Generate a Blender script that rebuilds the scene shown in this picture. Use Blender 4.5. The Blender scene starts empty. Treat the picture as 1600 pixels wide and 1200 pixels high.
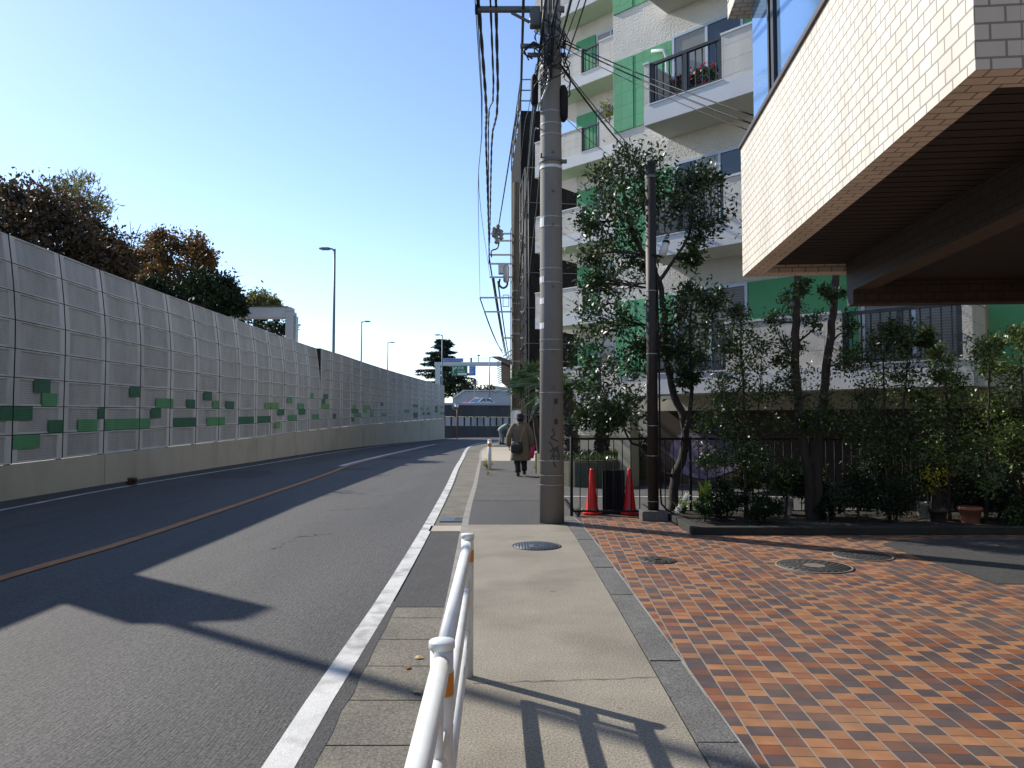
import bpy, math, random
import numpy as np
from mathutils import Vector, Matrix

# ------------------------------------------------------------------ camera, world, sun, exposure
SC = bpy.context.scene
COL = SC.collection
F_PX, EYE, PITCH = 1150.0, 1.55, math.atan(56 / 1150.0)
SUN_DIR = Vector((-0.811, 0.585, 0.685)).normalized()          # towards the sun: ahead and to the left
SUN_EL = math.asin(SUN_DIR.z)
SUN_AZ = math.atan2(SUN_DIR.x, SUN_DIR.y)

cam_d = bpy.data.cameras.new('camera')
cam_d.sensor_width = 36.0
cam_d.lens = 36.0 * F_PX / 1600.0
cam_d.clip_start = 0.05
cam_d.clip_end = 5000
cam = bpy.data.objects.new('camera', cam_d)
COL.objects.link(cam)
cam.location = (0, 0, EYE)
cam.rotation_euler = (math.pi / 2 + PITCH, 0, 0)
SC.camera = cam

world = bpy.data.worlds.new('World')
SC.world = world
world.use_nodes = True
wn = world.node_tree
bg = wn.nodes['Background']
sky = wn.nodes.new('ShaderNodeTexSky')
sky.sky_type = 'NISHITA'
sky.sun_disc = False
sky.sun_elevation = SUN_EL
sky.sun_rotation = SUN_AZ
sky.altitude = 0
sky.air_density = 1.0
sky.dust_density = 0.15
sky.ozone_density = 1.9
tint = wn.nodes.new('ShaderNodeMix')
tint.data_type = 'RGBA'
tint.blend_type = 'MULTIPLY'
tint.inputs[0].default_value = 1.0
tint.inputs[7].default_value = (0.97, 0.975, 1.05, 1.0)
wn.links.new(sky.outputs[0], tint.inputs[6])
wn.links.new(tint.outputs[2], bg.inputs[0])
bg.inputs[1].default_value = 0.135

sun_d = bpy.data.lights.new('sun', 'SUN')
sun_d.energy = 4.1
sun_d.angle = math.radians(0.5)
sun_d.color = (1.0, 0.93, 0.82)
sun = bpy.data.objects.new('sun', sun_d)
COL.objects.link(sun)
sun.rotation_euler = SUN_DIR.to_track_quat('Z', 'Y').to_euler()

SC.view_settings.view_transform = 'Standard'
SC.view_settings.look = 'None'
SC.view_settings.exposure = 0.63
SC.view_settings.gamma = 1.0
SC.render.engine = 'CYCLES'
SC.cycles.max_bounces = 6
SC.cycles.transparent_max_bounces = 8

# ------------------------------------------------------------------ helpers
R = math.radians
ROAD_Z = -0.10


def ray(px, py):
    X, U = (px - 800) / F_PX, (600 - py) / F_PX
    c, s = math.cos(PITCH), math.sin(PITCH)
    return Vector((X, c - U * s, s + U * c))


def G(px, py, z=0.0):
    """the ground point (height z) that stands at this place of the photograph"""
    r = ray(px, py)
    t = (z - EYE) / r.z
    return Vector((r.x * t, r.y * t, z))


def AT(px, py, d):
    """the point at distance d ahead of the camera"""
    r = ray(px, py)
    t = d / r.y
    return Vector((r.x * t, d, EYE + r.z * t))


def catmull(pts, n=8):
    pts = [Vector(p) for p in pts]
    if len(pts) < 3:
        return pts
    P = [pts[0] * 2 - pts[1]] + pts + [pts[-1] * 2 - pts[-2]]
    out = []
    for i in range(1, len(P) - 2):
        a, b, c, d = P[i - 1], P[i], P[i + 1], P[i + 2]
        for k in range(n):
            t = k / n
            out.append(0.5 * ((2 * b) + (c - a) * t + (2 * a - 5 * b + 4 * c - d) * t * t + (3 * b - a - 3 * c + d) * t ** 3))
    out.append(pts[-1])
    return out


def resample(pts, step):
    out = [Vector(pts[0])]
    acc = 0.0
    for a, b in zip(pts[:-1], pts[1:]):
        L = (b - a).length
        while acc + L >= step:
            t = (step - acc) / L
            a = a.lerp(b, t)
            out.append(a.copy())
            L = (b - a).length
            acc = 0.0
        acc += L
    return out


class MB:
    """collects shapes; build() links them as ONE mesh object"""

    def __init__(s):
        s.v, s.f, s.m, s.sm = [], [], [], []

    def face(s, pts, mi=0, smooth=False):
        n = len(s.v)
        s.v += [tuple(p) for p in pts]
        s.f.append(tuple(range(n, n + len(pts))))
        s.m.append(mi)
        s.sm.append(smooth)

    def box(s, c, size, mi=0, rot=None):
        hx, hy, hz = size[0] / 2, size[1] / 2, size[2] / 2
        c = Vector(c)
        P = [Vector((x, y, z)) for x in (-hx, hx) for y in (-hy, hy) for z in (-hz, hz)]
        if rot is not None:
            P = [rot @ p for p in P]
        n = len(s.v)
        s.v += [tuple(p + c) for p in P]
        for q in ((0, 1, 3, 2), (4, 6, 7, 5), (0, 4, 5, 1), (2, 3, 7, 6), (0, 2, 6, 4), (1, 5, 7, 3)):
            s.f.append(tuple(n + i for i in q))
            s.m.append(mi)
            s.sm.append(False)
        return s

    def bx(s, x0, x1, y0, y1, z0, z1, mi=0):
        return s.box(((x0 + x1) / 2, (y0 + y1) / 2, (z0 + z1) / 2), (x1 - x0, y1 - y0, z1 - z0), mi)

    def bar(s, a, b, w, h, mi=0):
        a, b = Vector(a), Vector(b)
        d = b - a
        if d.length < 1e-6:
            return s
        return s.box((a + b) / 2, (d.length, w, h), mi, d.to_track_quat('X', 'Z').to_matrix())

    def tube(s, pts, r, seg=8, mi=0, cap=True, smooth=True):
        pts = [Vector(p) for p in pts]
        rs = r if isinstance(r, (list, tuple)) else [r] * len(pts)
        n0 = len(s.v)
        up = None
        for i, p in enumerate(pts):
            t = (pts[min(i + 1, len(pts) - 1)] - pts[max(i - 1, 0)])
            t = t.normalized() if t.length > 1e-9 else Vector((0, 0, 1))
            if up is None:
                up = Vector((0, 0, 1)) if abs(t.z) < 0.9 else Vector((1, 0, 0))
            a = t.cross(up)
            if a.length < 1e-6:
                a = t.cross(Vector((0, 1, 0.3)))
            a.normalize()
            b = a.cross(t).normalized()
            up = b
            for k in range(seg):
                th = 2 * math.pi * k / seg
                s.v.append(tuple(p + (a * math.cos(th) + b * math.sin(th)) * rs[i]))
        for i in range(len(pts) - 1):
            for k in range(seg):
                k2 = (k + 1) % seg
                s.f.append((n0 + i * seg + k, n0 + i * seg + k2, n0 + (i + 1) * seg + k2, n0 + (i + 1) * seg + k))
                s.m.append(mi)
                s.sm.append(smooth)
        if cap:
            s.f.append(tuple(n0 + k for k in range(seg))[::-1])
            s.f.append(tuple(n0 + (len(pts) - 1) * seg + k for k in range(seg)))
            s.m += [mi, mi]
            s.sm += [False, False]
        return s

    def lathe(s, prof, c=(0, 0, 0), seg=20, mi=0, sx=1.0, sy=1.0, smooth=True, cap=True):
        n0 = len(s.v)
        for (r, z) in prof:
            for k in range(seg):
                th = 2 * math.pi * k / seg
                s.v.append((c[0] + r * sx * math.cos(th), c[1] + r * sy * math.sin(th), c[2] + z))
        for i in range(len(prof) - 1):
            for k in range(seg):
                k2 = (k + 1) % seg
                s.f.append((n0 + i * seg + k, n0 + i * seg + k2, n0 + (i + 1) * seg + k2, n0 + (i + 1) * seg + k))
                s.m.append(mi)
                s.sm.append(smooth)
        if cap:
            s.f.append(tuple(n0 + k for k in range(seg))[::-1])
            s.f.append(tuple(n0 + (len(prof) - 1) * seg + k for k in range(seg)))
            s.m += [mi, mi]
            s.sm += [False, False]
        return s

    def loft(s, rings, mi=0, cap=True, smooth=True):
        n0 = len(s.v)
        seg = len(rings[0])
        for rg in rings:
            s.v += [tuple(p) for p in rg]
        for i in range(len(rings) - 1):
            for k in range(seg):
                k2 = (k + 1) % seg
                s.f.append((n0 + i * seg + k, n0 + i * seg + k2, n0 + (i + 1) * seg + k2, n0 + (i + 1) * seg + k))
                s.m.append(mi)
                s.sm.append(smooth)
        if cap:
            s.f.append(tuple(n0 + k for k in range(seg))[::-1])
            s.f.append(tuple(n0 + (len(rings) - 1) * seg + k for k in range(seg)))
            s.m += [mi, mi]
            s.sm += [False, False]
        return s

    def prism(s, poly, z0, z1, mi=0):
        n0 = len(s.v)
        n = len(poly)
        ar = sum(poly[i][0] * poly[(i + 1) % n][1] - poly[(i + 1) % n][0] * poly[i][1] for i in range(n))
        if ar < 0:
            poly = poly[::-1]
        s.v += [(p[0], p[1], z0) for p in poly] + [(p[0], p[1], z1) for p in poly]
        s.f.append(tuple(range(n0, n0 + n))[::-1])
        s.f.append(tuple(range(n0 + n, n0 + 2 * n)))
        for i in range(n):
            j = (i + 1) % n
            s.f.append((n0 + i, n0 + j, n0 + n + j, n0 + n + i))
        s.m += [mi] * (n + 2)
        s.sm += [False] * (n + 2)
        return s

    def strip(s, A, B, z=None, mi=0):
        """a sheet between two polylines of equal length"""
        n0 = len(s.v)
        for a, b in zip(A, B):
            s.v.append((a[0], a[1], a[2] if z is None else z))
            s.v.append((b[0], b[1], b[2] if z is None else z))
        for i in range(len(A) - 1):
            k = n0 + 2 * i
            s.f.append((k, k + 1, k + 3, k + 2))
            s.m.append(mi)
            s.sm.append(False)
        return s

    def ball(s, c, r, mi=0, seg=12, rings=8):
        rx, ry, rz = r if isinstance(r, (tuple, list)) else (r, r, r)
        prof = []
        n0 = len(s.v)
        for i in range(rings + 1):
            ph = math.pi * (i / rings) - math.pi / 2
            cr, cz = max(math.cos(ph), 0.001), math.sin(ph)
            for k in range(seg):
                th = 2 * math.pi * k / seg
                s.v.append((c[0] + rx * cr * math.cos(th), c[1] + ry * cr * math.sin(th), c[2] + rz * cz))
        for i in range(rings):
            for k in range(seg):
                k2 = (k + 1) % seg
                s.f.append((n0 + i * seg + k, n0 + i * seg + k2, n0 + (i + 1) * seg + k2, n0 + (i + 1) * seg + k))
                s.m.append(mi)
                s.sm.append(True)
        return s

    def build(s, name, mats, parent=None, world=False, bevel=0.0, fix=False):
        me = bpy.data.meshes.new(name)
        v = s.v
        if world and parent is not None:
            o_ = root_loc(parent)
            v = [(x - o_[0], y - o_[1], z - o_[2]) for x, y, z in v]
        me.from_pydata(v, [], s.f)
        mats = mats if isinstance(mats, (list, tuple)) else [mats]
        for m_ in mats:
            me.materials.append(m_)
        me.polygons.foreach_set('material_index', s.m)
        me.polygons.foreach_set('use_smooth', s.sm)
        me.update()
        if fix:
            import bmesh
            bm = bmesh.new()
            bm.from_mesh(me)
            bmesh.ops.recalc_face_normals(bm, faces=bm.faces)
            bm.to_mesh(me)
            bm.free()
        box_uv(me)
        o = bpy.data.objects.new(name, me)
        COL.objects.link(o)
        if parent is not None:
            o.parent = parent
        if bevel > 0:
            b = o.modifiers.new('bevel', 'BEVEL')
            b.width = bevel
            b.segments = 2
            b.limit_method = 'ANGLE'
            b.angle_limit = R(40)
        return o


def root_loc(o):
    p = Vector((0, 0, 0))
    while o is not None:
        p = p + o.location
        o = o.parent
    return p


def box_uv(me):
    """UV in metres, projected along each face's main axis"""
    n = len(me.polygons)
    if n == 0:
        return
    uv = me.uv_layers.new(name='UVMap')
    co = np.empty(len(me.vertices) * 3, np.float32)
    me.vertices.foreach_get('co', co)
    co = co.reshape(-1, 3)
    li = np.empty(len(me.loops), np.int32)
    me.loops.foreach_get('vertex_index', li)
    nor = np.empty(n * 3, np.float32)
    me.polygons.foreach_get('normal', nor)
    nor = np.abs(nor.reshape(-1, 3))
    tot = np.empty(n, np.int32)
    me.polygons.foreach_get('loop_total', tot)
    ax = np.repeat(np.argmax(nor, axis=1), tot)
    c = co[li]
    U = np.where(ax == 0, c[:, 1], c[:, 0])
    V = np.where(ax == 2, c[:, 1], c[:, 2])
    uv.data.foreach_set('uv', np.stack([U, V], 1).astype(np.float32).ravel())


def tag(o, label=None, cat=None, group=None, kind=None):
    if label:
        o['label'] = label
    if cat:
        o['category'] = cat
    if group:
        o['group'] = group
    if kind:
        o['kind'] = kind
    return o


def thing(name, label, cat, loc=(0, 0, 0), rotz=0.0, group=None):
    o = bpy.data.objects.new(name, None)
    o.empty_display_size = 0.2
    COL.objects.link(o)
    o.location = loc
    o.rotation_euler = (0, 0, rotz)
    return tag(o, label, cat, group)


def dup(root, loc, rotz=None, label=None):
    def cp(o, parent):
        c = o.copy()
        COL.objects.link(c)
        if parent is not None:
            c.parent = parent
        for ch in [q for q in SC.objects if q.parent == o]:
            cp(ch, c)
        return c
    r_ = cp(root, None)
    r_.location = loc
    if rotz is not None:
        r_.rotation_euler = (0, 0, rotz)
    if label:
        r_['label'] = label
    return r_


# ------------------------------------------------------------------ materials
def lin(c):
    return (c[0], c[1], c[2], 1.0)


def NT(name):
    m_ = bpy.data.materials.new(name)
    m_.use_nodes = True
    nt = m_.node_tree
    b = nt.nodes['Principled BSDF']
    return m_, nt, b


def mat(name, c1, c2=None, scale=3.0, rough=0.8, bump=0.0, bscale=60.0, metal=0.0, speck=0.0, sscale=200.0,
        stretch=(1, 1, 1), spec=0.5, dirt=None, dscale=0.7, damt=0.5, coat=0.0, dist=0.01, spots=0.0):
    m_, nt, b = NT(name)
    L = nt.links.new
    N = nt.nodes.new
    tc = N('ShaderNodeTexCoord')
    mp = N('ShaderNodeMapping')
    mp.inputs['Scale'].default_value = stretch
    L(tc.outputs['Object'], mp.inputs[0])
    col = None
    if c2 is None:
        c2 = tuple(x * 0.85 for x in c1)
    n1 = N('ShaderNodeTexNoise')
    n1.inputs['Scale'].default_value = scale
    n1.inputs['Detail'].default_value = 6
    n1.inputs['Roughness'].default_value = 0.65
    L(mp.outputs[0], n1.inputs[0])
    cr = N('ShaderNodeValToRGB')
    cr.color_ramp.elements[0].position = 0.32
    cr.color_ramp.elements[0].color = lin(c2)
    cr.color_ramp.elements[1].position = 0.68
    cr.color_ramp.elements[1].color = lin(c1)
    L(n1.outputs[0], cr.inputs[0])
    col = cr.outputs[0]
    if dirt is not None:
        n3 = N('ShaderNodeTexNoise')
        n3.inputs['Scale'].default_value = dscale
        n3.inputs['Detail'].default_value = 8
        L(mp.outputs[0], n3.inputs[0])
        r3 = N('ShaderNodeMapRange')
        r3.inputs[1].default_value = 0.48
        r3.inputs[2].default_value = 0.7
        r3.inputs[4].default_value = damt
        L(n3.outputs[0], r3.inputs[0])
        mx = N('ShaderNodeMix')
        mx.data_type = 'RGBA'
        L(r3.outputs[0], mx.inputs[0])
        L(col, mx.inputs[6])
        mx.inputs[7].default_value = lin(dirt)
        col = mx.outputs[2]
    if spots > 0:
        # gum and drip marks
        vo = N('ShaderNodeTexVoronoi')
        vo.inputs['Scale'].default_value = 2.3
        L(tc.outputs['Object'], vo.inputs['Vector'])
        sp_ = N('ShaderNodeSeparateColor')
        L(vo.outputs['Color'], sp_.inputs[0])
        rs = N('ShaderNodeMath')
        rs.operation = 'MULTIPLY'
        L(sp_.outputs[0], rs.inputs[0])
        rs.inputs[1].default_value = 0.085
        lt = N('ShaderNodeMath')
        lt.operation = 'LESS_THAN'
        L(vo.outputs['Distance'], lt.inputs[0])
        L(rs.outputs[0], lt.inputs[1])
        gt = N('ShaderNodeMath')
        gt.operation = 'MULTIPLY'
        L(lt.outputs[0], gt.inputs[0])
        gt.inputs[1].default_value = spots
        ms = N('ShaderNodeMix')
        ms.data_type = 'RGBA'
        L(gt.outputs[0], ms.inputs[0])
        L(col, ms.inputs[6])
        ms.inputs[7].default_value = (0.05, 0.045, 0.04, 1)
        col = ms.outputs[2]
    if speck > 0:
        n2 = N('ShaderNodeTexNoise')
        n2.inputs['Scale'].default_value = sscale
        n2.inputs['Detail'].default_value = 2
        L(tc.outputs['Object'], n2.inputs[0])
        r2 = N('ShaderNodeMapRange')
        r2.inputs[1].default_value = 0.3
        r2.inputs[2].default_value = 0.7
        r2.inputs[3].default_value = 1 - speck
        r2.inputs[4].default_value = 1 + speck
        L(n2.outputs[0], r2.inputs[0])
        mu = N('ShaderNodeMix')
        mu.data_type = 'RGBA'
        mu.blend_type = 'MULTIPLY'
        mu.inputs[0].default_value = 1.0
        L(col, mu.inputs[6])
        L(r2.outputs[0], mu.inputs[7])
        col = mu.outputs[2]
    L(col, b.inputs['Base Color'])
    b.inputs['Roughness'].default_value = rough
    b.inputs['Metallic'].default_value = metal
    b.inputs['Specular IOR Level'].default_value = spec
    if coat:
        b.inputs['Coat Weight'].default_value = coat
    if bump > 0:
        nb = N('ShaderNodeTexNoise')
        nb.inputs['Scale'].default_value = bscale
        nb.inputs['Detail'].default_value = 4
        L(mp.outputs[0], nb.inputs[0])
        bp = N('ShaderNodeBump')
        bp.inputs['Strength'].default_value = bump
        bp.inputs['Distance'].default_value = dist
        L(nb.outputs[0], bp.inputs['Height'])
        L(bp.outputs[0], b.inputs['Normal'])
    return m_


def brick_mat(name, c1, c2, mortar, bw, bh, ms, rough=0.6, offset=0.5, stucco=0.0, sscale=30, bump=0.6, noise=None, spec=0.4, bias=0.0):
    m_, nt, b = NT(name)
    L = nt.links.new
    N = nt.nodes.new
    tc = N('ShaderNodeTexCoord')
    br = N('ShaderNodeTexBrick')
    br.offset = offset
    br.inputs['Color1'].default_value = lin(c1)
    br.inputs['Color2'].default_value = lin(c2)
    br.inputs['Mortar'].default_value = lin(mortar)
    br.inputs['Scale'].default_value = 1.0
    br.inputs['Mortar Size'].default_value = ms
    br.inputs['Mortar Smooth'].default_value = 0.1
    br.inputs['Bias'].default_value = bias
    br.inputs['Brick Width'].default_value = bw
    br.inputs['Row Height'].default_value = bh
    L(tc.outputs['UV'], br.inputs['Vector'])
    n1 = N('ShaderNodeTexNoise')
    n1.inputs['Scale'].default_value = 2.6
    n1.inputs['Detail'].default_value = 8
    mp = N('ShaderNodeMapping')
    mp.inputs['Scale'].default_value = (1, 1, 0.25)
    L(tc.outputs['Object'], mp.inputs[0])
    L(mp.outputs[0], n1.inputs[0])
    mr = N('ShaderNodeMapRange')
    mr.inputs[1].default_value = 0.3
    mr.inputs[2].default_value = 0.75
    mr.inputs[3].default_value = 0.80
    mr.inputs[4].default_value = 1.06
    L(n1.outputs[0], mr.inputs[0])
    mu = N('ShaderNodeMix')
    mu.data_type = 'RGBA'
    mu.blend_type = 'MULTIPLY'
    mu.inputs[0].default_value = 1.0
    L(br.outputs['Color'], mu.inputs[6])
    L(mr.outputs[0], mu.inputs[7])
    L(mu.outputs[2], b.inputs['Base Color'])
    b.inputs['Roughness'].default_value = rough
    b.inputs['Specular IOR Level'].default_value = spec
    bp = N('ShaderNodeBump')
    bp.inputs['Strength'].default_value = bump
    bp.inputs['Distance'].default_value = 0.006
    bp.invert = True
    L(br.outputs['Fac'], bp.inputs['Height'])
    last = bp
    if stucco > 0:
        nb = N('ShaderNodeTexNoise')
        nb.inputs['Scale'].default_value = sscale
        nb.inputs['Detail'].default_value = 3
        L(tc.outputs['Object'], nb.inputs[0])
        b2 = N('ShaderNodeBump')
        b2.inputs['Strength'].default_value = stucco
        b2.inputs['Distance'].default_value = 0.02
        L(nb.outputs[0], b2.inputs['Height'])
        L(bp.outputs[0], b2.inputs['Normal'])
        last = b2
    L(last.outputs[0], b.inputs['Normal'])
    return m_


def paver_mat(name):
    m_, nt, b = NT(name)
    L = nt.links.new
    N = nt.nodes.new

    def ma(op, a, b_=None, c_=None):
        n = N('ShaderNodeMath')
        n.operation = op
        for i, q in enumerate((a, b_, c_)):
            if q is None:
                continue
            if isinstance(q, (int, float)):
                n.inputs[i].default_value = q
            else:
                L(q, n.inputs[i])
        return n.outputs[0]
    tc = N('ShaderNodeTexCoord')
    mp = N('ShaderNodeMapping')
    mp.inputs['Rotation'].default_value = (0, 0, R(3.0))
    L(tc.outputs['Object'], mp.inputs[0])
    sp = N('ShaderNodeSeparateXYZ')
    L(mp.outputs[0], sp.inputs[0])
    u = ma('DIVIDE', sp.outputs[0], 0.122)
    v0 = ma('DIVIDE', sp.outputs[1], 0.106)
    iu = ma('FLOOR', u)
    fu = ma('FRACT', u)
    v = ma('ADD', v0, ma('MULTIPLY', iu, 0.07))
    iv = ma('FLOOR', v)
    fv = ma('FRACT', v)
    cx = N('ShaderNodeCombineXYZ')
    L(iu, cx.inputs[0])
    L(iv, cx.inputs[1])
    w1 = N('ShaderNodeTexWhiteNoise')
    w1.noise_dimensions = '2D'
    L(cx.outputs[0], w1.inputs[0])
    seq = ma('FRACT', ma('ADD', ma('ADD', ma('MULTIPLY', iv, 0.365), ma('MULTIPLY', iu, 0.53)), ma('MULTIPLY', w1.outputs[0], 0.42)))
    cr = N('ShaderNodeValToRGB')
    cr.color_ramp.interpolation = 'CONSTANT'
    E = cr.color_ramp.elements
    E[0].position = 0.0
    E[0].color = (0.305, 0.142, 0.063, 1)
    E[1].position = 0.34
    E[1].color = (0.083, 0.058, 0.057, 1)
    e = E.new(0.66)
    e.color = (0.215, 0.078, 0.036, 1)
    e = E.new(0.86)
    e.color = (0.14, 0.066, 0.045, 1)
    L(seq, cr.inputs[0])
    # every tile a little different, flashed and scuffed
    n1 = N('ShaderNodeTexNoise')
    n1.inputs['Scale'].default_value = 7
    n1.inputs['Detail'].default_value = 6
    L(tc.outputs['Object'], n1.inputs[0])
    mr = N('ShaderNodeMapRange')
    mr.inputs[1].default_value = 0.3
    mr.inputs[2].default_value = 0.7
    mr.inputs[3].default_value = 0.78
    mr.inputs[4].default_value = 1.15
    L(n1.outputs[0], mr.inputs[0])
    w2 = ma('ADD', ma('MULTIPLY', w1.outputs[0], 0.22), 0.89)
    mu = N('ShaderNodeMix')
    mu.data_type = 'RGBA'
    mu.blend_type = 'MULTIPLY'
    mu.inputs[0].default_value = 1
    L(cr.outputs[0], mu.inputs[6])
    L(ma('MULTIPLY', mr.outputs[0], w2), mu.inputs[7])
    # joints: pale along the strips, thin dark across them
    ju = ma('GREATER_THAN', ma('ABSOLUTE', ma('SUBTRACT', fu, 0.5)), 0.465)
    jv = ma('GREATER_THAN', ma('ABSOLUTE', ma('SUBTRACT', fv, 0.5)), 0.462)
    m2 = N('ShaderNodeMix')
    m2.data_type = 'RGBA'
    L(jv, m2.inputs[0])
    L(mu.outputs[2], m2.inputs[6])
    m2.inputs[7].default_value = (0.07, 0.042, 0.034, 1)
    m3 = N('ShaderNodeMix')
    m3.data_type = 'RGBA'
    L(ju, m3.inputs[0])
    L(m2.outputs[2], m3.inputs[6])
    m3.inputs[7].default_value = (0.26, 0.225, 0.185, 1)
    # dust patches
    n4 = N('ShaderNodeTexNoise')
    n4.inputs['Scale'].default_value = 0.8
    n4.inputs['Detail'].default_value = 7
    L(tc.outputs['Object'], n4.inputs[0])
    r4 = N('ShaderNodeMapRange')
    r4.inputs[1].default_value = 0.45
    r4.inputs[2].default_value = 0.8
    r4.inputs[4].default_value = 0.25
    L(n4.outputs[0], r4.inputs[0])
    m4 = N('ShaderNodeMix')
    m4.data_type = 'RGBA'
    L(r4.outputs[0], m4.inputs[0])
    L(m3.outputs[2], m4.inputs[6])
    m4.inputs[7].default_value = (0.24, 0.2, 0.16, 1)
    L(m4.outputs[2], b.inputs['Base Color'])
    b.inputs['Roughness'].default_value = 0.62
    bp = N('ShaderNodeBump')
    bp.invert = True
    bp.inputs['Strength'].default_value = 0.5
    bp.inputs['Distance'].default_value = 0.004
    L(ma('ADD', ma('MAXIMUM', ju, jv), ma('MULTIPLY', w1.outputs[0], 0.35)), bp.inputs['Height'])
    L(bp.outputs[0], b.inputs['Normal'])
    return m_


def louver_mat(name, c1, c2, period=0.045, rough=0.6):
    """a metal panel face pierced by fine horizontal slots"""
    m_, nt, b = NT(name)
    L = nt.links.new
    N = nt.nodes.new
    tc = N('ShaderNodeTexCoord')
    sp = N('ShaderNodeSeparateXYZ')
    L(tc.outputs['Object'], sp.inputs[0])
    mu = N('ShaderNodeMath')
    mu.operation = 'DIVIDE'
    L(sp.outputs[2], mu.inputs[0])
    mu.inputs[1].default_value = period
    fr = N('ShaderNodeMath')
    fr.operation = 'FRACT'
    L(mu.outputs[0], fr.inputs[0])
    cr = N('ShaderNodeValToRGB')
    cr.color_ramp.elements[0].position = 0.30
    cr.color_ramp.elements[0].color = lin(c2)
    cr.color_ramp.elements[1].position = 0.42
    cr.color_ramp.elements[1].color = lin(c1)
    L(fr.outputs[0], cr.inputs[0])
    n1 = N('ShaderNodeTexNoise')
    n1.inputs['Scale'].default_value = 1.7
    n1.inputs['Detail'].default_value = 8
    n1.inputs['Roughness'].default_value = 0.72
    mp = N('ShaderNodeMapping')
    mp.inputs['Scale'].default_value = (1, 1, 0.3)
    L(tc.outputs['Object'], mp.inputs[0])
    L(mp.outputs[0], n1.inputs[0])
    mr = N('ShaderNodeMapRange')
    mr.inputs[1].default_value = 0.3
    mr.inputs[2].default_value = 0.7
    mr.inputs[3].default_value = 0.68
    mr.inputs[4].default_value = 1.12
    L(n1.outputs[0], mr.inputs[0])
    mx = N('ShaderNodeMix')
    mx.data_type = 'RGBA'
    mx.blend_type = 'MULTIPLY'
    mx.inputs[0].default_value = 1
    L(cr.outputs[0], mx.inputs[6])
    L(mr.outputs[0], mx.inputs[7])
    L(mx.outputs[2], b.inputs['Base Color'])
    b.inputs['Roughness'].default_value = rough
    bp = N('ShaderNodeBump')
    bp.inputs['Strength'].default_value = 0.4
    bp.inputs['Distance'].default_value = 0.01
    L(cr.outputs[0], bp.inputs['Height'])
    L(bp.outputs[0], b.inputs['Normal'])
    return m_


def leaf_mat(name, cols, rough=0.4, trans=0.25, tcol=None, spec=0.5):
    """every leaf takes one of several greens; some light passes through"""
    m_, nt, b = NT(name)
    L = nt.links.new
    N = nt.nodes.new
    g = N('ShaderNodeNewGeometry')
    cr = N('ShaderNodeValToRGB')
    E = cr.color_ramp.elements
    n = len(cols)
    E[0].position = 0
    E[0].color = lin(cols[0])
    E[1].position = 1
    E[1].color = lin(cols[-1])
    for i in range(1, n - 1):
        e = E.new(i / (n - 1))
        e.color = lin(cols[i])
    L(g.outputs['Random Per Island'], cr.inputs[0])
    L(cr.outputs[0], b.inputs['Base Color'])
    b.inputs['Roughness'].default_value = rough
    b.inputs['Specular IOR Level'].default_value = spec
    if trans > 0:
        t = N('ShaderNodeBsdfTranslucent')
        hs = N('ShaderNodeHueSaturation')
        hs.inputs['Value'].default_value = 1.6
        hs.inputs['Saturation'].default_value = 1.1
        L(cr.outputs[0], hs.inputs['Color'])
        L(hs.outputs[0], t.inputs[0])
        mx = N('ShaderNodeMixShader')
        mx.inputs[0].default_value = trans
        L(b.outputs[0], mx.inputs[1])
        L(t.outputs[0], mx.inputs[2])
        L(mx.outputs[0], nt.nodes['Material Output'].inputs[0])
    return m_


def glass_mat(name, col=(0.02, 0.03, 0.04), rough=0.03, spec=0.9):
    m_, nt, b = NT(name)
    N = nt.nodes.new
    n = N('ShaderNodeTexNoise')
    n.inputs['Scale'].default_value = 0.9
    bp = N('ShaderNodeBump')
    bp.inputs['Strength'].default_value = 0.03
    bp.inputs['Distance'].default_value = 0.1
    nt.links.new(n.outputs[0], bp.inputs['Height'])
    nt.links.new(bp.outputs[0], b.inputs['Normal'])
    b.inputs['Base Color'].default_value = lin(col)
    b.inputs['Roughness'].default_value = rough
    b.inputs['Specular IOR Level'].default_value = spec
    b.inputs['IOR'].default_value = 1.5
    return m_


M = {}
M['asphalt'] = mat('asphalt', (0.066, 0.064, 0.063), (0.049, 0.048, 0.047), 1.6, 0.82, 0.8, 70, speck=0.75, sscale=75, dirt=(0.036, 0.036, 0.037), dscale=1.1, damt=0.65, dist=0.008, stretch=(1, 0.12, 1))
M['asphalt_worn'] = mat('asphalt_worn', (0.095, 0.092, 0.088), (0.07, 0.068, 0.066), 2, 0.9, 0.9, 60, speck=0.8, sscale=60, dist=0.015)
M['asphalt_dark'] = mat('asphalt_dark', (0.05, 0.049, 0.049), (0.038, 0.037, 0.038), 2, 0.85, 0.7, 70, speck=0.6, sscale=80)
M['concrete_walk'] = mat('concrete_walk', (0.272, 0.245, 0.195), (0.213, 0.19, 0.153), 1.3, 0.88, 0.45, 80, speck=0.38, sscale=85, dirt=(0.14, 0.122, 0.096), dscale=1.1, damt=0.65, spots=0.45)
M['concrete_light'] = mat('concrete_light', (0.42, 0.37, 0.3), (0.36, 0.32, 0.26), 1.5, 0.9, 0.2, 90, speck=0.12)
M['gutter'] = mat('gutter', (0.18, 0.162, 0.128), (0.125, 0.113, 0.09), 1.6, 0.9, 0.5, 70, speck=0.45, sscale=80, dirt=(0.09, 0.085, 0.075), dscale=1.4, damt=0.6)
M['kerbstone'] = mat('kerbstone', (0.135, 0.133, 0.126), (0.09, 0.09, 0.087), 2.5, 0.9, 0.5, 70, speck=0.45, sscale=80)
M['kerb_shaded'] = mat('kerb_shaded', (0.035, 0.035, 0.03), (0.02, 0.022, 0.017), 2.5, 0.95, 0.5, 50, speck=0.3, sscale=80)  # bed kerb: the shade on its front is put into the colour
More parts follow.
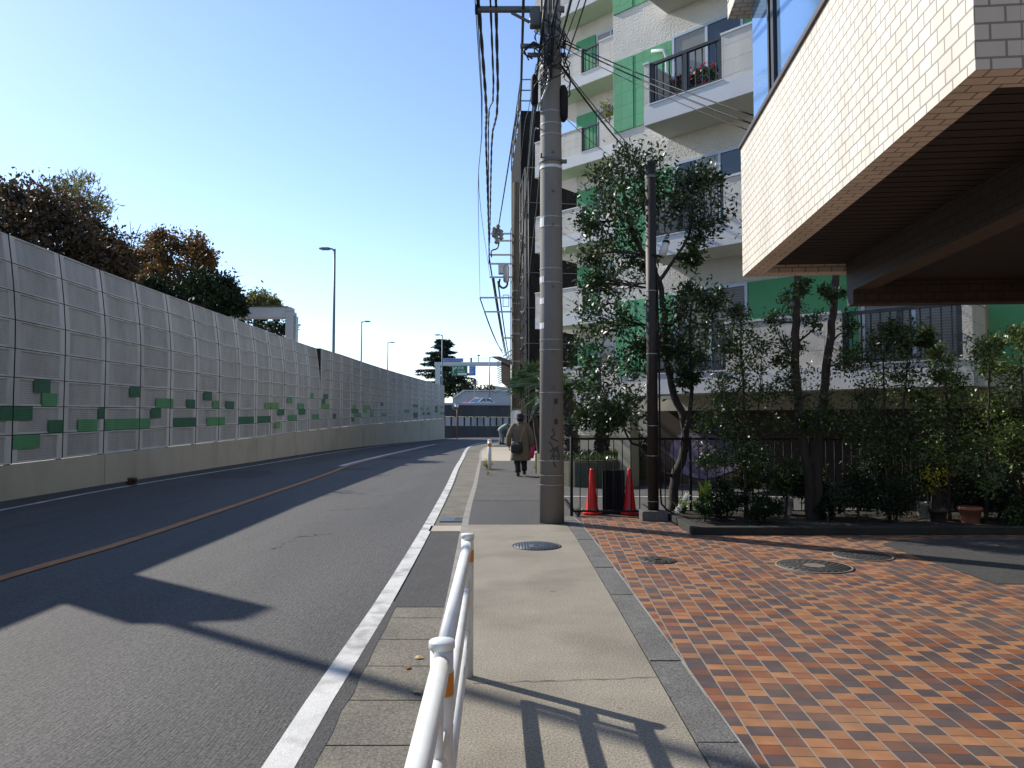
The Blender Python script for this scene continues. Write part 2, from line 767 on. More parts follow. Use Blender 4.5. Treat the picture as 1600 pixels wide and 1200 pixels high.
M['kerb_light'] = mat('kerb_light', (0.3, 0.285, 0.26), (0.22, 0.21, 0.19), 2.5, 0.9, 0.4, 90, speck=0.25)
M['joint_dark'] = mat('joint_dark', (0.05, 0.046, 0.04), None, 5, 0.95)
M['line_white'] = mat('line_white', (0.62, 0.62, 0.60), (0.5, 0.5, 0.48), 3, 0.75, 0.4, 130, speck=0.15, sscale=120, dirt=(0.17, 0.165, 0.16), dscale=4.5, damt=0.75)
M['line_orange'] = mat('line_orange', (0.42, 0.17, 0.045), (0.34, 0.14, 0.04), 3, 0.75, 0.4, 130, speck=0.15, sscale=120, dirt=(0.12, 0.075, 0.05), dscale=5, damt=0.5)
M['paver'] = paver_mat('paver')
M['soil'] = mat('soil', (0.045, 0.034, 0.024), (0.025, 0.02, 0.015), 8, 0.95, 0.8, 40, dist=0.03)
M['ground'] = mat('ground', (0.11, 0.105, 0.095), (0.08, 0.077, 0.07), 0.3, 0.95, 0.3, 20)
M['pole_concrete'] = mat('pole_concrete', (0.225, 0.21, 0.19), (0.17, 0.16, 0.145), 2.0, 0.75, 0.15, 60, speck=0.1, sscale=120, dirt=(0.14, 0.13, 0.115), dscale=1.2, damt=0.5, stretch=(1, 1, 0.3))
M['white_paint'] = mat('white_paint', (0.74, 0.76, 0.75), (0.69, 0.71, 0.70), 4, 0.38, 0.05, 30, dirt=(0.42, 0.39, 0.34), dscale=5, damt=0.4)
M['black_metal'] = mat('black_metal', (0.018, 0.018, 0.02), (0.012, 0.012, 0.014), 5, 0.7, 0.1, 60, spec=0.2)
M['dark_brown'] = mat('dark_brown', (0.026, 0.020, 0.016), (0.018, 0.014, 0.012), 3, 0.6, 0.15, 40)
M['steel'] = mat('steel', (0.38, 0.39, 0.40), (0.3, 0.31, 0.32), 4, 0.45, 0.1, 50, metal=0.5)
M['grey_metal'] = mat('grey_metal', (0.13, 0.135, 0.14), (0.10, 0.105, 0.11), 4, 0.5, 0.1, 50)
M['cable'] = mat('cable', (0.012, 0.012, 0.013), None, 4, 0.55)
M['orange_sticker'] = mat('orange_sticker', (0.62, 0.24, 0.03), None, 5, 0.45)
M['white_sticker'] = mat('white_sticker', (0.7, 0.7, 0.68), None, 9, 0.5)
M['bark'] = mat('bark', (0.05, 0.04, 0.032), (0.025, 0.02, 0.017), 6, 0.9, 0.8, 25, stretch=(1, 1, 0.25), dist=0.02)
M['twig'] = mat('twig', (0.04, 0.032, 0.025), None, 6, 0.9)
# ------------------------------------------------------------------ the setting: ground, road, kerbs, pavement, paving


def struct(name, mb, m_, **k):
    return tag(mb.build(name, m_, **k), kind='structure')


def gline(px, z=ROAD_Z, back=True, tail=(), n=8):
    """a line on the ground, read off at these places, carried on behind the camera and round the far bend"""
    P = [G(x, y, z) for x, y in px]
    if back:
        d = (P[0] - P[1]).normalized()
        d = Vector((0.02 * d.x, -1, 0)) if abs(d.y) < 0.2 else d / abs(d.y)
        P = [P[0] + d * 14] + [P[0] + d * 5] + P
    P += [Vector((x, y, z)) for x, y in tail]
    return catmull(P, n)


def offset(P, w):
    """shift a ground line sideways (to its right for w > 0)"""
    out = []
    for i, p in enumerate(P):
        t = P[min(i + 1, len(P) - 1)] - P[max(i - 1, 0)]
        n = Vector((t.y, -t.x, 0)).normalized()
        out.append(p + n * w)
    return out


def lift(P, z):
    return [Vector((p.x, p.y, z)) for p in P]


mb = MB()
mb.face([(-1500, -600, -0.16), (1500, -600, -0.16), (1500, 2500, -0.16), (-1500, 2500, -0.16)])
struct('ground', mb, M['ground'])

TAIL = ((2.5, 64.0), (9, 67), (22, 69.5))
white_r = gline([(436, 1200), (519.5, 1065), (603, 937), (669.5, 822), (701, 761), (720, 720.5), (741, 695)], tail=((0.0, 60.0), (3, 63.4), (9, 66), (22, 68.5)))
orange = gline([(0, 905), (125, 868), (250, 830), (500, 745), (560, 723.5), (650, 702), (697, 693)], tail=((-1.6, 62), (2.4, 66), (9, 69), (22, 71.5)))
white_l = gline([(0, 798), (200, 760), (400, 727.5), (545, 704), (640, 692)], tail=((-5.0, 65), (0.5, 69.5), (9, 72.5), (22, 75)))
asph_r = gline([(480, 1200), (549, 1075), (621, 936), (680, 820), (709, 761), (725, 720), (744, 694.5)], tail=((0.6, 60.0), (3.4, 63), (9, 65.5), (22, 68)))
kerb_f = gline([(640, 1200), (672, 1062), (700, 930), (725, 808), (739, 761), (748, 724), (757, 702)], tail=((0.1, 54.0), (1.6, 60), (9, 64.5), (22, 67)))
wall_line = [Vector((-10.35, -14, ROAD_Z)), Vector((-10.35, 0, ROAD_Z))] + [G(x, y, ROAD_Z) for x, y in ((0, 783.5), (183, 754), (350, 728.5), (500, 706), (600, 694.5), (697, 685.5))]
wall_path = catmull(wall_line, 10)

# the carriageway: one sheet from the foot of the noise barrier to the gutter
NR = 60


def by_n(P, n):
    L = [0]
    for a, b in zip(P[:-1], P[1:]):
        L.append(L[-1] + (b - a).length)
    out, j = [], 0
    for k in range(n + 1):
        s_ = L[-1] * k / n
        while j < len(L) - 2 and L[j + 1] < s_:
            j += 1
        t = (s_ - L[j]) / max(L[j + 1] - L[j], 1e-9)
        out.append(P[j].lerp(P[j + 1], min(max(t, 0), 1)))
    return out


road_left = wall_path + [Vector((-4.6, 68, ROAD_Z)), Vector((0, 72.0, ROAD_Z)), Vector((9, 75, ROAD_Z)), Vector((22, 77.5, ROAD_Z))]
mb = MB()
mb.strip(by_n(road_left, NR), by_n(asph_r, NR), z=ROAD_Z)
struct('road', mb, M['asphalt'])

# older darker resurfacing strip beside the barrier, patches and cracks in the road
mb = MB()
mb.strip(by_n([p + Vector((0.02, 0, 0)) for p in wall_path], 60), by_n([p + Vector((0.75, 0, 0)) for p in wall_path], 60), z=ROAD_Z + 0.003)
struct('road_margin_strip', mb, M['asphalt_dark'])
mb = MB()
for (px, py, w, h, rz) in ((375, 741, 1.9, 3.2, 0.1), (545, 733, 1.5, 1.5, 0), (615, 715, 1.6, 2.4, 0)):
    c = G(px, py, ROAD_Z + 0.004)
    pts = []
    rr = random.Random(int(px))
    for k in range(14):
        th = 2 * math.pi * k / 14
        q = 0.5 * (0.9 + 0.2 * rr.random())
        pts.append((c.x + w * q * math.cos(th), c.y + h * q * math.sin(th), c.z))
    mb.face(pts)
struct('road_patch', mb, M['asphalt_dark'])
mb = MB()
rr = random.Random(5)
for (px, py, px2, py2) in ((418, 862, 470, 838), (470, 838, 520, 834), (515, 797, 575, 794), (590, 775, 660, 768), (640, 742, 690, 741)):
    a, b = G(px, py, ROAD_Z + 0.004), G(px2, py2, ROAD_Z + 0.004)
    P = []
    for k in range(16):
        p = a.lerp(b, k / 15)
        P.append(p + Vector((rr.uniform(-0.05, 0.05), rr.uniform(-0.08, 0.08), 0)))
    wd = [0.004 + 0.014 * rr.random() for _ in P]
    mb.strip([p + Vector((0, w_, 0)) for p, w_ in zip(P, wd)], [p - Vector((0, w_, 0)) for p, w_ in zip(P, wd)])
struct('road_crack', mb, M['joint_dark'])

# painted lines
for nm, P, w, m_ in (('white_edge_line_right', white_r, 0.078, 'line_white'), ('orange_centre_line', orange, 0.085, 'line_orange'), ('white_edge_line_left', white_l, 0.06, 'line_white')):
    mb = MB()
    Q = by_n(P, 90)
    mb.strip(offset(Q, -w), offset(Q, w), z=ROAD_Z + 0.011)
    struct(nm, mb, M[m_])
# second, white stripe painted along the centre line further on
Q = [p for p in by_n(orange, 160) if 26 < p.y < 50]
mb = MB()
mb.strip(offset(Q, -0.36), offset(Q, -0.14), z=ROAD_Z + 0.005)
struct('white_centre_stripe', mb, M['line_white'])

# gutter between asphalt and kerb: concrete slabs, with an asphalt patch in the middle
A, B = by_n(asph_r, 200), by_n(kerb_f, 200)


def cut(P, y0, y1, n=24):
    """the stretch of a ground line between two distances"""
    def at(y):
        for a, b in zip(P[:-1], P[1:]):
            if a.y <= y <= b.y:
                return a.lerp(b, (y - a.y) / max(b.y - a.y, 1e-9))
        return P[0].copy() if y < P[0].y else P[-1].copy()
    return [at(y0 + (y1 - y0) * k / n) for k in range(n + 1)]


def slab_run(y0, y1, L, name, m_, gap=0.012):
    mb = MB()
    y = y0
    while y < y1:
        e = min(y + L, y1)
        a, b = cut(asph_r, y + gap, e, 3), cut(kerb_f, y + gap, e, 3)
        mb.strip(a, b, z=ROAD_Z + 0.006)
        y = e
    return struct(name, mb, m_)


mb = MB()
mb.strip(by_n(asph_r, 120), by_n(kerb_f, 120), z=ROAD_Z + 0.001)
struct('gutter_bed', mb, M['joint_dark'])
slab_run(-10, 6.55, 0.6, 'gutter_slabs_near', M['gutter'])
slab_run(10.9, 52, 0.62, 'gutter_slabs_far', M['gutter'])
mb = MB()
mb.strip(cut(asph_r, 6.56, 10.88, 12), cut(kerb_f, 6.56, 10.88, 12), z=ROAD_Z + 0.008)
struct('gutter_asphalt_patch', mb, M['asphalt_dark'])
mb = MB()
mb.strip(offset(cut(asph_r, -10, 6.75, 60), -0.06), [p + Vector((0.012 + 0.03 * rr.random(), 0, 0)) for p in cut(asph_r, -10, 6.75, 60)], z=ROAD_Z + 0.0085)
struct('asphalt_seam', mb, M['asphalt_dark'])
mb = MB()
a, b = cut(asph_r, 10.95, 11.5, 3), cut(kerb_f, 10.95, 11.5, 3)
mb.strip([p + Vector((-0.05, 0, 0)) for p in a], b, z=ROAD_Z + 0.011)
struct('gutter_pale_slab', mb, M['concrete_light'])

# the kerb: low concrete blocks with joints
mb = MB()
y = -12.0
while y < 54:
    e = min(y + 0.6, 54)
    a = cut(kerb_f, y + 0.006, e - 0.006, 2)
    b = offset(a, 0.11)
    for i in range(len(a) - 1):
        mb.face([lift([a[i]], ROAD_Z)[0], lift([a[i + 1]], ROAD_Z)[0], lift([offset(a, 0.012)[i + 1]], 0.0)[0], lift([offset(a, 0.012)[i]], 0.0)[0]])
        mb.face([lift([offset(a, 0.012)[i]], 0.0)[0], lift([offset(a, 0.012)[i + 1]], 0.0)[0], lift([b[i + 1]], 0.0)[0], lift([b[i]], 0.0)[0]])
    y = e
struct('kerb', mb, M['kerb_light'])

# pavement: sheets of concrete and asphalt one after another, all at kerb height
walk_l = offset(kerb_f, 0.11)
edge_r = catmull([Vector((0.90, -14, 0)), Vector((0.90, 0, 0)), Vector((0.88, 3.3, 0)), Vector((0.87, 6.4, 0)), Vector((0.83, 10.6, 0)), Vector((0.75, 13, 0)), Vector((0.95, 17, 0)), Vector((0.72, 20, 0)), Vector((1.2, 26, 0)), Vector((1.6, 34, 0)), Vector((2.3, 44, 0)), Vector((3.4, 54, 0)), Vector((5.5, 60, 0)), Vector((22, 64.5, 0))], 8)


def walk(name, y0, y1, m_, z=0.0):
    mb = MB()
    mb.strip(cut(walk_l, y0, y1, 24), cut(edge_r, y0, y1, 24), z=z)
    return struct(name, mb, M[m_])


mb = MB()
mb.strip(cut(walk_l, -13, 58, 60), cut(edge_r, -13, 58, 60), z=-0.012)
struct('pavement_bed', mb, M['joint_dark'])
walk('pavement_concrete', -13, 11.0, 'concrete_walk')
walk('pavement_asphalt_smooth', 11.02, 14.2, 'asphalt')
walk('pavement_asphalt_rough', 14.21, 24.5, 'asphalt_worn', 0.003)
walk('pavement_asphalt_fine', 24.51, 28.0, 'asphalt_worn')
walk('pavement_concrete_far', 28.02, 42.0, 'concrete_light')
walk('pavement_asphalt_far', 42.02, 58.0, 'asphalt')

# flush kerbstones between the pavement and the paved forecourt
mb = MB()
y = -12.0
rr = random.Random(3)
while y < 11.9:
    e = y + 0.6
    w0, w1 = 0.003 * rr.random(), 0.006 * rr.random()
    a = cut(edge_r, max(y, -12.9), min(e, 11.98), 2)
    b = [p + Vector((0.205, 0, 0)) for p in a]
    a = [p + Vector((0.008 + w0, 0, 0)) for p in a]
    q = [a[0] + Vector((0, 0.006, 0)), b[0] + Vector((0, 0.006, 0)), b[-1] - Vector((0, 0.006, 0)), a[-1] - Vector((0, 0.006, 0))]
    z = 0.004 + w1
    mb.face([Vector((p.x, p.y, z)) for p in q])
    for i in range(4):
        p, p2 = q[i], q[(i + 1) % 4]
        mb.face([Vector((p.x, p.y, z)), Vector((p.x, p.y, -0.03)), Vector((p2.x, p2.y, -0.03)), Vector((p2.x, p2.y, z))])
    y = e
struct('flush_kerbstones', mb, M['kerbstone'], fix=True)

# paved forecourt, its concrete bed line, the asphalt yard behind the railing
mb = MB()
fe = cut(edge_r, -12, 11.9, 40)
mb.strip([p + Vector((0.21, 0, 0)) for p in fe], [Vector((16, p.y, 0)) for p in fe], z=0.0)
struct('paving', mb, M['paver'])
mb = MB()
mb.strip([p + Vector((0.19, 0, 0)) for p in fe], [p + Vector((0.225, 0, 0)) for p in fe], z=0.0035)
struct('mortar_line', mb, M['kerb_light'])
mb = MB()
P = [G(x, y, 0.005) for x, y in ((1378, 850), (1440, 872), (1500, 893), (1556, 912), (1640, 913))]
mb.face([P[0], P[1], P[2], P[3], P[4], Vector((14, P[4].y, 0.005)), Vector((14, 9.6, 0.005)), Vector((P[0].x + 0.4, 9.6, 0.005))][::-1])
struct('asphalt_apron', mb, M['asphalt_dark'], fix=True)
mb = MB()
yl = cut(edge_r, 11.92, 30, 30)
mb.strip([Vector((p.x + 0.02, p.y, 0)) for p in yl], [Vector((24, p.y, 0)) for p in yl], z=-0.004)
struct('yard_asphalt', mb, M['asphalt_worn'])
mb = MB()
a, b = G(1000, 777, 0.003), G(880, 776, 0.003)
mb.strip([a + Vector((6, 0, 0)), b], [a + Vector((6, 0.1, 0)), b + Vector((0, 0.1, 0))], z=0.003)
struct('yard_parking_line', mb, M['line_white'])
# the planting bed with its low kerb along the forecourt
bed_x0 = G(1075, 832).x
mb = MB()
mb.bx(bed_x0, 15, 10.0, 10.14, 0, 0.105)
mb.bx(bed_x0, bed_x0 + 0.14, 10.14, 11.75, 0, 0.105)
struct('bed_kerb', mb, M['kerb_shaded'], bevel=0.012)
mb = MB()
n = 26
rr = random.Random(8)
rows = [[Vector((bed_x0 + 0.14 + (15 - bed_x0) * i / 60, 10.14 + 1.75 * j / 8, 0.06 + 0.05 * rr.random())) for i in range(61)] for j in range(9)]
for j in range(8):
    mb.strip(rows[j + 1], rows[j])
struct('bed_soil', mb, M['soil'])
# ------------------------------------------------------------------ noise barrier on the left
M['panel_frame'] = mat('panel_frame', (0.58, 0.56, 0.53), (0.50, 0.485, 0.46), 1.5, 0.55, 0, dirt=(0.27, 0.25, 0.22), dscale=1.6, damt=0.55, stretch=(1, 1, 0.22))
M['panel_louver'] = louver_mat('panel_louver', (0.44, 0.425, 0.40), (0.34, 0.328, 0.308), 0.05)
M['green_dark'] = louver_mat('green_dark', (0.035, 0.16, 0.075), (0.02, 0.085, 0.045), 0.042)
M['green_mid'] = louver_mat('green_mid', (0.10, 0.33, 0.13), (0.06, 0.2, 0.085), 0.042)
M['green_lime'] = louver_mat('green_lime', (0.16, 0.38, 0.10), (0.1, 0.24, 0.07), 0.042)
M['wall_base'] = mat('wall_base', (0.50, 0.46, 0.37), (0.40, 0.37, 0.295), 1.0, 0.85, 0.2, 40, dirt=(0.12, 0.11, 0.09), dscale=1.0, damt=0.4, stretch=(1, 1, 0.45), speck=0.08)
M['post_dark'] = mat('post_dark', (0.02, 0.02, 0.02), None, 4, 0.9)

barrier = thing('noise_barrier', 'long grey louvred noise barrier with scattered green squares on a concrete base beside the road', 'noise barrier', (0, 0, 0))
BAY = 1.75
path = resample(wall_path, 0.05)
seg_ = []
acc = 0
# bays start so that one joint stands where the photograph shows the first joint
start = min(range(len(path)), key=lambda i: (path[i] - G(16, 781, ROAD_Z)).length)
step_n = round(BAY / 0.05)
i0 = start - step_n * (start // step_n)
joints = [path[i] for i in range(i0, len(path), step_n)]
first_seen = start // step_n
LEAN_END = min(range(len(joints)), key=lambda i: abs(joints[i].y - G(498, 706.3, ROAD_Z).y))


def wall_top(y):
    if y < 42:
        return 5.44 - max(0, y - 14.8) * 0.008
    return 5.22 - (y - 42) * 0.033


def base_top(y):
    if y < 29:
        return 0.61 + (max(y, 8) - 14.85) * 0.0155
    return 0.83 + (y - 29) * 0.024


# tiles: (bay, half row from the bottom, start, end, shade)
tiles = {}


def T(bay, h, a, b, sh):
    tiles.setdefault(bay, []).append((h, a, b, sh))


for t_ in ((-1, 3, .4, 1, 1), (0, 5, .37, .70, 1), (0, 4, .53, .85, 2), (0, 3, 0, .36, 1), (0, 2, .68, 1, 1), (0, 1, 0, .52, 2),
           (1, 3, .84, 1, 1), (1, 2, .33, .82, 2), (2, 5, .68, 1, 1), (2, 2, 0, 1, 2), (3, 2, 0, .33, 2), (3, 3, .35, .68, 1), (3, 4, .5, 1, 2),
           (4, 4, 0, .1, 2), (4, 4, .6, .95, 1), (4, 2, .12, 1, 1), (5, 5, .3, .66, 1), (5, 4, .7, 1, 2), (5, 2, .45, 1, 2), (6, 2, 0, .3, 2), (6, 4, .32, .75, 1),
           (7, 2, 0, .9, 1), (8, 4, .6, 1, 3), (9, 4, 0, .6, 3), (9, 3, .5, 1, 1), (8, 2, .1, 1, 1), (9, 1, .3, .7, 3), (10, 5, .2, .6, 2), (10, 2, .3, 1, 2), (11, 4, 0, .6, 2), (11, 3, .1, .7, 1),
           (12, 2, .3, .9, 2), (13, 6, .3, .7, 1), (12, 6, .1, .4, 2)):
    T(*t_)
rr = random.Random(21)
for bay in range(13, 46):
    for h, p in ((1, .12), (2, .55), (3, .4), (4, .5), (5, .3), (6, .07)):
        if rr.random() < p:
            a = rr.choice((0, .15, .3, .5))
            b = min(1, a + rr.choice((.3, .35, .5, .7)))
            T(bay, h, a, b, rr.choice((1, 1, 2, 2, 3)))

# concrete base, in cast lengths with a narrow joint
mb = MB()
k = 0
while k < len(joints) - 1:
    e = min(k + 6, len(joints) - 1)
    for i in range(k, e):
        a, b = joints[i], joints[i + 1]
        t = (b - a).normalized()
        n_ = Vector((t.y, -t.x, 0))
        a2 = a + t * 0.02 if i == k else a
        z0 = ROAD_Z - 0.05
        z1, z2 = base_top(a.y), base_top(b.y)
        f0, f1 = a2 + n_ * 0.04, b + n_ * 0.04
        b0, b1 = a2 - n_ * 0.5, b - n_ * 0.5
        g = lambda p, z: Vector((p.x, p.y, z))
        mb.face([g(f0, z0), g(f1, z0), g(f1, z2), g(f0, z1)])
        mb.face([g(f0, z1), g(f1, z2), g(b1, z2), g(b0, z1)])
        mb.face([g(b0, z0), g(b0, z1), g(b1, z2), g(b1, z0)])
        if i == k:
            mb.face([g(f0, z0), g(f0, z1), g(b0, z1), g(b0, z0)])
        if i == e - 1:
            mb.face([g(f1, z0), g(b1, z0), g(b1, z2), g(f1, z2)])
    k = e
mb.build('concrete_base', M['wall_base'], barrier, fix=False)

ROWS = 8
for i in range(len(joints) - 1):
    a, b = joints[i], joints[i + 1]
    t = (b - a)
    L = t.length
    t.normalize()
    n_ = Vector((t.y, -t.x, 0))          # towards the road
    lean = i < LEAN_END
    top = wall_top((a.y + b.y) / 2)
    BASE_H = base_top((a.y + b.y) / 2)
    zs = [BASE_H + 0.012 + (top - BASE_H) * r_ / ROWS for r_ in range(ROWS + 1)]

    def back(z):
        if not lean:
            return 0.0
        q = max(0.0, (z - BASE_H) / (top - BASE_H) - 0.55) / 0.45
        return 0.22 * q ** 1.6

    def pt(u, z, out=0.0):
        p = a + t * (u * L) + n_ * (out - back(z))
        lo, hi = base_top(p.y), wall_top(p.y)
        return Vector((p.x, p.y, lo + (z - BASE_H) / (top - BASE_H) * (hi - lo)))
    mb = MB()
    g = 0.02 / L
    for r_ in range(ROWS):
        z0, z1 = zs[r_] + 0.008, zs[r_ + 1] - 0.008
        q = (pt(g, z0), pt(1 - g, z0), pt(1 - g, z1), pt(g, z1))
        u0, u1, y0, y1 = 0.105, 0.895, z0 + 0.03, z1 - 0.03
        w = (pt(u0, y0), pt(u1, y0), pt(u1, y1), pt(u0, y1))
        win = (pt(u0 + .005, y0 + .01, -0.025), pt(u1 - .005, y0 + .01, -0.025), pt(u1 - .005, y1 - .01, -0.025), pt(u0 + .005, y1 - .01, -0.025))
        for s_ in range(4):
            s2 = (s_ + 1) % 4
            mb.face([q[s_], q[s2], w[s2], w[s_]], 0)
            mb.face([w[s_], w[s2], win[s2], win[s_]], 0)
        mb.face(win, 1)
        zb = (pt(g, zs[r_], -.12), pt(1 - g, zs[r_], -.12), pt(1 - g, zs[r_ + 1], -.12), pt(g, zs[r_ + 1], -.12))
        mb.face(zb[::-1], 0)
        for s_ in range(4):
            s2 = (s_ + 1) % 4
            mb.face([q[s2], q[s_], zb[s_], zb[s2]], 5)
        for (h, ta, tb, sh) in tiles.get(i - first_seen, ()):
            if h // 2 != r_:
                continue
            y0, y1 = (z0, (z0 + z1) / 2) if h % 2 == 0 else ((z0 + z1) / 2, z1)
            ta, tb = max(ta, g), min(tb, 1 - g)
            f = [pt(ta, y0, .006), pt(tb, y0, .006), pt(tb, y1, .006), pt(ta, y1, .006)]
            mb.face(f, 1 + sh)
    mb.build('panel_bay', [M['panel_frame'], M['panel_louver'], M['green_dark'], M['green_mid'], M['green_lime'], M['post_dark']], barrier)
mb = MB()
for i, a in enumerate(joints):
    t = (joints[min(i + 1, len(joints) - 1)] - joints[max(i - 1, 0)]).normalized()
    n_ = Vector((t.y, -t.x, 0))
    top = wall_top(a.y)
    BASE_H = base_top(a.y)
    lean = i <= LEAN_END
    mb = MB()
    pts = []
    for z in (BASE_H, BASE_H + .55 * (top - BASE_H), BASE_H + .8 * (top - BASE_H), top):
        q = max(0.0, (z - BASE_H) / (top - BASE_H) - 0.55) / 0.45
        bk = 0.22 * q ** 1.6 if lean else 0
        p = a - n_ * (0.095 + bk)
        pts.append(Vector((p.x, p.y, z)))
    for p, p2 in zip(pts[:-1], pts[1:]):
        mb.bar(p, p2, 0.09, 0.09)
    mb.build('support_post', M['post_dark'], barrier)

# dark filler where the leaning bays meet the upright ones
a = joints[LEAN_END]
t = (joints[LEAN_END + 1] - a).normalized()
n_ = Vector((t.y, -t.x, 0))
lo, hi = base_top(a.y), wall_top(a.y)
mb = MB()
prof = [(a - n_ * 0.22 * (max(0, q - .55) / .45) ** 1.6, lo + (hi - lo) * q) for q in (.5, .6, .7, .8, .9, 1.0)]
for (p, z), (p2, z2) in zip(prof[:-1], prof[1:]):
    f = [Vector((p.x, p.y, z)) - n_ * .12, Vector((a.x, a.y, z)) - n_ * .005, Vector((a.x, a.y, z2)) - n_ * .005, Vector((p2.x, p2.y, z2)) - n_ * .12]
    mb.face([q - t * .045 for q in f])
    mb.face([q + t * .005 for q in f][::-1])
mb.build('filler_plate', M['post_dark'], barrier)

# dirt and weeds at the foot of the barrier are part of its strip
sgn = thing('no_parking_sign', 'round blue and red no parking sign on a thin pole against the noise barrier', 'road sign', G(592, 693.5, ROAD_Z))
M['sign_red'] = mat('sign_red', (0.55, 0.03, 0.04), None, 5, 0.4)
M['sign_blue'] = mat('sign_blue', (0.03, 0.09, 0.42), None, 5, 0.4)


def no_parking(parent, z, r):
    mb = MB()
    mb.tube([(0, 0, 0), (0, 0, z + r)], 0.03, 8)
    mb.build('pole', M['steel'], parent)
    mb = MB()
    ring = lambda rad, y: [Vector((rad * math.cos(2 * math.pi * k / 24), y, z + rad * math.sin(2 * math.pi * k / 24))) for k in range(24)]
    mb.loft([ring(r, -0.02), ring(r, -0.05)])
    o = mb.build('sign_disc', M['sign_red'], parent, fix=True)
    mb = MB()
    mb.loft([ring(r * .76, -0.052), ring(r * .76, -0.056)])
    mb.build('blue_field', M['sign_blue'], o, fix=True)
    mb = MB()
    d = r * .72
    mb.bar((-d * .7, -0.06, z + d * .7), (d * .7, -0.06, z - d * .7), 0.008, r * .22)
    mb.build('red_slash', M['sign_red'], o)


no_parking(sgn, AT(592, 634, sgn.location.y).z - ROAD_Z, 0.30)
# ------------------------------------------------------------------ the apartment block with the green panels
M['stucco'] = mat('stucco', (0.68, 0.65, 0.58), (0.62, 0.59, 0.53), 2.2, 0.9, 0.8, 22, dist=0.035, dirt=(0.44, 0.43, 0.41), dscale=0.8, damt=0.35)
M['block'] = brick_mat('block', (0.66, 0.63, 0.57), (0.62, 0.59, 0.535), (0.44, 0.42, 0.38), 0.62, 0.31, 0.006, 0.9, 0.0, stucco=0.4, sscale=45)
M['green_block'] = brick_mat('green_block', (0.125, 0.42, 0.21), (0.11, 0.39, 0.19), (0.07, 0.26, 0.13), 0.62, 0.31, 0.006, 0.75, 0.0, stucco=0.55, sscale=40)
M['green_flat'] = mat('green_flat', (0.085, 0.33, 0.15), (0.075, 0.295, 0.135), 2, 0.7, 0.15, 40)
M['soffit'] = mat('soffit', (0.52, 0.50, 0.43), (0.47, 0.455, 0.39), 1.2, 0.9, 0.2, 40)
M['soffit_green'] = mat('soffit_green', (0.42, 0.52, 0.36), (0.38, 0.47, 0.33), 1.2, 0.9, 0.2, 40)
M['cream'] = mat('cream', (0.46, 0.42, 0.31), (0.41, 0.375, 0.28), 1.5, 0.9, 0.2, 40)
M['alu'] = mat('alu', (0.50, 0.56, 0.62), (0.44, 0.5, 0.56), 3, 0.4, 0, metal=0.2)
M['pane_cream'] = mat('pane_cream', (0.30, 0.27, 0.215), (0.26, 0.235, 0.19), 1.4, 0.12, 0, stretch=(6, 6, 0.4), spec=0.8)
M['pane_dark'] = glass_mat('pane_dark', (0.035, 0.042, 0.05))
M['shutter'] = louver_mat('shutter', (0.25, 0.245, 0.235), (0.15, 0.148, 0.14), 0.05)
M['rail_dark'] = mat('rail_dark', (0.016, 0.02, 0.03), (0.012, 0.015, 0.02), 5, 0.4)
M['mural_purple'] = mat('mural_purple', (0.25, 0.20, 0.32), (0.20, 0.16, 0.27), 3, 0.85)
M['mural_brown'] = mat('mural_brown', (0.085, 0.06, 0.045), (0.055, 0.04, 0.032), 1, 0.85)
M['mural_teal'] = mat('mural_teal', (0.06, 0.2, 0.24), None, 3, 0.85)
M['mural_red'] = mat('mural_red', (0.3, 0.08, 0.05), None, 3, 0.85)
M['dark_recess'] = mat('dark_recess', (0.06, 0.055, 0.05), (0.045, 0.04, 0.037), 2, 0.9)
M['white_trim'] = mat('white_trim', (0.66, 0.67, 0.68), (0.6, 0.61, 0.62), 2, 0.85, 0.5, 60)

AP_ROT = -math.atan2(0.684, 0.729)
apt = thing('apartment_building', 'white apartment block with bright green wall panels, stepped balconies and dark railings', 'apartment building', (2.85, 15.6, 0), AP_ROT)
ZB = [2.08 + 2.9 * k for k in range(6)]
HT = ZB[5] + 2.9

# bodies
mb = MB()
mb.bx(-1.5, 13.0, 1.0, 13.0, 2.1, HT)
mb.build('wall', M['stucco'], apt)
mb = MB()
mb.bx(-8.5, -1.55, 8.5, 17.0, 0.0, HT + 0.4)
mb.build('wall', M['stucco'], apt)
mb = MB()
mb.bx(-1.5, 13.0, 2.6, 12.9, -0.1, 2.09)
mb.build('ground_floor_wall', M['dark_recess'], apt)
mb = MB()
mb.bx(-1.8, 13.3, 0.7, 13.3, HT, HT + 0.3)
mb.bx(-9.8, -1.81, 7.4, 17.3, HT + 0.4, HT + 0.7)
mb.build('roof', M['stucco'], apt)
# ground floor: beam, columns, painted wall
mb = MB()
mb.bx(-1.5, 13, 1.02, 1.3, 1.75, 2.085)
mb.build('beam', M['cream'], apt)
for x in (-1.3, 10.0):
    mb = MB()
    mb.bx(x - 0.17, x + 0.17, 1.05, 1.4, -0.02, 1.75)
    mb.build('column', M['cream'], apt)
mb = MB()
mb.bx(-1.48, 12.9, 2.5, 2.585, 0, 1.9)
mu_ = mb.build('painted_wall', M['mural_brown'], apt)
mb = MB()
rr = random.Random(4)
for (x0, z0, w, h, mi) in ((-.9, .1, 1.7, 1.2, 0), ):
    P = []
    for k in range(16):
        th = 2 * math.pi * k / 16
        q = 0.85 + 0.3 * rr.random()
        P.append((x0 + w / 2 + w / 2 * q * math.cos(th), 2.494, z0 + h / 2 + h / 2 * q * math.sin(th)))
    mb = MB()
    mb.face(P)
    mb.build('painted_shape', M[('mural_purple', 'mural_teal', 'mural_red')[mi]], mu_)


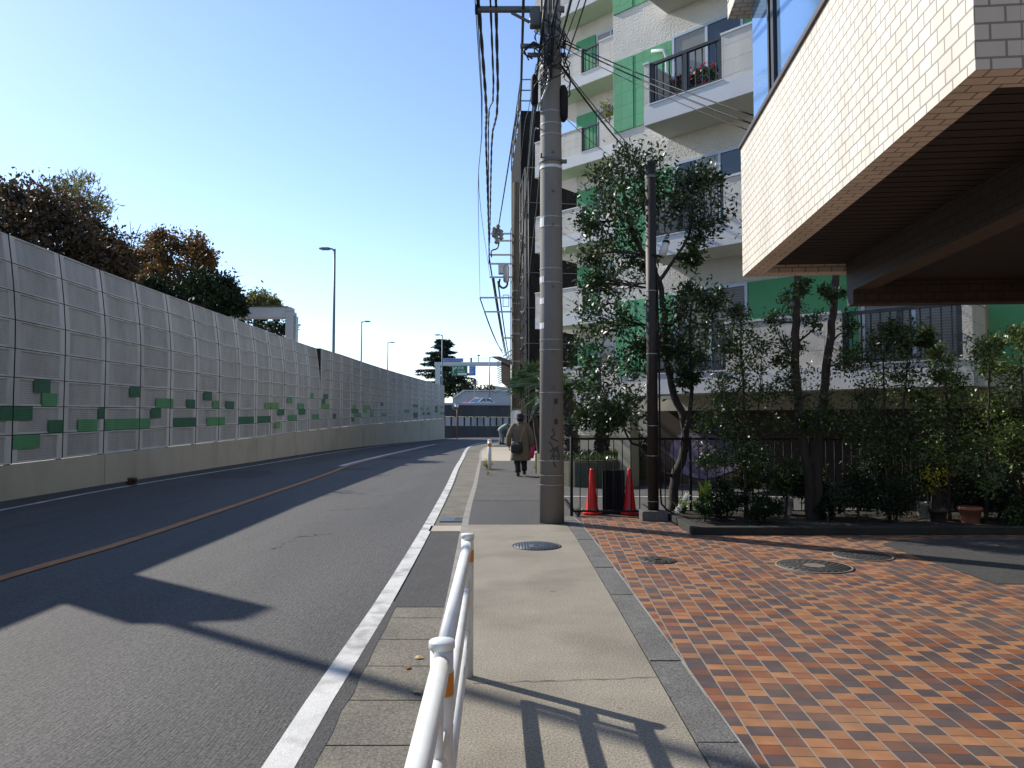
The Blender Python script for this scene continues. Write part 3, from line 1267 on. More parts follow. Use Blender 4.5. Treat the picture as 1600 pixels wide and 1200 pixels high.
def window(parent, x0, x1, yf, z0, z1, panes, rail=0.55):
    """aluminium sliding window on a wall whose face is at yf"""
    fr = MB()
    w = 0.06
    y0, y1 = yf - 0.055, yf - 0.001
    fr.bx(x0, x1, y0, y1, z1 - w, z1)
    fr.bx(x0, x1, y0, y1, z0, z0 + w)
    fr.bx(x0, x0 + w, y0, y1, z0 + w, z1 - w)
    fr.bx(x1 - w, x1, y0, y1, z0 + w, z1 - w)
    n = len(panes)
    ws = (x1 - x0 - 2 * w) / n
    for i in range(1, n):
        xm = x0 + w + ws * i
        fr.bx(xm - 0.03, xm + 0.03, y0 + 0.005, y1, z0 + w, z1 - w)
    o = fr.build('window', M['alu'], parent)
    for i, m_ in enumerate(panes):
        p = MB()
        a, b = x0 + w + ws * i + (0.03 if i else 0), x0 + w + ws * (i + 1) - (0.03 if i < n - 1 else 0)
        p.bx(a, b, yf - 0.03, yf - 0.012, z0 + w, z1 - w)
        p.build('pane', M[m_], o)
        if rail and m_ == 'pane_cream':
            q = MB()
            q.bx(a, b, yf - 0.045, yf - 0.031, z0 + (z1 - z0) * rail * 0.55, z0 + (z1 - z0) * rail * 0.55 + 0.05)
            q.build('cross_rail', M['alu'], o)
    return o


def railing(parent, x0, x1, y, z0, z1, step=0.145):
    m = MB()
    m.bx(x0, x1, y - 0.035, y + 0.035, z1 - 0.06, z1)
    m.bx(x0, x1, y - 0.02, y + 0.02, z0 + 0.06, z0 + 0.10)
    n = max(1, round((x1 - x0) / 0.85))
    for i in range(n + 1):
        x = x0 + (x1 - x0) * i / n
        x = min(max(x, x0 + 0.045), x1 - 0.045)
        m.bx(x - 0.045, x + 0.045, y - 0.03, y + 0.03, z0, z1 - 0.06)
    k = int((x1 - x0) / step)
    for i in range(1, k):
        x = x0 + (x1 - x0) * i / k
        m.bx(x - 0.011, x + 0.011, y - 0.011, y + 0.011, z0 + 0.10, z1 - 0.06)
    return m.build('railing', M['rail_dark'], parent)


def balcony(x0, x1, y0, y1, zb, solids, rails, soffit='soffit', left_wrap=None):
    """slab with a band, solid block pieces of parapet and dark railings between them"""
    s_ = MB()
    s_.bx(x0, x1, y0, y1, zb + 0.005, zb + 0.42)
    o = s_.build('balcony', M['white_trim'], apt)
    f = MB()
    f.bx(x0 + 0.03, x1 - 0.03, y0 + 0.03, y1 - 0.002, zb, zb + 0.004)
    f.build('soffit', M[soffit], o)
    for a, b in solids:
        p = MB()
        p.bx(a, b, y0 + 0.01, y0 + 0.15, zb + 0.42, zb + 1.34)
        p.build('parapet', M['block'], o)
        c = MB()
        c.bx(a - 0.015, b + 0.015, y0 - 0.012, y0 + 0.172, zb + 1.34, zb + 1.385)
        c.build('coping', M['white_trim'], o)
    for xs in ((x0, x0 + 0.13), (x1 - 0.13, x1)):
        p = MB()
        p.bx(xs[0] + 0.005, xs[1] - 0.005, y0 + 0.155, y1 - 0.002, zb + 0.42, zb + 1.34)
        p.build('side_parapet', M['block'], o)
        c = MB()
        c.bx(xs[0] - 0.01, xs[1] + 0.01, y0 + 0.175, y1 - 0.002, zb + 1.34, zb + 1.385)
        c.build('coping', M['white_trim'], o)
    for a, b in rails:
        railing(o, a, b, y0 + 0.08, zb + 0.42, zb + 1.36)
        c = MB()
        c.bx(a - 0.01, b + 0.01, y0 - 0.02, y0 + 0.14, zb + 0.42, zb + 0.445)
        c.build('ledge', M['white_trim'], o)
    return o


for k in range(6):
    zb = ZB[k]
    fl = zb + 0.42
    # near wing
    balcony(0.0, 6.0, 0.0, 0.998, zb, ((0.0, 0.13), (1.82, 4.02), (5.86, 6.0)), ((0.13, 1.82), (4.02, 5.86)))
    m = MB()
    m.bx(-1.47, -0.92, 0.965, 0.999, zb + 0.52, zb + 2.25)
    m.build('green_panel', M['green_block'], apt)
    m = MB()
    m.bx(-0.90, 0.10, 0.975, 0.999, zb + 0.52, zb + 2.25)
    m.build('green_panel', M['green_block'], apt)
    window(apt, 0.14, 1.84, 1.0, fl, zb + 2.30, (('pane_cream', 'pane_dark') if k not in (0, 1) else ('pane_dark', 'pane_cream', 'pane_dark') if k == 1 else ('shutter', 'shutter')))
    m = MB()
    m.bx(1.86, 2.9, 0.955, 0.999, fl, zb + 2.30)
    m.build('green_panel', M['green_flat'], apt)
    m = MB()
    m.bx(2.94, 3.98, 0.955, 0.999, fl, zb + 2.30)
    m.build('green_panel', M['green_flat'], apt)
    window(apt, 4.05, 5.8, 1.0, fl, zb + 2.30, ('shutter', 'shutter') if k == 0 else ('pane_cream', 'pane_dark'))
    m = MB()
    m.bx(6.05, 8.2, 0.955, 0.999, fl - 0.1, zb + 2.30)
    m.build('green_panel', M['green_flat'], apt)
    m = MB()
    m.bx(5.83, 6.02, 0.955, 0.999, fl - 0.1, zb + 2.30)
    m.build('cream_panel', M['cream'], apt)
    # far wing
    balcony(-9.74, -3.0, 7.5, 8.498, zb, ((-9.74, -7.52), (-6.70, -4.2)), ((-7.52, -6.70), (-4.2, -3.15)), soffit='soffit_green')
    m = MB()
    m.bx(-9.74, -8.52, 8.5, 10.5, zb + 0.005, zb + 0.42)
    m.bx(-9.70, -8.52, 8.5, 10.5, zb, zb + 0.004)
    m.build('balcony', M['white_trim'], apt)
    m = MB()
    m.bx(-8.45, -7.55, 8.43, 8.499, fl, zb + 2.3)
    m.build('green_panel', M['green_flat'], apt)
    window(apt, -7.5, -6.2, 8.5, fl, zb + 2.25, ('pane_cream', 'pane_dark'))
    m = MB()
    m.bx(-6.15, -5.0, 8.43, 8.499, fl, zb + 2.2)
    m.build('green_panel', M['green_flat'], apt)
# drain pipe beside the near window
m = MB()
m.tube([(-0.35, 0.90, ZB[2] + 2.12), (-0.02, 0.86, ZB[2] + 2.02), (0.06, 0.86, ZB[2] + 1.8), (0.07, 0.86, ZB[2] + 0.5)], 0.035, 8)
m.build('pipe', M['white_trim'], apt)
# pale wall and fence at the far wing's foot
fw = thing('garden_wall', 'low pale garden wall behind the sago palms at the foot of the apartment block', 'wall', (1.2, 24.0, 0))
m = MB()
m.bx(0, 6.5, 0, 0.14, 0, 1.0)
m.build('wall_body', M['stucco'], fw)
m = MB()
m.bx(-0.03, 6.53, -0.03, 0.17, 1.0, 1.06)
m.build('coping', M['cream'], fw)

# ------------------------------------------------------------------ the tile-clad building on the right
M['tile'] = brick_mat('tile', (0.76, 0.695, 0.575), (0.69, 0.625, 0.51), (0.30, 0.265, 0.22), 0.116, 0.0685, 0.0048, 0.45, 0.5, bump=0.5, spec=0.5)
M['tile_shaded'] = brick_mat('tile_shaded', (0.075, 0.06, 0.045), (0.065, 0.052, 0.04), (0.035, 0.03, 0.025), 0.116, 0.0685, 0.0048, 0.5, 0.5, bump=0.5)  # same tile for the beams, deep shade under the overhang put into its colour
M['tile_brown'] = brick_mat('tile_brown', (0.22, 0.155, 0.095), (0.19, 0.135, 0.08), (0.1, 0.08, 0.06), 0.23, 0.0685, 0.006, 0.6, 0.5, bump=0.5)
M['soffit_dark'] = louver_mat('soffit_dark', (0.075, 0.065, 0.055), (0.055, 0.047, 0.04), 0.2, 0.5)
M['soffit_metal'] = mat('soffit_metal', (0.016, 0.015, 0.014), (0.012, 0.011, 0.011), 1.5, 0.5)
M['cap_brown'] = mat('cap_brown', (0.07, 0.05, 0.042), None, 4, 0.45)
M['blue_glass'] = mat('blue_glass', (0.24, 0.42, 0.68), (0.20, 0.37, 0.62), 1.2, 0.08, 0.02, 2, metal=0.55, stretch=(0.4, 0.4, 0.12), spec=0.8)
M['mullion'] = mat('mullion', (0.02, 0.018, 0.017), None, 4, 0.4)
tb = thing('tile_clad_building', 'cream tile clad building overhanging the brick paved forecourt on a dark soffit', 'building', (1.79, 2.78, 0), -math.atan(0.0945))
Z0, Z1 = 2.90, 4.13
YF = 4.13
m = MB()
m.bx(0, 0.17, 0, YF, Z0, Z1)
m.build('tiled_band', M['tile'], tb)
m = MB()
m.bx(0.171, 10, 0.0, 0.17, Z0, Z1)
m.build('tiled_band', M['tile'], tb)
m = MB()
m.bx(0.171, 10, YF - 0.17, YF, Z0, Z1)
m.build('tiled_band', M['tile'], tb)
m = MB()
m.bx(-0.02, 0.2, -0.02, YF + 0.02, Z1, Z1 + 0.035)
m.bx(0.2, 10, -0.02, 0.2, Z1, Z1 + 0.035)
m.bx(0.2, 10, YF - 0.2, YF + 0.02, Z1, Z1 + 0.035)
m.build('cap_trim', M['cap_brown'], tb)
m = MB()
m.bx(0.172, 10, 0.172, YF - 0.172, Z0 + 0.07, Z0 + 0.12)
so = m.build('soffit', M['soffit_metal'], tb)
m = MB()
k = 0.2
while k < YF - 0.2:
    m.bx(0.172, 0.86, k, k + 0.005, Z0 + 0.0665, Z0 + 0.0695)
    k += 0.10
m.build('soffit_joints', M['mullion'], so)
# inner, lower frame of beams
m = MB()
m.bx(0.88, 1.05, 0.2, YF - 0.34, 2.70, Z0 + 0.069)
m.build('beam', M['tile_shaded'], tb)
m = MB()
m.bx(0.88, 10, YF - 0.335, YF - 0.18, 2.575, Z0 + 0.068)
m.build('beam', M['tile_shaded'], tb)
m = MB()
m.bx(2.35, 2.55, 0.2, YF - 0.34, 2.60, 2.76)
m.build('beam', M['tile_shaded'], tb)
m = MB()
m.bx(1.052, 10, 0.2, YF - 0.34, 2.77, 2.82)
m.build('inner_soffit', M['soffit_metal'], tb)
# glazing of the upper floor
m = MB()
m.bx(0.10, 0.13, 0.1, 4.02, Z1 + 0.036, 5.46)
g = m.build('glazing', M['blue_glass'], tb)
for y in (0.1, 1.55, 3.18):
    m = MB()
    m.bx(0.07, 0.16, y, y + 0.075, Z1 + 0.037, 5.46)
    m.bx(0.085, 0.15, y + 0.0755, y + 0.145, Z1 + 0.037, 5.46)
    m.bx(0.07, 0.16, y + 0.1455, y + 0.19, Z1 + 0.037, 5.46)
    m.build('mullion', M['mullion'], g)
m = MB()
m.bx(0.131, 10, 4.0, 4.02, Z1 + 0.036, 5.46)
m.build('glazing', M['blue_glass'], tb)
m = MB()
m.bx(-0.08, 10, -0.1, 4.25, 5.462, 6.8)
m.build('tiled_band', M['tile'], tb)
m = MB()
m.bx(0.1, 10, 0.1, 4.02, 6.802, 9.2)
m.build('upper_floor', M['tile'], tb)
# the unseen rest of the building, beside and behind the camera
m = MB()
m.bx(2.6, 12, -18, -1.2, 0, 11)
m.build('added_rear_wall', M['tile_brown'], tb)  # unseen wall added to block sky fill, brown to soften its bounce
m = MB()
m.bx(6.2, 6.9, 1.2, 1.9, 0, 2.77)
m.build('column', M['tile'], tb)
m = MB()
m.bx(8.6, 10.4, -1.19, 4.1, 0, 2.569)
m.build('ground_floor_wall', M['tile'], tb)
# ------------------------------------------------------------------ far structures: scaffolded block, underpass wall, deck, gantries, lamps, cars
M['net_black'] = mat('net_black', (0.02, 0.02, 0.021), (0.009, 0.009, 0.01), 3, 0.95, 0.5, 20, stretch=(1, 1, 0.4), dist=0.05, spec=0.1)
M['scaff'] = mat('scaff', (0.22, 0.22, 0.22), None, 4, 0.5)
M['dark_wall'] = mat('dark_wall', (0.10, 0.10, 0.105), (0.075, 0.075, 0.08), 1, 0.85, 0.1, 20)
net = thing('scaffolded_building', 'tall building wrapped in black scaffold netting with an open lattice on top', 'building', (0, 0, 0))
c0 = AT(823, 640, 37.0)
c1 = AT(799, 640, 50.0)
m = MB()
m.prism([(c0.x, c0.y), (c1.x, c1.y), (c1.x + 9, c1.y + 1.2), (c0.x + 9, c0.y + 1.2)], 0, AT(823, 262, 37).z)
m.build('net_cover', M['net_black'], net)
zt = AT(799, 250, 48).z
m = MB()
m.prism([(c0.x - .25, c0.y + 3.2), (c1.x, c1.y + .05), (c1.x + 1.6, c1.y + .2), (c0.x + 1.3, c0.y + 3.3)], AT(823, 262, 37).z + .01, zt)
m.build('net_cover', M['net_black'], net)
m = MB()
zz = AT(799, 208, 48).z
for q in range(5):
    t = q / 4
    for off in (0, 1.2):
        p = Vector((c0.x - .25, c0.y + 3.2, 0)).lerp(Vector((c1.x, c1.y, 0)), t) + Vector((off, 0.1, 0))
        m.tube([(p.x, p.y, zt), (p.x, p.y, zz)], 0.04, 6)
for z in (zt + .6, zt + 1.2, zz):
    for off in (0, 1.2):
        a = Vector((c0.x - .25 + off, c0.y + 3.3, z))
        b = Vector((c1.x + off, c1.y + .1, z))
        m.tube([a, b], 0.04, 6)
    for t in (0, .5, 1):
        p = Vector((c0.x - .25, c0.y + 3.3, z)).lerp(Vector((c1.x, c1.y + .1, z)), t)
        m.tube([p, p + Vector((1.2, 0, 0))], 0.035, 6)
m.build('scaffold_lattice', M['grey_metal'], net)
m = MB()
Zr = AT(823, 262, 37).z
for q in range(8):
    t = q / 7
    p = Vector((c0.x, c0.y, 0)).lerp(Vector((c1.x, c1.y, 0)), t) + Vector((-0.06, 0, 0))
    m.tube([(p.x, p.y, 0), (p.x, p.y, Zr)], 0.03, 6)
z = 1.8
while z < Zr:
    m.tube([(c0.x - .07, c0.y - .05, z), (c1.x - .07, c1.y, z)], 0.025, 5)
    m.tube([(c0.x, c0.y - .06, z), (c0.x + 7, c0.y + .87, z)], 0.025, 5)
    z += 1.8
for q in range(5):
    m.tube([(c0.x + .1 + 1.6 * q, c0.y - .05 + .2 * q, 0), (c0.x + .1 + 1.6 * q, c0.y - .05 + .2 * q, Zr)], 0.03, 6)
m.build('scaffold_tubes', M['grey_metal'], net)

house = thing('grey_house', 'dark grey house with ribbed upper wall beyond the apartment balconies', 'house', AT(930, 655, 44))
m = MB()
m.bx(-2.5, 8, 0, 8, -1, 14.2)
m.build('wall', M['dark_wall'], house)
m = MB()
m.bx(-3, 8.4, -0.4, 8.4, 14.2, 14.6)
m.build('roof', M['dark_brown'], house)
for z_ in (6.0, 9.5, 12.3):
    m = MB()
    m.bx(-1.8, 1.6, -0.06, -0.005, z_, z_ + 1.1)
    m.build('window', M['pane_dark'], house)

# underpass: retaining wall with pale panels below the expressway deck
M['pale_panel'] = mat('pale_panel', (0.52, 0.52, 0.50), (0.42, 0.42, 0.40), 1.2, 0.85, 0, dirt=(0.12, 0.12, 0.115), dscale=1.0, damt=0.6, stretch=(1, 1, 0.2))
M['dark_concrete'] = mat('dark_concrete', (0.085, 0.085, 0.085), (0.055, 0.055, 0.056), 0.9, 0.9, 0.2, 20, stretch=(1, 1, 0.25))
M['deck_grey'] = mat('deck_grey', (0.46, 0.46, 0.47), (0.40, 0.40, 0.41), 1.0, 0.85)
rw = thing('underpass_wall', 'dark retaining wall with a band of pale slabs where the road bends beneath the expressway', 'retaining wall', (0, 0, 0))
A_, B_ = Vector((-14, 69.0, 0)), Vector((26, 82.0, 0))


def rwbox(y_off, z0a, z0b, z1a, z1b, thick, nm, m_, x0=0.0, x1=1.0):
    a, b = A_.lerp(B_, x0), A_.lerp(B_, x1)
    n = Vector((-(B_ - A_).y, (B_ - A_).x, 0)).normalized()
    a, b = a + n * y_off, b + n * y_off
    a2, b2 = a + n * thick, b + n * thick
    za = lambda q0, q1, t: q0 + (q1 - q0) * t
    g = lambda p, z: Vector((p.x, p.y, z))
    m = MB()
    z00, z01, z10, z11 = za(z0a, z0b, x0), za(z0a, z0b, x1), za(z1a, z1b, x0), za(z1a, z1b, x1)
    m.face([g(a, z00), g(b, z01), g(b, z11), g(a, z10)])
    m.face([g(a, z10), g(b, z11), g(b2, z11), g(a2, z10)])
    m.face([g(b2, z01), g(a2, z00), g(a2, z10), g(b2, z11)])
    m.face([g(a, z00), g(a2, z00), g(b2, z01), g(b, z01)])
    m.face([g(a, z00), g(a, z10), g(a2, z10), g(a2, z00)])
    m.face([g(b, z01), g(b2, z01), g(b2, z11), g(b, z11)])
    return m.build(nm, m_, rw)


rwbox(0.0, -0.2, -0.2, 1.05, 0.65, 0.6, 'lower_wall', M['dark_concrete'])
n_p = 64
for k in range(n_p):
    rwbox(0.1, 1.07, 0.67, 1.95, 1.5, 0.2, 'pale_slab', M['pale_panel'], k / n_p + 0.002, (k + 1) / n_p - 0.002)
rwbox(0.22, 1.06, 0.66, 1.96, 1.52, 0.3, 'slab_backing', M['dark_concrete'])
rwbox(0.05, 1.97, 1.53, 2.98, 2.98, 0.6, 'upper_beam', M['dark_concrete'])
rwbox(-0.05, 2.985, 2.985, 3.2, 3.2, 0.7, 'coping', M['deck_grey'])

m = MB()
m.face([(-60, 70.5, 2.3), (60, 84, 2.3), (60, 200, 3.4), (-60, 200, 3.4)])
struct('expressway_deck', m, M['asphalt'])
sw = thing('expressway_side_wall', 'long pale grey expressway side wall with one sloping end behind the two cars', 'wall', (0, 0, 0))
D = 112.0
m = MB()
P = [AT(707, 629, D), AT(707, 624, D), AT(725, 611.3, D), AT(830, 612, D), AT(830, 629, D)]
for p in P:
    p.z = p.z
front = [(p.x, p.y, p.z if i not in (0, 4) else 2.6) for i, p in enumerate(P)]
backp = [(x, y + .4, z) for x, y, z in front]
m.face(front[::-1])
m.face(backp)
for i in range(5):
    j = (i + 1) % 5
    m.face([front[i], front[j], backp[j], backp[i]])
m.build('wall_panel', M['deck_grey'], sw, fix=True)
m = MB()
m.bar(P[1] + Vector((0, -.1, .12)), P[2] + Vector((0, -.1, .12)), 0.5, 0.25)
m.bar(P[2] + Vector((0, -.1, .12)), P[3] + Vector((0, -.1, .12)), 0.5, 0.12)
m.build('coping', M['white_trim'], sw)

# gantry with the direction signs
M['gantry_white'] = mat('gantry_white', (0.58, 0.59, 0.59), (0.5, 0.51, 0.51), 1, 0.6)
M['sign_green'] = mat('sign_green', (0.012, 0.16, 0.06), None, 3, 0.4)
M['sign_white'] = mat('sign_white', (0.75, 0.75, 0.75), None, 3, 0.5)
M['banner_pale'] = mat('banner_pale', (0.42, 0.44, 0.58), (0.36, 0.38, 0.52), 3, 0.7)
M['sign_paleblue'] = mat('sign_paleblue', (0.04, 0.17, 0.55), None, 3, 0.4)
D = 140.0
gb = AT(684, 600, D)
gan = thing('sign_gantry', 'white portal gantry over the expressway carrying green and blue signs in front of the cedar', 'sign gantry', (gb.x, D, 2.7))


def GA(px, py, dd=0.0):
    p = AT(px, py, D + dd)
    return p - Vector((gb.x, D, 2.7))


zb_, zt_ = GA(700, 571.8).z, GA(700, 566).z
m = MB()
m.bx(-0.45, 0.45, -0.45, 0.45, 0, zb_)
m.build('leg', M['gantry_white'], gan)
m = MB()
m.bx(-0.6, 14.5, -0.5, 0.5, zb_ + 0.01, zt_)
m.build('beam', M['gantry_white'], gan)
m = MB()
m.bx(14.55, 15.4, -0.45, 0.45, 0, zt_)
m.build('leg', M['gantry_white'], gan)
m = MB()
for k in range(30):
    x = 6.2 + k * 0.28
    m.bx(x, x + .04, -0.5, -0.46, zt_, zt_ + 0.75)
m.bx(6, 14.5, -0.5, -0.46, zt_ + 0.75, zt_ + 0.8)
m.build('railing', M['steel'], gan)
a, b = GA(693, 560.2), GA(724.5, 565.8)
m = MB()
m.bx(a.x, b.x, -0.75, -0.65, b.z, a.z)
o = m.build('banner', M['banner_pale'], gan)
m = MB()
rr = random.Random(2)
for row in range(2):
    x = a.x + .25
    while x < b.x - .3:
        w = rr.choice((.14, .2, .24))
        m.bx(x, x + w, -0.77, -0.752, a.z - .32 - row * .33, a.z - .1 - row * .33)
        x += w + .08
m.build('banner_lettering', M['sign_blue'], o)
a, b = GA(706.5, 572), GA(731, 587.5)
m = MB()
m.bx(a.x, b.x, -0.9, -0.78, b.z, a.z)
gs = m.build('green_sign', M['sign_green'], gan)
W_, H_ = b.x - a.x, a.z - b.z
m = MB()
y = -0.92
X = lambda u: a.x + u * W_
Zc = lambda v: b.z + v * H_
m.bar((X(.09), y, Zc(.32)), (X(.09), y, Zc(.92)), 0.02, 0.13)
m.bar((X(.09), y, Zc(.5)), (X(.24), y, Zc(.82)), 0.02, 0.13)
m.face([(X(.19), y, Zc(.86)), (X(.31), y, Zc(.93)), (X(.29), y, Zc(.68))])
m.bx(X(.37), X(.95), y - .01, y + .01, Zc(.06), Zc(.28))
m.build('sign_arrow', M['sign_white'], gs)


def lettering(txt, size, loc, m_, parent, name, rx=math.pi / 2, rz=0.0, align='LEFT', ext=0.006):
    cu = bpy.data.curves.new(name, 'FONT')
    cu.body = txt
    cu.size = size
    cu.align_x = align
    cu.extrude = ext
    t = bpy.data.objects.new(name + '_curve', cu)
    COL.objects.link(t)
    bpy.context.view_layer.update()
    me = bpy.data.meshes.new_from_object(t.evaluated_get(bpy.context.evaluated_depsgraph_get()))
    bpy.data.objects.remove(t)
    me.materials.clear()
    me.materials.append(m_)
    o = bpy.data.objects.new(name, me)
    COL.objects.link(o)
    o.parent = parent
    o.location = loc
    o.rotation_euler = (rx, 0, rz)
    return o


lettering('新宿', 0.62, (X(.36), y, Zc(.66)), M['sign_white'], gs, 'sign_lettering')
lettering('Shinjuku', 0.42, (X(.36), y, Zc(.38)), M['sign_white'], gs, 'sign_lettering')
lettering('800m', 0.3, (X(.03), y, Zc(.07)), M['sign_white'], gs, 'sign_lettering')
a, b = GA(733.5, 571.8), GA(743.6, 587.3)
m = MB()
m.bx(a.x, b.x, -0.9, -0.78, b.z, a.z)
bs = m.build('blue_sign', M['sign_paleblue'], gan)
m = MB()
for q, (w, h) in enumerate(((.8, .11), (.6, .07), (.8, .05), (.75, .11), (.6, .07))):
    zc = a.z - (0.18 + q * .34)
    x = a.x + .12
    xe = a.x + w * (b.x - a.x)
    while x < xe:
        m.bx(x, x + .1, -0.92, -0.902, zc - h, zc + h * .5)
        x += .14
m.build('sign_lettering', M['sign_white'], bs)
m = MB()
c = GA(747.5, 566)
m.tube([(c.x, 0, zt_), (c.x, 0, zt_ + 1.25)], .07, 6)
m.bx(c.x - .2, c.x + .35, -.15, .15, zt_ + 1.2, zt_ + 1.42)
m.build('camera_mast', M['grey_metal'], gan)

m = MB()
m.bx(c.x - .35 - 1.2, c.x + .0 - 1.2, -.3, .3, zt_, zt_ + .85)
m.build('equipment_box', M['grey_metal'], gan)
# near white gantry frame showing over the barrier, and its twin nearer the camera
M['gantry_pale'] = mat('gantry_pale', (0.52, 0.53, 0.55), (0.46, 0.47, 0.49), 1.5, 0.6)


def portal(label, x_leg, y, z_top, span, thick, g='white portal gantries behind the noise barrier', leg_w=0.45, hd=0.35):
    t = thing('portal_gantry', label, 'gantry', (x_leg, y, -0.16), 0, g)
    m = MB()
    m.bx(-leg_w, 0, -hd, hd, 0, z_top - 0.25)
    m.build('leg', M['gantry_pale'], t, bevel=0.03)
    m = MB()
    m.bx(-span, -leg_w - 0.005, -hd, hd, z_top - thick, z_top)
    m.bx(-leg_w - 0.004, -0.12, -hd, hd, z_top - 0.24, z_top)
    m.build('beam', M['gantry_pale'], t, bevel=0.03)
    m = MB()
    m.bx(-span, -0.3, -0.42, 0.42, z_top + 0.001, z_top + 0.04)
    m.build('cap_sheet', M['grey_metal'], t)
    m = MB()
    m.bx(0.002, 0.12, -0.25, 0.25, 1, z_top - 0.5)
    m.build('cable_ladder', M['steel'], t)
    m = MB()
    m.bx(-span, -span + 0.5, -0.34, 0.34, 0, z_top - thick - 0.003)
    m.build('leg', M['gantry_pale'], t)
    return t


D = 42.0
portal('white portal gantry rising above the noise barrier between the trees and the tall lamp', AT(461, 500, D).x, D, AT(461, 481, D).z + 0.16, 17, 0.62)

# a board and a tall lamp stand just outside the picture; their shadows lie on the road
ib = thing('information_board', 'edge on traffic information board on two posts behind the nearest barrier panels', 'traffic board', (-11.2, 12.5, -0.16))
m = MB()
pr = [(-.54, 4.6), (.55, 4.6), (.55, 7.66), (.05, 7.56), (-.54, 7.0)]
m.face([(.12, y, z) for y, z in pr])
m.face([(-.12, y, z) for y, z in pr][::-1])
for i in range(5):
    (y, z), (y2, z2) = pr[i], pr[(i + 1) % 5]
    m.face([(.12, y, z), (-.12, y, z), (-.12, y2, z2), (.12, y2, z2)])
m.build('board_case', M['gantry_pale'], ib, fix=True)
for y in (-.35, .35):
    m = MB()
    m.tube([(0, y, 0), (0, y, 4.59)], .08, 10)
    m.build('post', M['gantry_pale'], ib)

# lamps of the expressway
M['lamp_grey'] = mat('lamp_grey', (0.16, 0.20, 0.23), (0.13, 0.165, 0.19), 2, 0.5)
M['lamp_glass'] = mat('lamp_glass', (0.3, 0.31, 0.32), None, 2, 0.25)


def street_lamp(label, px, py_top, d, side=-1, zbase=-0.16, group='street lamps along the expressway'):
    p = AT(px, py_top, d)
    t = thing('street_lamp', label, 'street lamp', (p.x, d, zbase), 0, group)
    h = p.z - zbase
    m = MB()
    m.tube([(0, 0, 0), (0, 0, h * .5), (0, 0, h)], [0.11, 0.09, 0.065], 10)
    m.build('pole', M['lamp_grey'], t)
    m = MB()
    m.tube([(0, 0, h - 0.15), (side * 0.15, 0, h), (side * 0.3, 0, h + 0.03)], [0.06, .05, .05], 8)
    m.build('arm', M['lamp_grey'], t)
    m = MB()
    m.loft([[(side * xx, w * .19 * cy, h + .02 + w * .09 * cz) for cy, cz in ((-1, -.6), (-.7, .7), (.7, .7), (1, -.6))] for xx, w in ((.25, .5), (.35, 1), (.75, 1), (.95, .6))], smooth=False)
    o = m.build('lamp_head', M['lamp_grey'], t, fix=True)
    m = MB()
    m.bx(min(side * .4, side * .8), max(side * .4, side * .8), -.13, .13, h - .06, h - .04)
    m.build('lens', M['lamp_glass'], o)
    return t


street_lamp('tall grey street lamp standing nearest behind the noise barrier, much the largest of the lamps', 523, 389, 45, -1)
street_lamp('street lamp beside the traffic information board behind the nearest barrier panels', 800 - 1150 * 11.2 / 12.5, 600 - 900, 12.5, -1)
street_lamp('grey street lamp behind the noise barrier, second in size, beside the tall one', 565, 502.5, 78, 1)
street_lamp('small pale street lamp behind the noise barrier between the second lamp and the cedar', 606, 535, 100, 1)
street_lamp('slim street lamp standing in front of the dark cedar, head pointing away from the gantry', 691, 523.5, 92, -1)
street_lamp('distant slim lamp seen under the sign gantry above the side wall', 765, 558, 108, 1, 2.6)

# two cars on the deck
M['car_white'] = mat('car_white', (0.62, 0.66, 0.72), None, 3, 0.25, coat=0.5)
M['car_red'] = mat('car_red', (0.55, 0.04, 0.04), None, 3, 0.25, coat=0.5)
M['car_glass'] = glass_mat('car_glass', (0.02, 0.03, 0.05))
M['tyre'] = mat('tyre', (0.015, 0.015, 0.016), None, 5, 0.9)
M['headlight'] = mat('headlight', (0.6, 0.6, 0.6), None, 5, 0.15)


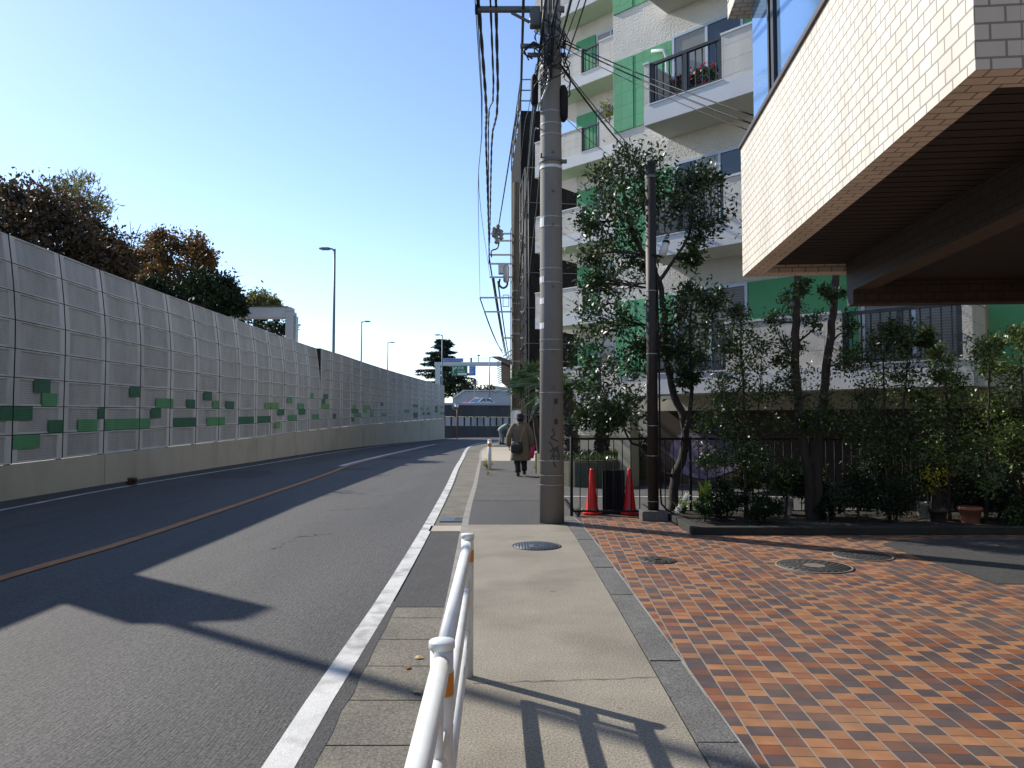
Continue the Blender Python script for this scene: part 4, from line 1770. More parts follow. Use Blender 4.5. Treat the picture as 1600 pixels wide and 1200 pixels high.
def car(name, label, loc, rz, paint):
    t = thing(name, label, 'car', loc, rz, 'cars on the expressway')
    W = 0.84

    def sec(x, zlist, w):
        z0, zm, z1 = zlist
        return [(x, -w, z0), (x, -w * 1.0, zm), (x, -w * .9, z1), (x, w * .9, z1), (x, w, zm), (x, w, z0)]
    m = MB()
    m.loft([sec(-2.15, (.35, .6, .78), W * .85), sec(-1.95, (.25, .62, .88), W), sec(-0.9, (.22, .66, .95), W), sec(0.7, (.22, .66, .93), W), sec(1.7, (.24, .6, .84), W), sec(2.1, (.34, .52, .68), W * .85)])
    m.build('body', paint, t, fix=True)
    m = MB()
    m.loft([sec(-1.75, (.9, .91, .92), W * .88), sec(-1.05, (.9, 1.1, 1.40), W * .80), sec(0.1, (.9, 1.1, 1.43), W * .80), sec(1.05, (.9, .91, .92), W * .88)], smooth=False)
    cab = m.build('cabin_glass', M['car_glass'], t, fix=True)
    m = MB()
    m.loft([sec(-1.08, (1.38, 1.41, 1.44), W * .74), sec(-.5, (1.42, 1.45, 1.48), W * .74), sec(.15, (1.40, 1.43, 1.46), W * .74)])
    for s_ in (-1, 1):
        m.bar((-.35, s_ * W * .86, .92), (-.35, s_ * W * .73, 1.42), .07, .05)
        m.bar((1.05, s_ * W * .84, .92), (.12, s_ * W * .72, 1.42), .06, .05)
        m.bar((-1.75, s_ * W * .84, .92), (-1.06, s_ * W * .72, 1.40), .09, .06)
    m.build('roof', paint, t)
    for x in (-1.3, 1.3):
        for s_ in (-1, 1):
            m = MB()
            m.tube([(x, s_ * W * .78, .3), (x, s_ * W * 1.0, .3)], .31, 18)
            w = m.build('wheel', M['tyre'], t)
            m = MB()
            m.tube([(x, s_ * W * 1.0, .3), (x, s_ * W * 1.02, .3)], .19, 14)
            m.build('rim', M['steel'], w)
    for s_ in (-1, 1):
        m = MB()
        m.box((2.04, s_ * .55, .62), (.12, .3, .13))
        m.build('headlight', M['headlight'], t)
    return t


p = AT(749.5, 632, 85)
car('white_car', 'white car with dark windscreen driving on the expressway above the underpass wall', (p.x, 85, 2.62), R(-90 - 40), M['car_white'])
p = AT(742, 630, 95)
rc = car('red_car', 'red car with a lamp on its roof half hidden behind the white car', (p.x, 95, 2.9), R(-90 - 40), M['car_red'])
m = MB()
m.box((-.3, 0, 1.53), (.25, .4, .13))
m.build('roof_lamp', M['headlight'], rc)

# no parking sign on the deck
p = AT(739, 600, 104)
t = thing('no_parking_sign', 'faded round road sign above the pale expressway side wall', 'road sign', (p.x + .2, 104, 2.8))
no_parking(t, AT(739.5, 598.5, 104).z - 2.8, 0.27)

# traffic mirror at the bend
M['mirror_orange'] = mat('mirror_orange', (0.45, 0.13, 0.06), None, 3, 0.5)
m_, nt, b = NT('mirror_face')
b.inputs['Base Color'].default_value = (0.8, 0.82, 0.82, 1)
b.inputs['Metallic'].default_value = 1.0
b.inputs['Roughness'].default_value = 0.04
M['mirror_face'] = m_
p = G(714, 686, ROAD_Z)
D = p.y
t = thing('traffic_mirror', 'round convex traffic mirror on an orange pole at the bend before the underpass wall', 'traffic mirror', p)
cz = AT(711, 635, D).z - ROAD_Z
m = MB()
m.tube([(0, 0, 0), (0, 0, cz + .15)], .045, 10)
m.build('pole', M['mirror_orange'], t)
m = MB()
prof = []
ring = lambda rad, y: [(rad * math.cos(2 * math.pi * k / 28) - .17, y, cz + rad * math.sin(2 * math.pi * k / 28)) for k in range(28)]
m.loft([ring(.31, -.02), ring(.31, -.10), ring(.28, -.11)])
o = m.build('mirror_housing', M['mirror_orange'], t, fix=True)
m = MB()
m.loft([ring(.285, -.112), ring(.22, -.14), ring(.12, -.158), ring(.02, -.165)])
m.build('mirror', M['mirror_face'], o, fix=True)

# brown slatted sign board hung from the building beyond the second pole
t = thing('slatted_board', 'dark brown slatted billboard hanging over the pavement beyond the second utility pole', 'billboard', (0, 0, 0))
a0, a1 = AT(777, 559, 60), AT(808, 577, 40)
b0, b1 = AT(783.5, 598, 60), AT(808, 617, 40)
a0, b0 = AT(783, 563, 56), AT(783.5, 598, 56)
M['board_brown'] = mat('board_brown', (0.030, 0.023, 0.018), (0.02, 0.016, 0.013), 2, 0.9, spec=0.03)
m = MB()
nb = Vector((0.15, 0.05, 0))
m.face([a0, b0, b1, a1])
m.face([a0 + nb, a1 + nb, b1 + nb, b0 + nb])
for p, q in ((a0, a1), (a1, b1), (b1, b0), (b0, a0)):
    m.face([p, q, q + nb, p + nb])
m.build('panel', M['board_brown'], t, fix=True)
m = MB()
for k in range(1, 9):
    m.bar(a0.lerp(b0, k / 9) + Vector((-.03, 0, 0)), a1.lerp(b1, k / 9) + Vector((-.03, 0, 0)), .03, .04)
m.build('slats', M['board_brown'], t)
m = MB()
m.bar(AT(776, 558, 56), a1 + Vector((0, 0, .2)), .5, .12)
m.build('roof_rail', M['board_brown'], t)
m = MB()
for q in range(11):
    z_ = a0.lerp(b0, q / 10)
    m.bar(z_, z_ + Vector((-.32, .3, -.12)), .04, .04)
    m.bar(z_ + Vector((-.32, .3, -.12)), a0.lerp(b0, min(1, (q + 1) / 10)), .035, .035)
m.build('edge_lattice', M['scaff'], t)
m = MB()
for py in (545, 552, 560):
    m.bar(AT(786, py + 12, 56), AT(806, py - 4, 44), .06, .06)
m.build('stay_bars', M['grey_metal'], t)
# white roofed shed beyond the deck
t = thing('white_roofed_hall', 'low hall with a white sloping roof beyond the expressway side wall', 'building', AT(790, 640, 150))
m = MB()
z0 = t.location.z
h1 = AT(770, 603, 150).z - z0
h2 = AT(800, 611, 150).z - z0
m.face([(-2.6, 0, 0), (6, 0, 0), (6, 0, h2 - .3), (-2.6, 0, h1)])
m.bx(-2.6, 6, .01, 8, 0, h2 - .4)
m.build('wall', M['white_trim'], t)
m = MB()
m.bar((-3.2, 4, h1 + .1), (7, 4, h2 - .5), 8.6, .2)
m.build('roof', M['sign_white'], t)
# ------------------------------------------------------------------ utility poles and cables
GROUPW = 'overhead cables along the street'


def pole(label, base, r0, r1, h, m_='pole_concrete'):
    t = thing('utility_pole', label, 'utility pole', base, 0, 'concrete utility poles')
    m = MB()
    m.tube([(0, 0, -0.1), (0, 0, h * .3), (0, 0, h * .65), (0, 0, h)], [r0, r0 + (r1 - r0) * .3, r0 + (r1 - r0) * .65, r1], 28)
    m.build('shaft', M[m_], t)
    return t, (lambda z: r0 + (r1 - r0) * z / h)


pb = G(862, 819)
pb.y += 0.18
pb.x = AT(862.3, 800, pb.y).x
PD = pb.y
P1, rad = pole('thick concrete utility pole with graffiti and bands standing on the pavement beside the red cones', pb, 0.188, 0.142, 11.5)


def zP(py):
    return AT(862, py, PD - 0.17).z


def band(parent, z, m_, h=0.012, out=0.006, name='band', a0=0, a1=2 * math.pi, rd=rad, seg=28):
    m = MB()
    P = []
    n = max(3, int(seg * abs(a1 - a0) / (2 * math.pi)))
    full = abs(a1 - a0) > 6.2
    lo, hi = [], []
    for k in range(n + 1):
        th = a0 + (a1 - a0) * k / n
        r = rd(z) + out
        lo.append((r * math.cos(th), r * math.sin(th), z - h / 2))
        hi.append((r * math.cos(th), r * math.sin(th), z + h / 2))
    for k in range(n):
        m.face([lo[k], lo[k + 1], hi[k + 1], hi[k]], 0, True)
    return m.build(name, m_, parent)


for py in (818 - 60, 808 - 65, 720, 613, 546, 530, 440, 418, 352, 337, 207, 190, 171):
    band(P1, zP(py), M['steel'], 0.014)
band(P1, zP(258), M['white_sticker'], 0.045, 0.008)
band(P1, zP(247), M['grey_metal'], 0.05, 0.014, name='clamp')
m = MB()
m.box((0.2, -0.02, zP(247)), (0.09, .05, .05))
m.build('clamp_lug', M['grey_metal'], P1)
for py, h in ((345, .14), (436, .11), (469, .09), (508, .09)):
    band(P1, zP(py), M['white_sticker'], h, 0.004, name='sticker', a0=R(172), a1=R(228))
for py in (237, 298, 350, 447, 550, 606, 640, 670):
    m = MB()
    z = zP(py)
    m.tube([(0.02, -rad(z) + .01, z), (0.02, -rad(z) - .035, z)], .016, 8)
    m.build('step_bolt', M['grey_metal'], P1)
for py in (627, 659):
    m = MB()
    z = zP(py)
    m.box((0.055, -rad(z) - .001, z), (.05, .02, .075))
    m.build('rust_plate', M['dark_brown'], P1)
# graffiti strokes round the shaft
M['graffiti'] = mat('graffiti', (0.045, 0.042, 0.038), (0.075, 0.07, 0.062), 12, 0.8)


def stroke(pts, w=0.012):
    m = MB()
    Q = catmull([(x, y, 0) for x, y in pts], 6)
    L, U = [], []
    for i, p in enumerate(Q):
        t = (Q[min(i + 1, len(Q) - 1)] - Q[max(i - 1, 0)]).normalized()
        for lst, s_ in ((L, -1), (U, 1)):
            q = p + Vector((-t.y, t.x, 0)) * w * s_
            d = PD - 0.17
            w_ = AT(q.x, q.y, d)
            lx, z = w_.x - pb.x, w_.z
            r = rad(z) + 0.003
            lx = max(-r, min(r, lx))
            lst.append((lx, -math.sqrt(max(r * r - lx * lx, 1e-6)), z))
    m.strip(L, U)
    return m.build('graffiti', M['graffiti'], P1)


for s_ in (((862, 670), (867, 678), (861, 684), (872, 690)), ((858, 690), (864, 700), (859, 706), (873, 697)), ((862, 712), (869, 703), (875, 715)), ((860, 716), (868, 712), (876, 722)), ((866, 712), (865, 722), (868, 730)), ((871, 700), (874, 712))):
    stroke(s_, 1.1)

# crossarm with cables, brackets, joint boxes and looped leads near the top
za = AT(800, 12, PD).z
m = MB()
m.bar((AT(743, 12, PD).x - pb.x, 0.05, za), (0.22, 0.05, za), 0.075, 0.075)
arm = m.build('crossarm', M['grey_metal'], P1, bevel=.005)
m = MB()
m.bar((AT(799, 18, PD).x - pb.x, .05, za - .05), (-.1, .05, za - .33), .035, .035)
m.build('brace', M['grey_metal'], P1)
m = MB()
m.box((-0.24, 0.02, za - .16), (.18, .16, .3))
m.build('bracket', M['grey_metal'], P1, bevel=.03)
m = MB()
m.bar((AT(743, 12, PD).x - pb.x - .01, .05, za), (AT(743, 12, PD).x - pb.x + .03, .05, za), .11, .11)
m.build('end_cap', M['black_metal'], P1)
for py, x0 in ((72, 813), (86, 824)):
    z = AT(800, py, PD).z
    m = MB()
    m.bar((AT(x0, py, PD).x - pb.x, .0, z), (0.24, .0, z), .055, .055)
    m.build('short_arm', M['grey_metal'], P1)
for py in (20, 48, 62, 92, 100, 108):
    z = AT(860, py, PD).z
    band(P1, z, M['grey_metal'], 0.05, .012, name='clamp')
m = MB()
x = AT(835, 140, PD).x - pb.x
m.loft([[(x + .06 * math.cos(a) * s_, .0 + .07 * math.sin(a) * s_, z) for a in [2 * math.pi * k / 12 for k in range(12)]] for z, s_ in ((AT(835, 166, PD).z, .55), (AT(835, 160, PD).z, 1), (AT(835, 125, PD).z, 1), (AT(835, 118, PD).z, .6))])
m.build('joint_closure', M['black_metal'], P1)
m = MB()
x = AT(880, 160, PD).x - pb.x
m.loft([[(x + .075 * math.cos(a) * s_, -.03 + .1 * math.sin(a) * s_, z) for a in [2 * math.pi * k / 14 for k in range(14)]] for z, s_ in ((AT(880, 191, PD).z, .4), (AT(880, 185, PD).z, .95), (AT(880, 145, PD).z, 1), (AT(880, 136, PD).z, .5))])
m.build('joint_closure', M['black_metal'], P1)
rr = random.Random(77)
for q in range(26):
    m = MB()
    z0 = AT(860, rr.uniform(20, 110), PD).z
    z1 = z0 - rr.uniform(.15, .7)
    th0, th1 = rr.uniform(math.pi * .9, math.pi * 2.1), rr.uniform(math.pi * .9, math.pi * 2.1)
    P = []
    for k in range(9):
        t = k / 8
        th = th0 + (th1 - th0) * t
        r = rad(5) + .03 + .1 * math.sin(math.pi * t) * rr.uniform(.5, 1.6)
        P.append((r * math.cos(th), r * math.sin(th), z0 + (z1 - z0) * t - .1 * math.sin(math.pi * t)))
    m.tube(catmull(P, 3), rr.choice((.006, .008, .011)), 5)
    m.build('looped_lead', M['cable'], P1)
for q, (a, b, c) in enumerate((((828, 72), (818, 82), (832, 92)), ((838, 66), (820, 76), (826, 94)), ((842, 70), (833, 66), (822, 78)))):
    m = MB()
    P = [Vector(AT(x_, y_, PD - .05)) - pb for x_, y_ in (a, b, c)]
    m.tube(catmull(P, 6), .012, 6)
    m.build('looped_lead', M['cable'], P1)
m = MB()
P = [Vector(AT(x_, y_, PD - .2)) - pb for x_, y_ in ((846, 158), (856, 130), (858, 105), (864, 99), (872, 103))]
m.tube(catmull(P, 6), .016, 6)
m.build('pale_lead', M['steel'], P1)
for q in range(4):
    m = MB()
    xo = (-.13, -.02, .05, .1)[q]
    P = [(xo, -.2, AT(860, -70, PD).z), (xo - .02, -.22, AT(860, 20, PD).z), (xo * .6 - .03, -.2, AT(860, 80, PD).z), (xo * .5 - .05, -.19, AT(860, 130, PD).z)]
    m.tube(catmull(P, 5), (.018, .012, .016, .01)[q], 6)
    m.build('riser_cable', M['cable'], P1)

# second pole, far along the pavement
p2 = AT(806.5, 690, 34)
p2.z = 0
M['pole_dark'] = mat('pole_dark', (0.085, 0.07, 0.057), (0.06, 0.05, 0.042), 2.0, 0.85, 0.15, 60, stretch=(1, 1, 0.3), spec=0.2)
P2, rad2 = pole('slimmer concrete utility pole beyond the walking man in front of the netted building', p2, 0.20, 0.16, AT(806, 286, 34).z, 'pole_dark')
z2 = lambda py: AT(806, py, 34).z
for (x0, py) in ((767, 365), (778, 376), (764, 398), (764, 412), (765, 433), (750, 465), (757, 487), (784, 528)):
    m = MB()
    x = AT(x0, py, 34).x - p2.x
    m.bar((x, 0.02, z2(py)), (0.35, 0.02, z2(py)), .07, .07)
    m.build('crossarm', M['steel'], P2)
m = MB()
rr = random.Random(4)
for (x0, py) in ((772, 362), (778, 358), (783, 366), (776, 372)):
    q = AT(x0, py, 34) - p2
    m = MB()
    m.lathe([(.05, -.28), (.13, -.2), (.07, -.12), (.13, -.02), (.07, .06), (.12, .14), (.04, .22)], (q.x, 0, q.z), 10)
    m.build('insulator', M['grey_metal'], P2)
q = AT(784, 420, 34) - p2
m = MB()
m.box((q.x, 0, q.z), (.32, .35, .5))
m.build('switch_box', M['steel'], P2, bevel=.03)
q = AT(791, 428, 34) - p2
m = MB()
m.lathe([(.08, -.42), (.14, -.36), (.15, .3), (.1, .42)], (q.x, -.1, q.z), 12)
m.build('arrester', M['steel'], P2)
m = MB()
P = [Vector(AT(x_, y_, 34)) - p2 for x_, y_ in ((781, 436), (780, 445), (786, 450), (792, 446), (793, 436))]
m.tube(catmull(P, 5), .05, 7)
m.build('looped_lead', M['dark_brown'], P2)
P = [Vector(AT(x_, y_, 34)) - p2 for x_, y_ in ((780, 378), (777, 388), (768, 392), (768, 402))]
m = MB()
m.tube(catmull(P, 5), .035, 6)
m.build('looped_lead', M['dark_brown'], P2)
for py in (455, 475, 500, 522, 565, 640):
    band(P2, z2(py), M['grey_metal'], .08, .02, name='clamp', rd=rad2)
q = AT(789, 470, 34) - p2
m = MB()
for a, b in (((786, 461), (795, 461)), ((795, 461), (795, 479)), ((795, 479), (786, 479)), ((786, 479), (786, 461))):
    m.bar(AT(*a, 34) - p2, AT(*b, 34) - p2, .035, .035)
m.build('wire_frame', M['steel'], P2)
m = MB()
m.tube([(-rad2(3) - .03, -.05, 0.1), (-rad2(3) - .03, -.05, AT(800, 570, 34).z)], .035, 6)
m.build('conduit', M['white_sticker'], P2)
m = MB()
q = AT(801, 658, 34) - p2
m.lathe([(rad2(2) + .012, -.5), (rad2(2) + .012, .5)], (0, 0, q.z), 20, cap=False)
m.build('wrap_sheet', M['white_sticker'], P2)


def cable(label, pts, r, sag=0.0, twist=False, seg=6, group=GROUPW):
    P = [Vector(p) for p in pts]
    t = thing('overhead_cable', label, 'cable', P[0], 0, group)
    Q = []
    for a, b in zip(P[:-1], P[1:]):
        n = 14
        for k in range(n):
            u = k / n
            Q.append(a.lerp(b, u) - Vector((0, 0, sag * (a - b).length * 4 * u * (1 - u))))
    Q.append(P[-1])
    m = MB()
    if twist:
        D = resample(Q, 0.12)
        for s_ in (0, 1):
            W = []
            for k, p in enumerate(D):
                th = k * .42 + s_ * math.pi
                W.append(p + Vector((math.cos(th) * r * .34, math.sin(th) * r * .34, 0)) - P[0])
            m.tube(W, r * .66, 6)
    else:
        m.tube([q - P[0] for q in Q], r, seg)
    m.build('cable_run', M['cable'], t)
    return t


def back_of(px, py, dx=0.0):
    """where the span from the pole behind the camera hangs"""
    p = AT(px, py, PD)
    return p + Vector((dx, -(PD + 18), 1.0))


D2 = 34
spans = (
    ('thin outermost cable hanging from the very tip of the crossarm', ((743, 10), (747, 300), (750, 465)), .008, False),
    ('thin cable close beside the outermost one on the crossarm tip', ((745.5, 10), (748.5, 300), (766, 434)), .008, False),
    ('thick twisted black cable hanging nearest the crossarm tip', ((748, 9), (759.5, 230), (764.5, 398)), .034, True),
    ('slim black cable with a tied lashing wire between the two thick ones on the crossarm', ((766.5, 9), (763, 200), (764, 412)), .022, True),
    ('thick twisted black cable hanging midway along the crossarm', ((775, 9), (768, 230), (765, 380)), .030, True),
    ('single black cable hanging from the crossarm close to the pole bracket', ((817.5, 12), (803, 200), (778, 360)), .024, False),
)
for lab, pts, r, tw in spans:
    a = AT(pts[0][0], pts[0][1], PD)
    mid = AT(pts[1][0], pts[1][1], PD + (D2 - PD) * .42)
    b = AT(pts[2][0], pts[2][1], D2)
    Q = catmull([back_of(pts[0][0], pts[0][1], -.2), a, mid, b], 10)
    cable(lab, Q[::2] + [Q[-1]], r, 0, tw)
close = (
    ('black cable running from the pole top down along its left side to the far pole', ((858, -60), (846, 60), (835, 150), (826, 250), (812, 440)), .026),
    ('black cable leaving the left joint closure for the far pole', ((836, 165), (828, 240), (820, 330), (806, 500)), .020),
    ('thin drop line from the pole to the far pole, left of the white band', ((843, 200), (834, 215), (829, 300), (811, 470)), .009),
    ('thin line from the pole bracket to the open lattice of the netted building', ((838, 100), (826, 170), (818, 210), (806, 330)), .007),
    ('slack thin line rising from the far pole to the near pole beside the apartment balconies', ((846, 240), (838, 330), (828, 420), (815, 560)), .012),
)
for lab, pts, r in close:
    n = len(pts)
    ds = [PD - .25 + (D2 - PD) * (max(0, k - (1 if n == 5 else 0)) / (n - 1)) ** 1.6 for k in range(n)]
    ds[-1] = D2
    Q = catmull([AT(x, y, d) for (x, y), d in zip(pts, ds)], 8)
    cable(lab, Q, r)
above = (
    ('thick cable coming down to the pole from above, leftmost of those over the pole', (900, -160, 6), (862, 40, 11.0), .022),
    ('cable coming down to the right side of the pole from above the street', (930, -160, 6.3), (872, 75, 11.0), .020),
    ('thin curled cable between the pole and the apartment balcony top', (925, -60, 8), (880, 70, 11.1), .009),
    ('thin slack cable right of the pole, furthest out from it', (940, -80, 8), (882, 100, 11.1), .011),
)
for lab, a, b, r in above:
    cable(lab, [AT(*a) + (AT(*a) - AT(*b)) * 1.5, AT(*a), AT(*b)], r, .01)
house_lines = (
    ('thick black service cable sloping down from the pole to the apartment wall behind the tree', (874, 100, 11.1), (990, 246, 16.9), .018),
    ('thin service cable just above the thick one, sloping down to the apartment wall', (876, 100, 11.1), (1000, 243, 16.9), .009),
    ('uppermost service line from the pole across the near balcony to the tile clad building', (876, 60, 11.1), (1182, 182, 8.0), .009),
    ('second service line from the pole across the near balcony, just below the uppermost', (876, 64, 11.1), (1182, 196, 8.0), .011),
    ('lowest thin service line from the pole across the front of the near balcony', (876, 72, 11.1), (1178, 207, 8.0), .006),
    ('very thin wire from the pole to the tree top, lowest of the sloping wires', (884, 185, 11.1), (985, 262, 16.9), .005),
)
for lab, a, b, r in house_lines:
    cable(lab, [AT(*a), AT(*b)], r, .012, group='service lines from the pole to the buildings')
beyond = (
    ('outer cable dropping from the far pole arm tip down to the bend', (750, 466), (786, 552), .03),
    ('thin outer cable dropping beside the outer one beyond the far pole', (757, 487), (785, 548), .03),
    ('black cable dropping from the upper arms of the far pole to the bend', (764, 400), (790, 556), .035),
    ('brown lead cable dropping steeply beyond the far pole', (771, 434), (793, 560), .045),
    ('innermost cable dropping from the far pole to the slatted board', (778, 440), (796, 562), .035),
)
for lab, a, b, r in beyond:
    cable(lab, [AT(a[0], a[1], D2), AT(b[0], b[1], 62)], r, .01)

# ------------------------------------------------------------------ dark steel post with floodlight, on its concrete foot
b0 = G(1021, 812)
sp = thing('steel_post', 'tall dark brown steel post with a small floodlight on a square concrete foot', 'post', b0)
D = b0.y
hz = AT(1022, 256, D).z
m = MB()
m.tube([(0, 0, 0), (0, 0, hz)], .085, 20)
m.build('shaft', M['dark_brown'], sp)
m = MB()
m.lathe([(.088, -.02), (.088, .02), (.06, .03), (.0, .032)], (0, 0, hz), 20, cap=False)
m.build('cap', M['dark_brown'], sp)
for py in (277, 455, 553, 665, 712, 783):
    m = MB()
    m.lathe([(.091, -.022 if py == 277 else -.006), (.091, .022 if py == 277 else .006)], (0, 0, AT(1022, py, D).z), 20, cap=False)
    m.build('clamp', M['grey_metal'] if py == 277 else M['steel'], sp)
m = MB()
m.box((0.0, 0, .07), (.40, .34, .16))
m.build('concrete_foot', M['kerbstone'], sp, bevel=.02)
fl = AT(1036, 391, D) - b0
m = MB()
m.tube([fl + Vector((-.03, -.06, -.11)), fl + Vector((.035, -.06, .10))], [.065, .055], 14)
o = m.build('floodlight', M['white_sticker'], sp)
m = MB()
m.tube([fl + Vector((.035, -.06, .10)), fl + Vector((.045, -.06, .14))], [.062, .05], 14)
m.build('lamp_cap', M['black_metal'], o)
m = MB()
m.tube([(0.0, -.08, fl.z - .1), fl + Vector((-.02, -.04, -.1))], .02, 6)
m.build('bracket', M['black_metal'], sp)
m = MB()
m.tube(catmull([(.08, -.05, hz * .7), (.1, -.06, hz * .4), (.1, -.07, .5), (.16, -.08, .2), (.4, -.05, .07), (.6, .02, .06)], 6), .015, 6)
m.build('conduit', M['black_metal'], sp)

# ------------------------------------------------------------------ black railing round the yard
FY = 11.92
x_l = AT(893, 750, FY).x
ra = thing('yard_railing', 'black vertical bar railing between the brick forecourt and the yard, cones standing behind it', 'railing', (x_l, FY, 0))
ZT = AT(900, 684, FY).z
m = MB()
m.bx(0, 13.0, -.02, .02, ZT - .035, ZT)
m.build('top_rail', M['black_metal'], ra)
m = MB()
m.bx(0, 13.0, -.018, .018, .07, .10)
m.build('bottom_rail', M['black_metal'], ra)
k = 0
x = 0.0
while x < 13:
    m = MB()
    if k % 14 == 0:
        m.tube([(x, 0, -.05), (x, 0, ZT + .02)], .024, 8)
        m.build('post', M['black_metal'], ra)
    else:
        m.tube([(x, 0, .085), (x, 0, ZT - .02)], .0085, 6)
        m.build('bar', M['black_metal'], ra)
    x += .137
    k += 1
m = MB()
for z in (.09, ZT - .02):
    m.tube([(0, 0, z), (-.02, 2.8, z)], .014, 6)
m.build('return_rail', M['black_metal'], ra)

# dark corrugated box between the cones
bb = AT(959, 806, 12.28)
bb.z = 0
bxo = thing('black_panel', 'black corrugated plastic panel standing between the two red cones', 'panel', bb)
m = MB()
zt = AT(959, 735, 12.2).z
P = []
for k in range(25):
    P.append((-.185 + .37 * k / 24, .012 * math.sin(k * 1.6), 0))
A2 = [Vector(p) for p in P]
m.strip([p + Vector((0, -.02, 0.02)) for p in A2], [p + Vector((0, -.02, zt)) for p in A2])
m.strip([p + Vector((0, .02, zt)) for p in A2], [p + Vector((0, .02, .02)) for p in A2])
m.strip([p + Vector((0, -.02, zt)) for p in A2], [p + Vector((0, .02, zt)) for p in A2])
for e in (0, -1):
    m.face([A2[e] + Vector((0, -.02, .02)), A2[e] + Vector((0, .02, .02)), A2[e] + Vector((0, .02, zt)), A2[e] + Vector((0, -.02, zt))])
m.build('sheet', M['black_metal'], bxo)
m = MB()
m.bx(-.2, .2, -.06, .06, 0, .05)
m.build('foot', M['black_metal'], bxo)

# cones
M['cone_red'] = mat('cone_red', (0.74, 0.022, 0.016), (0.64, 0.018, 0.013), 5, 0.35, 0.03, 20)
for (px, py, lab) in ((925, 808, 'bright red traffic cone behind the railing, left of the black panel beside the pole'), (984, 809, 'red traffic cone behind the railing, right of the black panel beside the steel post')):
    p = AT(px, py, 12.22)
    p.z = 0
    c = thing('traffic_cone', lab, 'traffic cone', p, rr.uniform(0, 1), 'red traffic cones')
    h = AT(px, 732, 12.22).z
    m = MB()
    m.lathe([(.125, .03), (.118, .06), (.10, .10), (.034, h - .03), (.03, h - .01), (.018, h)], (0, 0, 0), 24)
    m.build('cone_body', M['cone_red'], c)
    m = MB()
    m.prism([(.17 * math.cos(a), .17 * math.sin(a)) for a in [2 * math.pi * k / 8 + .39 for k in range(8)]], 0, .035)
    m.build('base', M['cone_red'], c, bevel=.01)

# ------------------------------------------------------------------ white guard rail along the kerb
gp2 = G(730, 1057)
gp1 = Vector((AT(689, 1005, 2.33).x, 2.36, 0))
gdir = (gp2 - gp1)
SPAN = gdir.length
gdir.normalize()
# its local x runs from the far end post back along the kerb
gr = thing('guard_rail', 'white tubular steel guard rail with orange reflector bands along the kerb in front', 'guard rail', gp2, math.atan2(-gdir.y, -gdir.x))
GH = 0.845
for k in range(4):
    x = k * SPAN
    m = MB()
    m.tube([(x, 0, -.05), (x, 0, GH)], .037, 20)
    m.lathe([(.038, -.016), (.0415, -.012), (.0415, .006), (.039, .010), (.0, .012)], (x, 0, GH), 24, cap=False)
    p_ = m.build('post', M['white_paint'], gr)
    m = MB()
    m.lathe([(.0385, -.035), (.0385, .035)], (x, 0, GH - .12), 20, cap=False)
    m.build('reflector_band', M['orange_sticker'], p_)
for k in range(3):
    x0, x1 = k * SPAN, (k + 1) * SPAN
    m = MB()
    m.tube([(x0 + .045, 0, GH - .055), (x1 - .045, 0, GH - .055)], .030, 16)
    m.build('top_tube', M['white_paint'], gr)
    zt_g, zm_g, zb_g = .54, .30, .30
    a, b = x0 + .16, x1 - .16
    m = MB()
    m.tube(catmull([(a, 0, zb_g), (a, 0, zt_g - .06), (a + .018, 0, zt_g - .018), (a + .06, 0, zt_g), ((a + b) / 2, 0, zt_g), (b - .06, 0, zt_g), (b - .018, 0, zt_g - .018), (b, 0, zt_g - .06), (b, 0, zb_g)], 5), .028, 12)
    m.build('inner_loop', M['white_paint'], gr)
    m = MB()
    m.tube([(a - .02, 0, zm_g), (b + .02, 0, zm_g)], .028, 12)
    m.build('middle_tube', M['white_paint'], gr)
    for e, s_ in ((a, 1), (b, -1)):
        m = MB()
        m.tube([(e, 0, zt_g - .04), (e, 0, GH - .075)], .017, 10)
        m.build('upright_tube', M['white_paint'], gr)
        m = MB()
        m.bar((e - s_ * .15, 0, zt_g + .03), (e - s_ * .01, 0, zt_g + .03), .03, .05)
        m.build('bracket', M['white_paint'], gr)

# lone guard post further on
p = G(765, 735)
lp = thing('guard_post', 'short white guard post with orange band standing in yellow grass at the kerb', 'guard post', p)
m = MB()
hz = .93
m.tube([(0, 0, -.05), (0, 0, hz)], .058, 18)
m.lathe([(.062, -.03), (.064, 0), (.05, .012), (0, .014)], (0, 0, hz), 18, cap=False)
m.build('post_tube', M['white_paint'], lp)
m = MB()
m.lathe([(.06, -.05), (.06, .05)], (0, 0, hz - .15), 18, cap=False)
m.build('reflector_band', M['orange_sticker'], lp)

# ------------------------------------------------------------------ manhole covers and small ground things
M['iron_blue'] = mat('iron_blue', (0.10, 0.12, 0.145), (0.075, 0.09, 0.11), 14, 0.5, 0.5, 60, metal=0.3)
M['iron'] = mat('iron', (0.085, 0.08, 0.075), (0.055, 0.052, 0.05), 14, 0.6, 0.5, 60, metal=0.3)
M['iron_light'] = mat('iron_light', (0.20, 0.17, 0.14), (0.13, 0.11, 0.095), 14, 0.7, 0.4, 60)


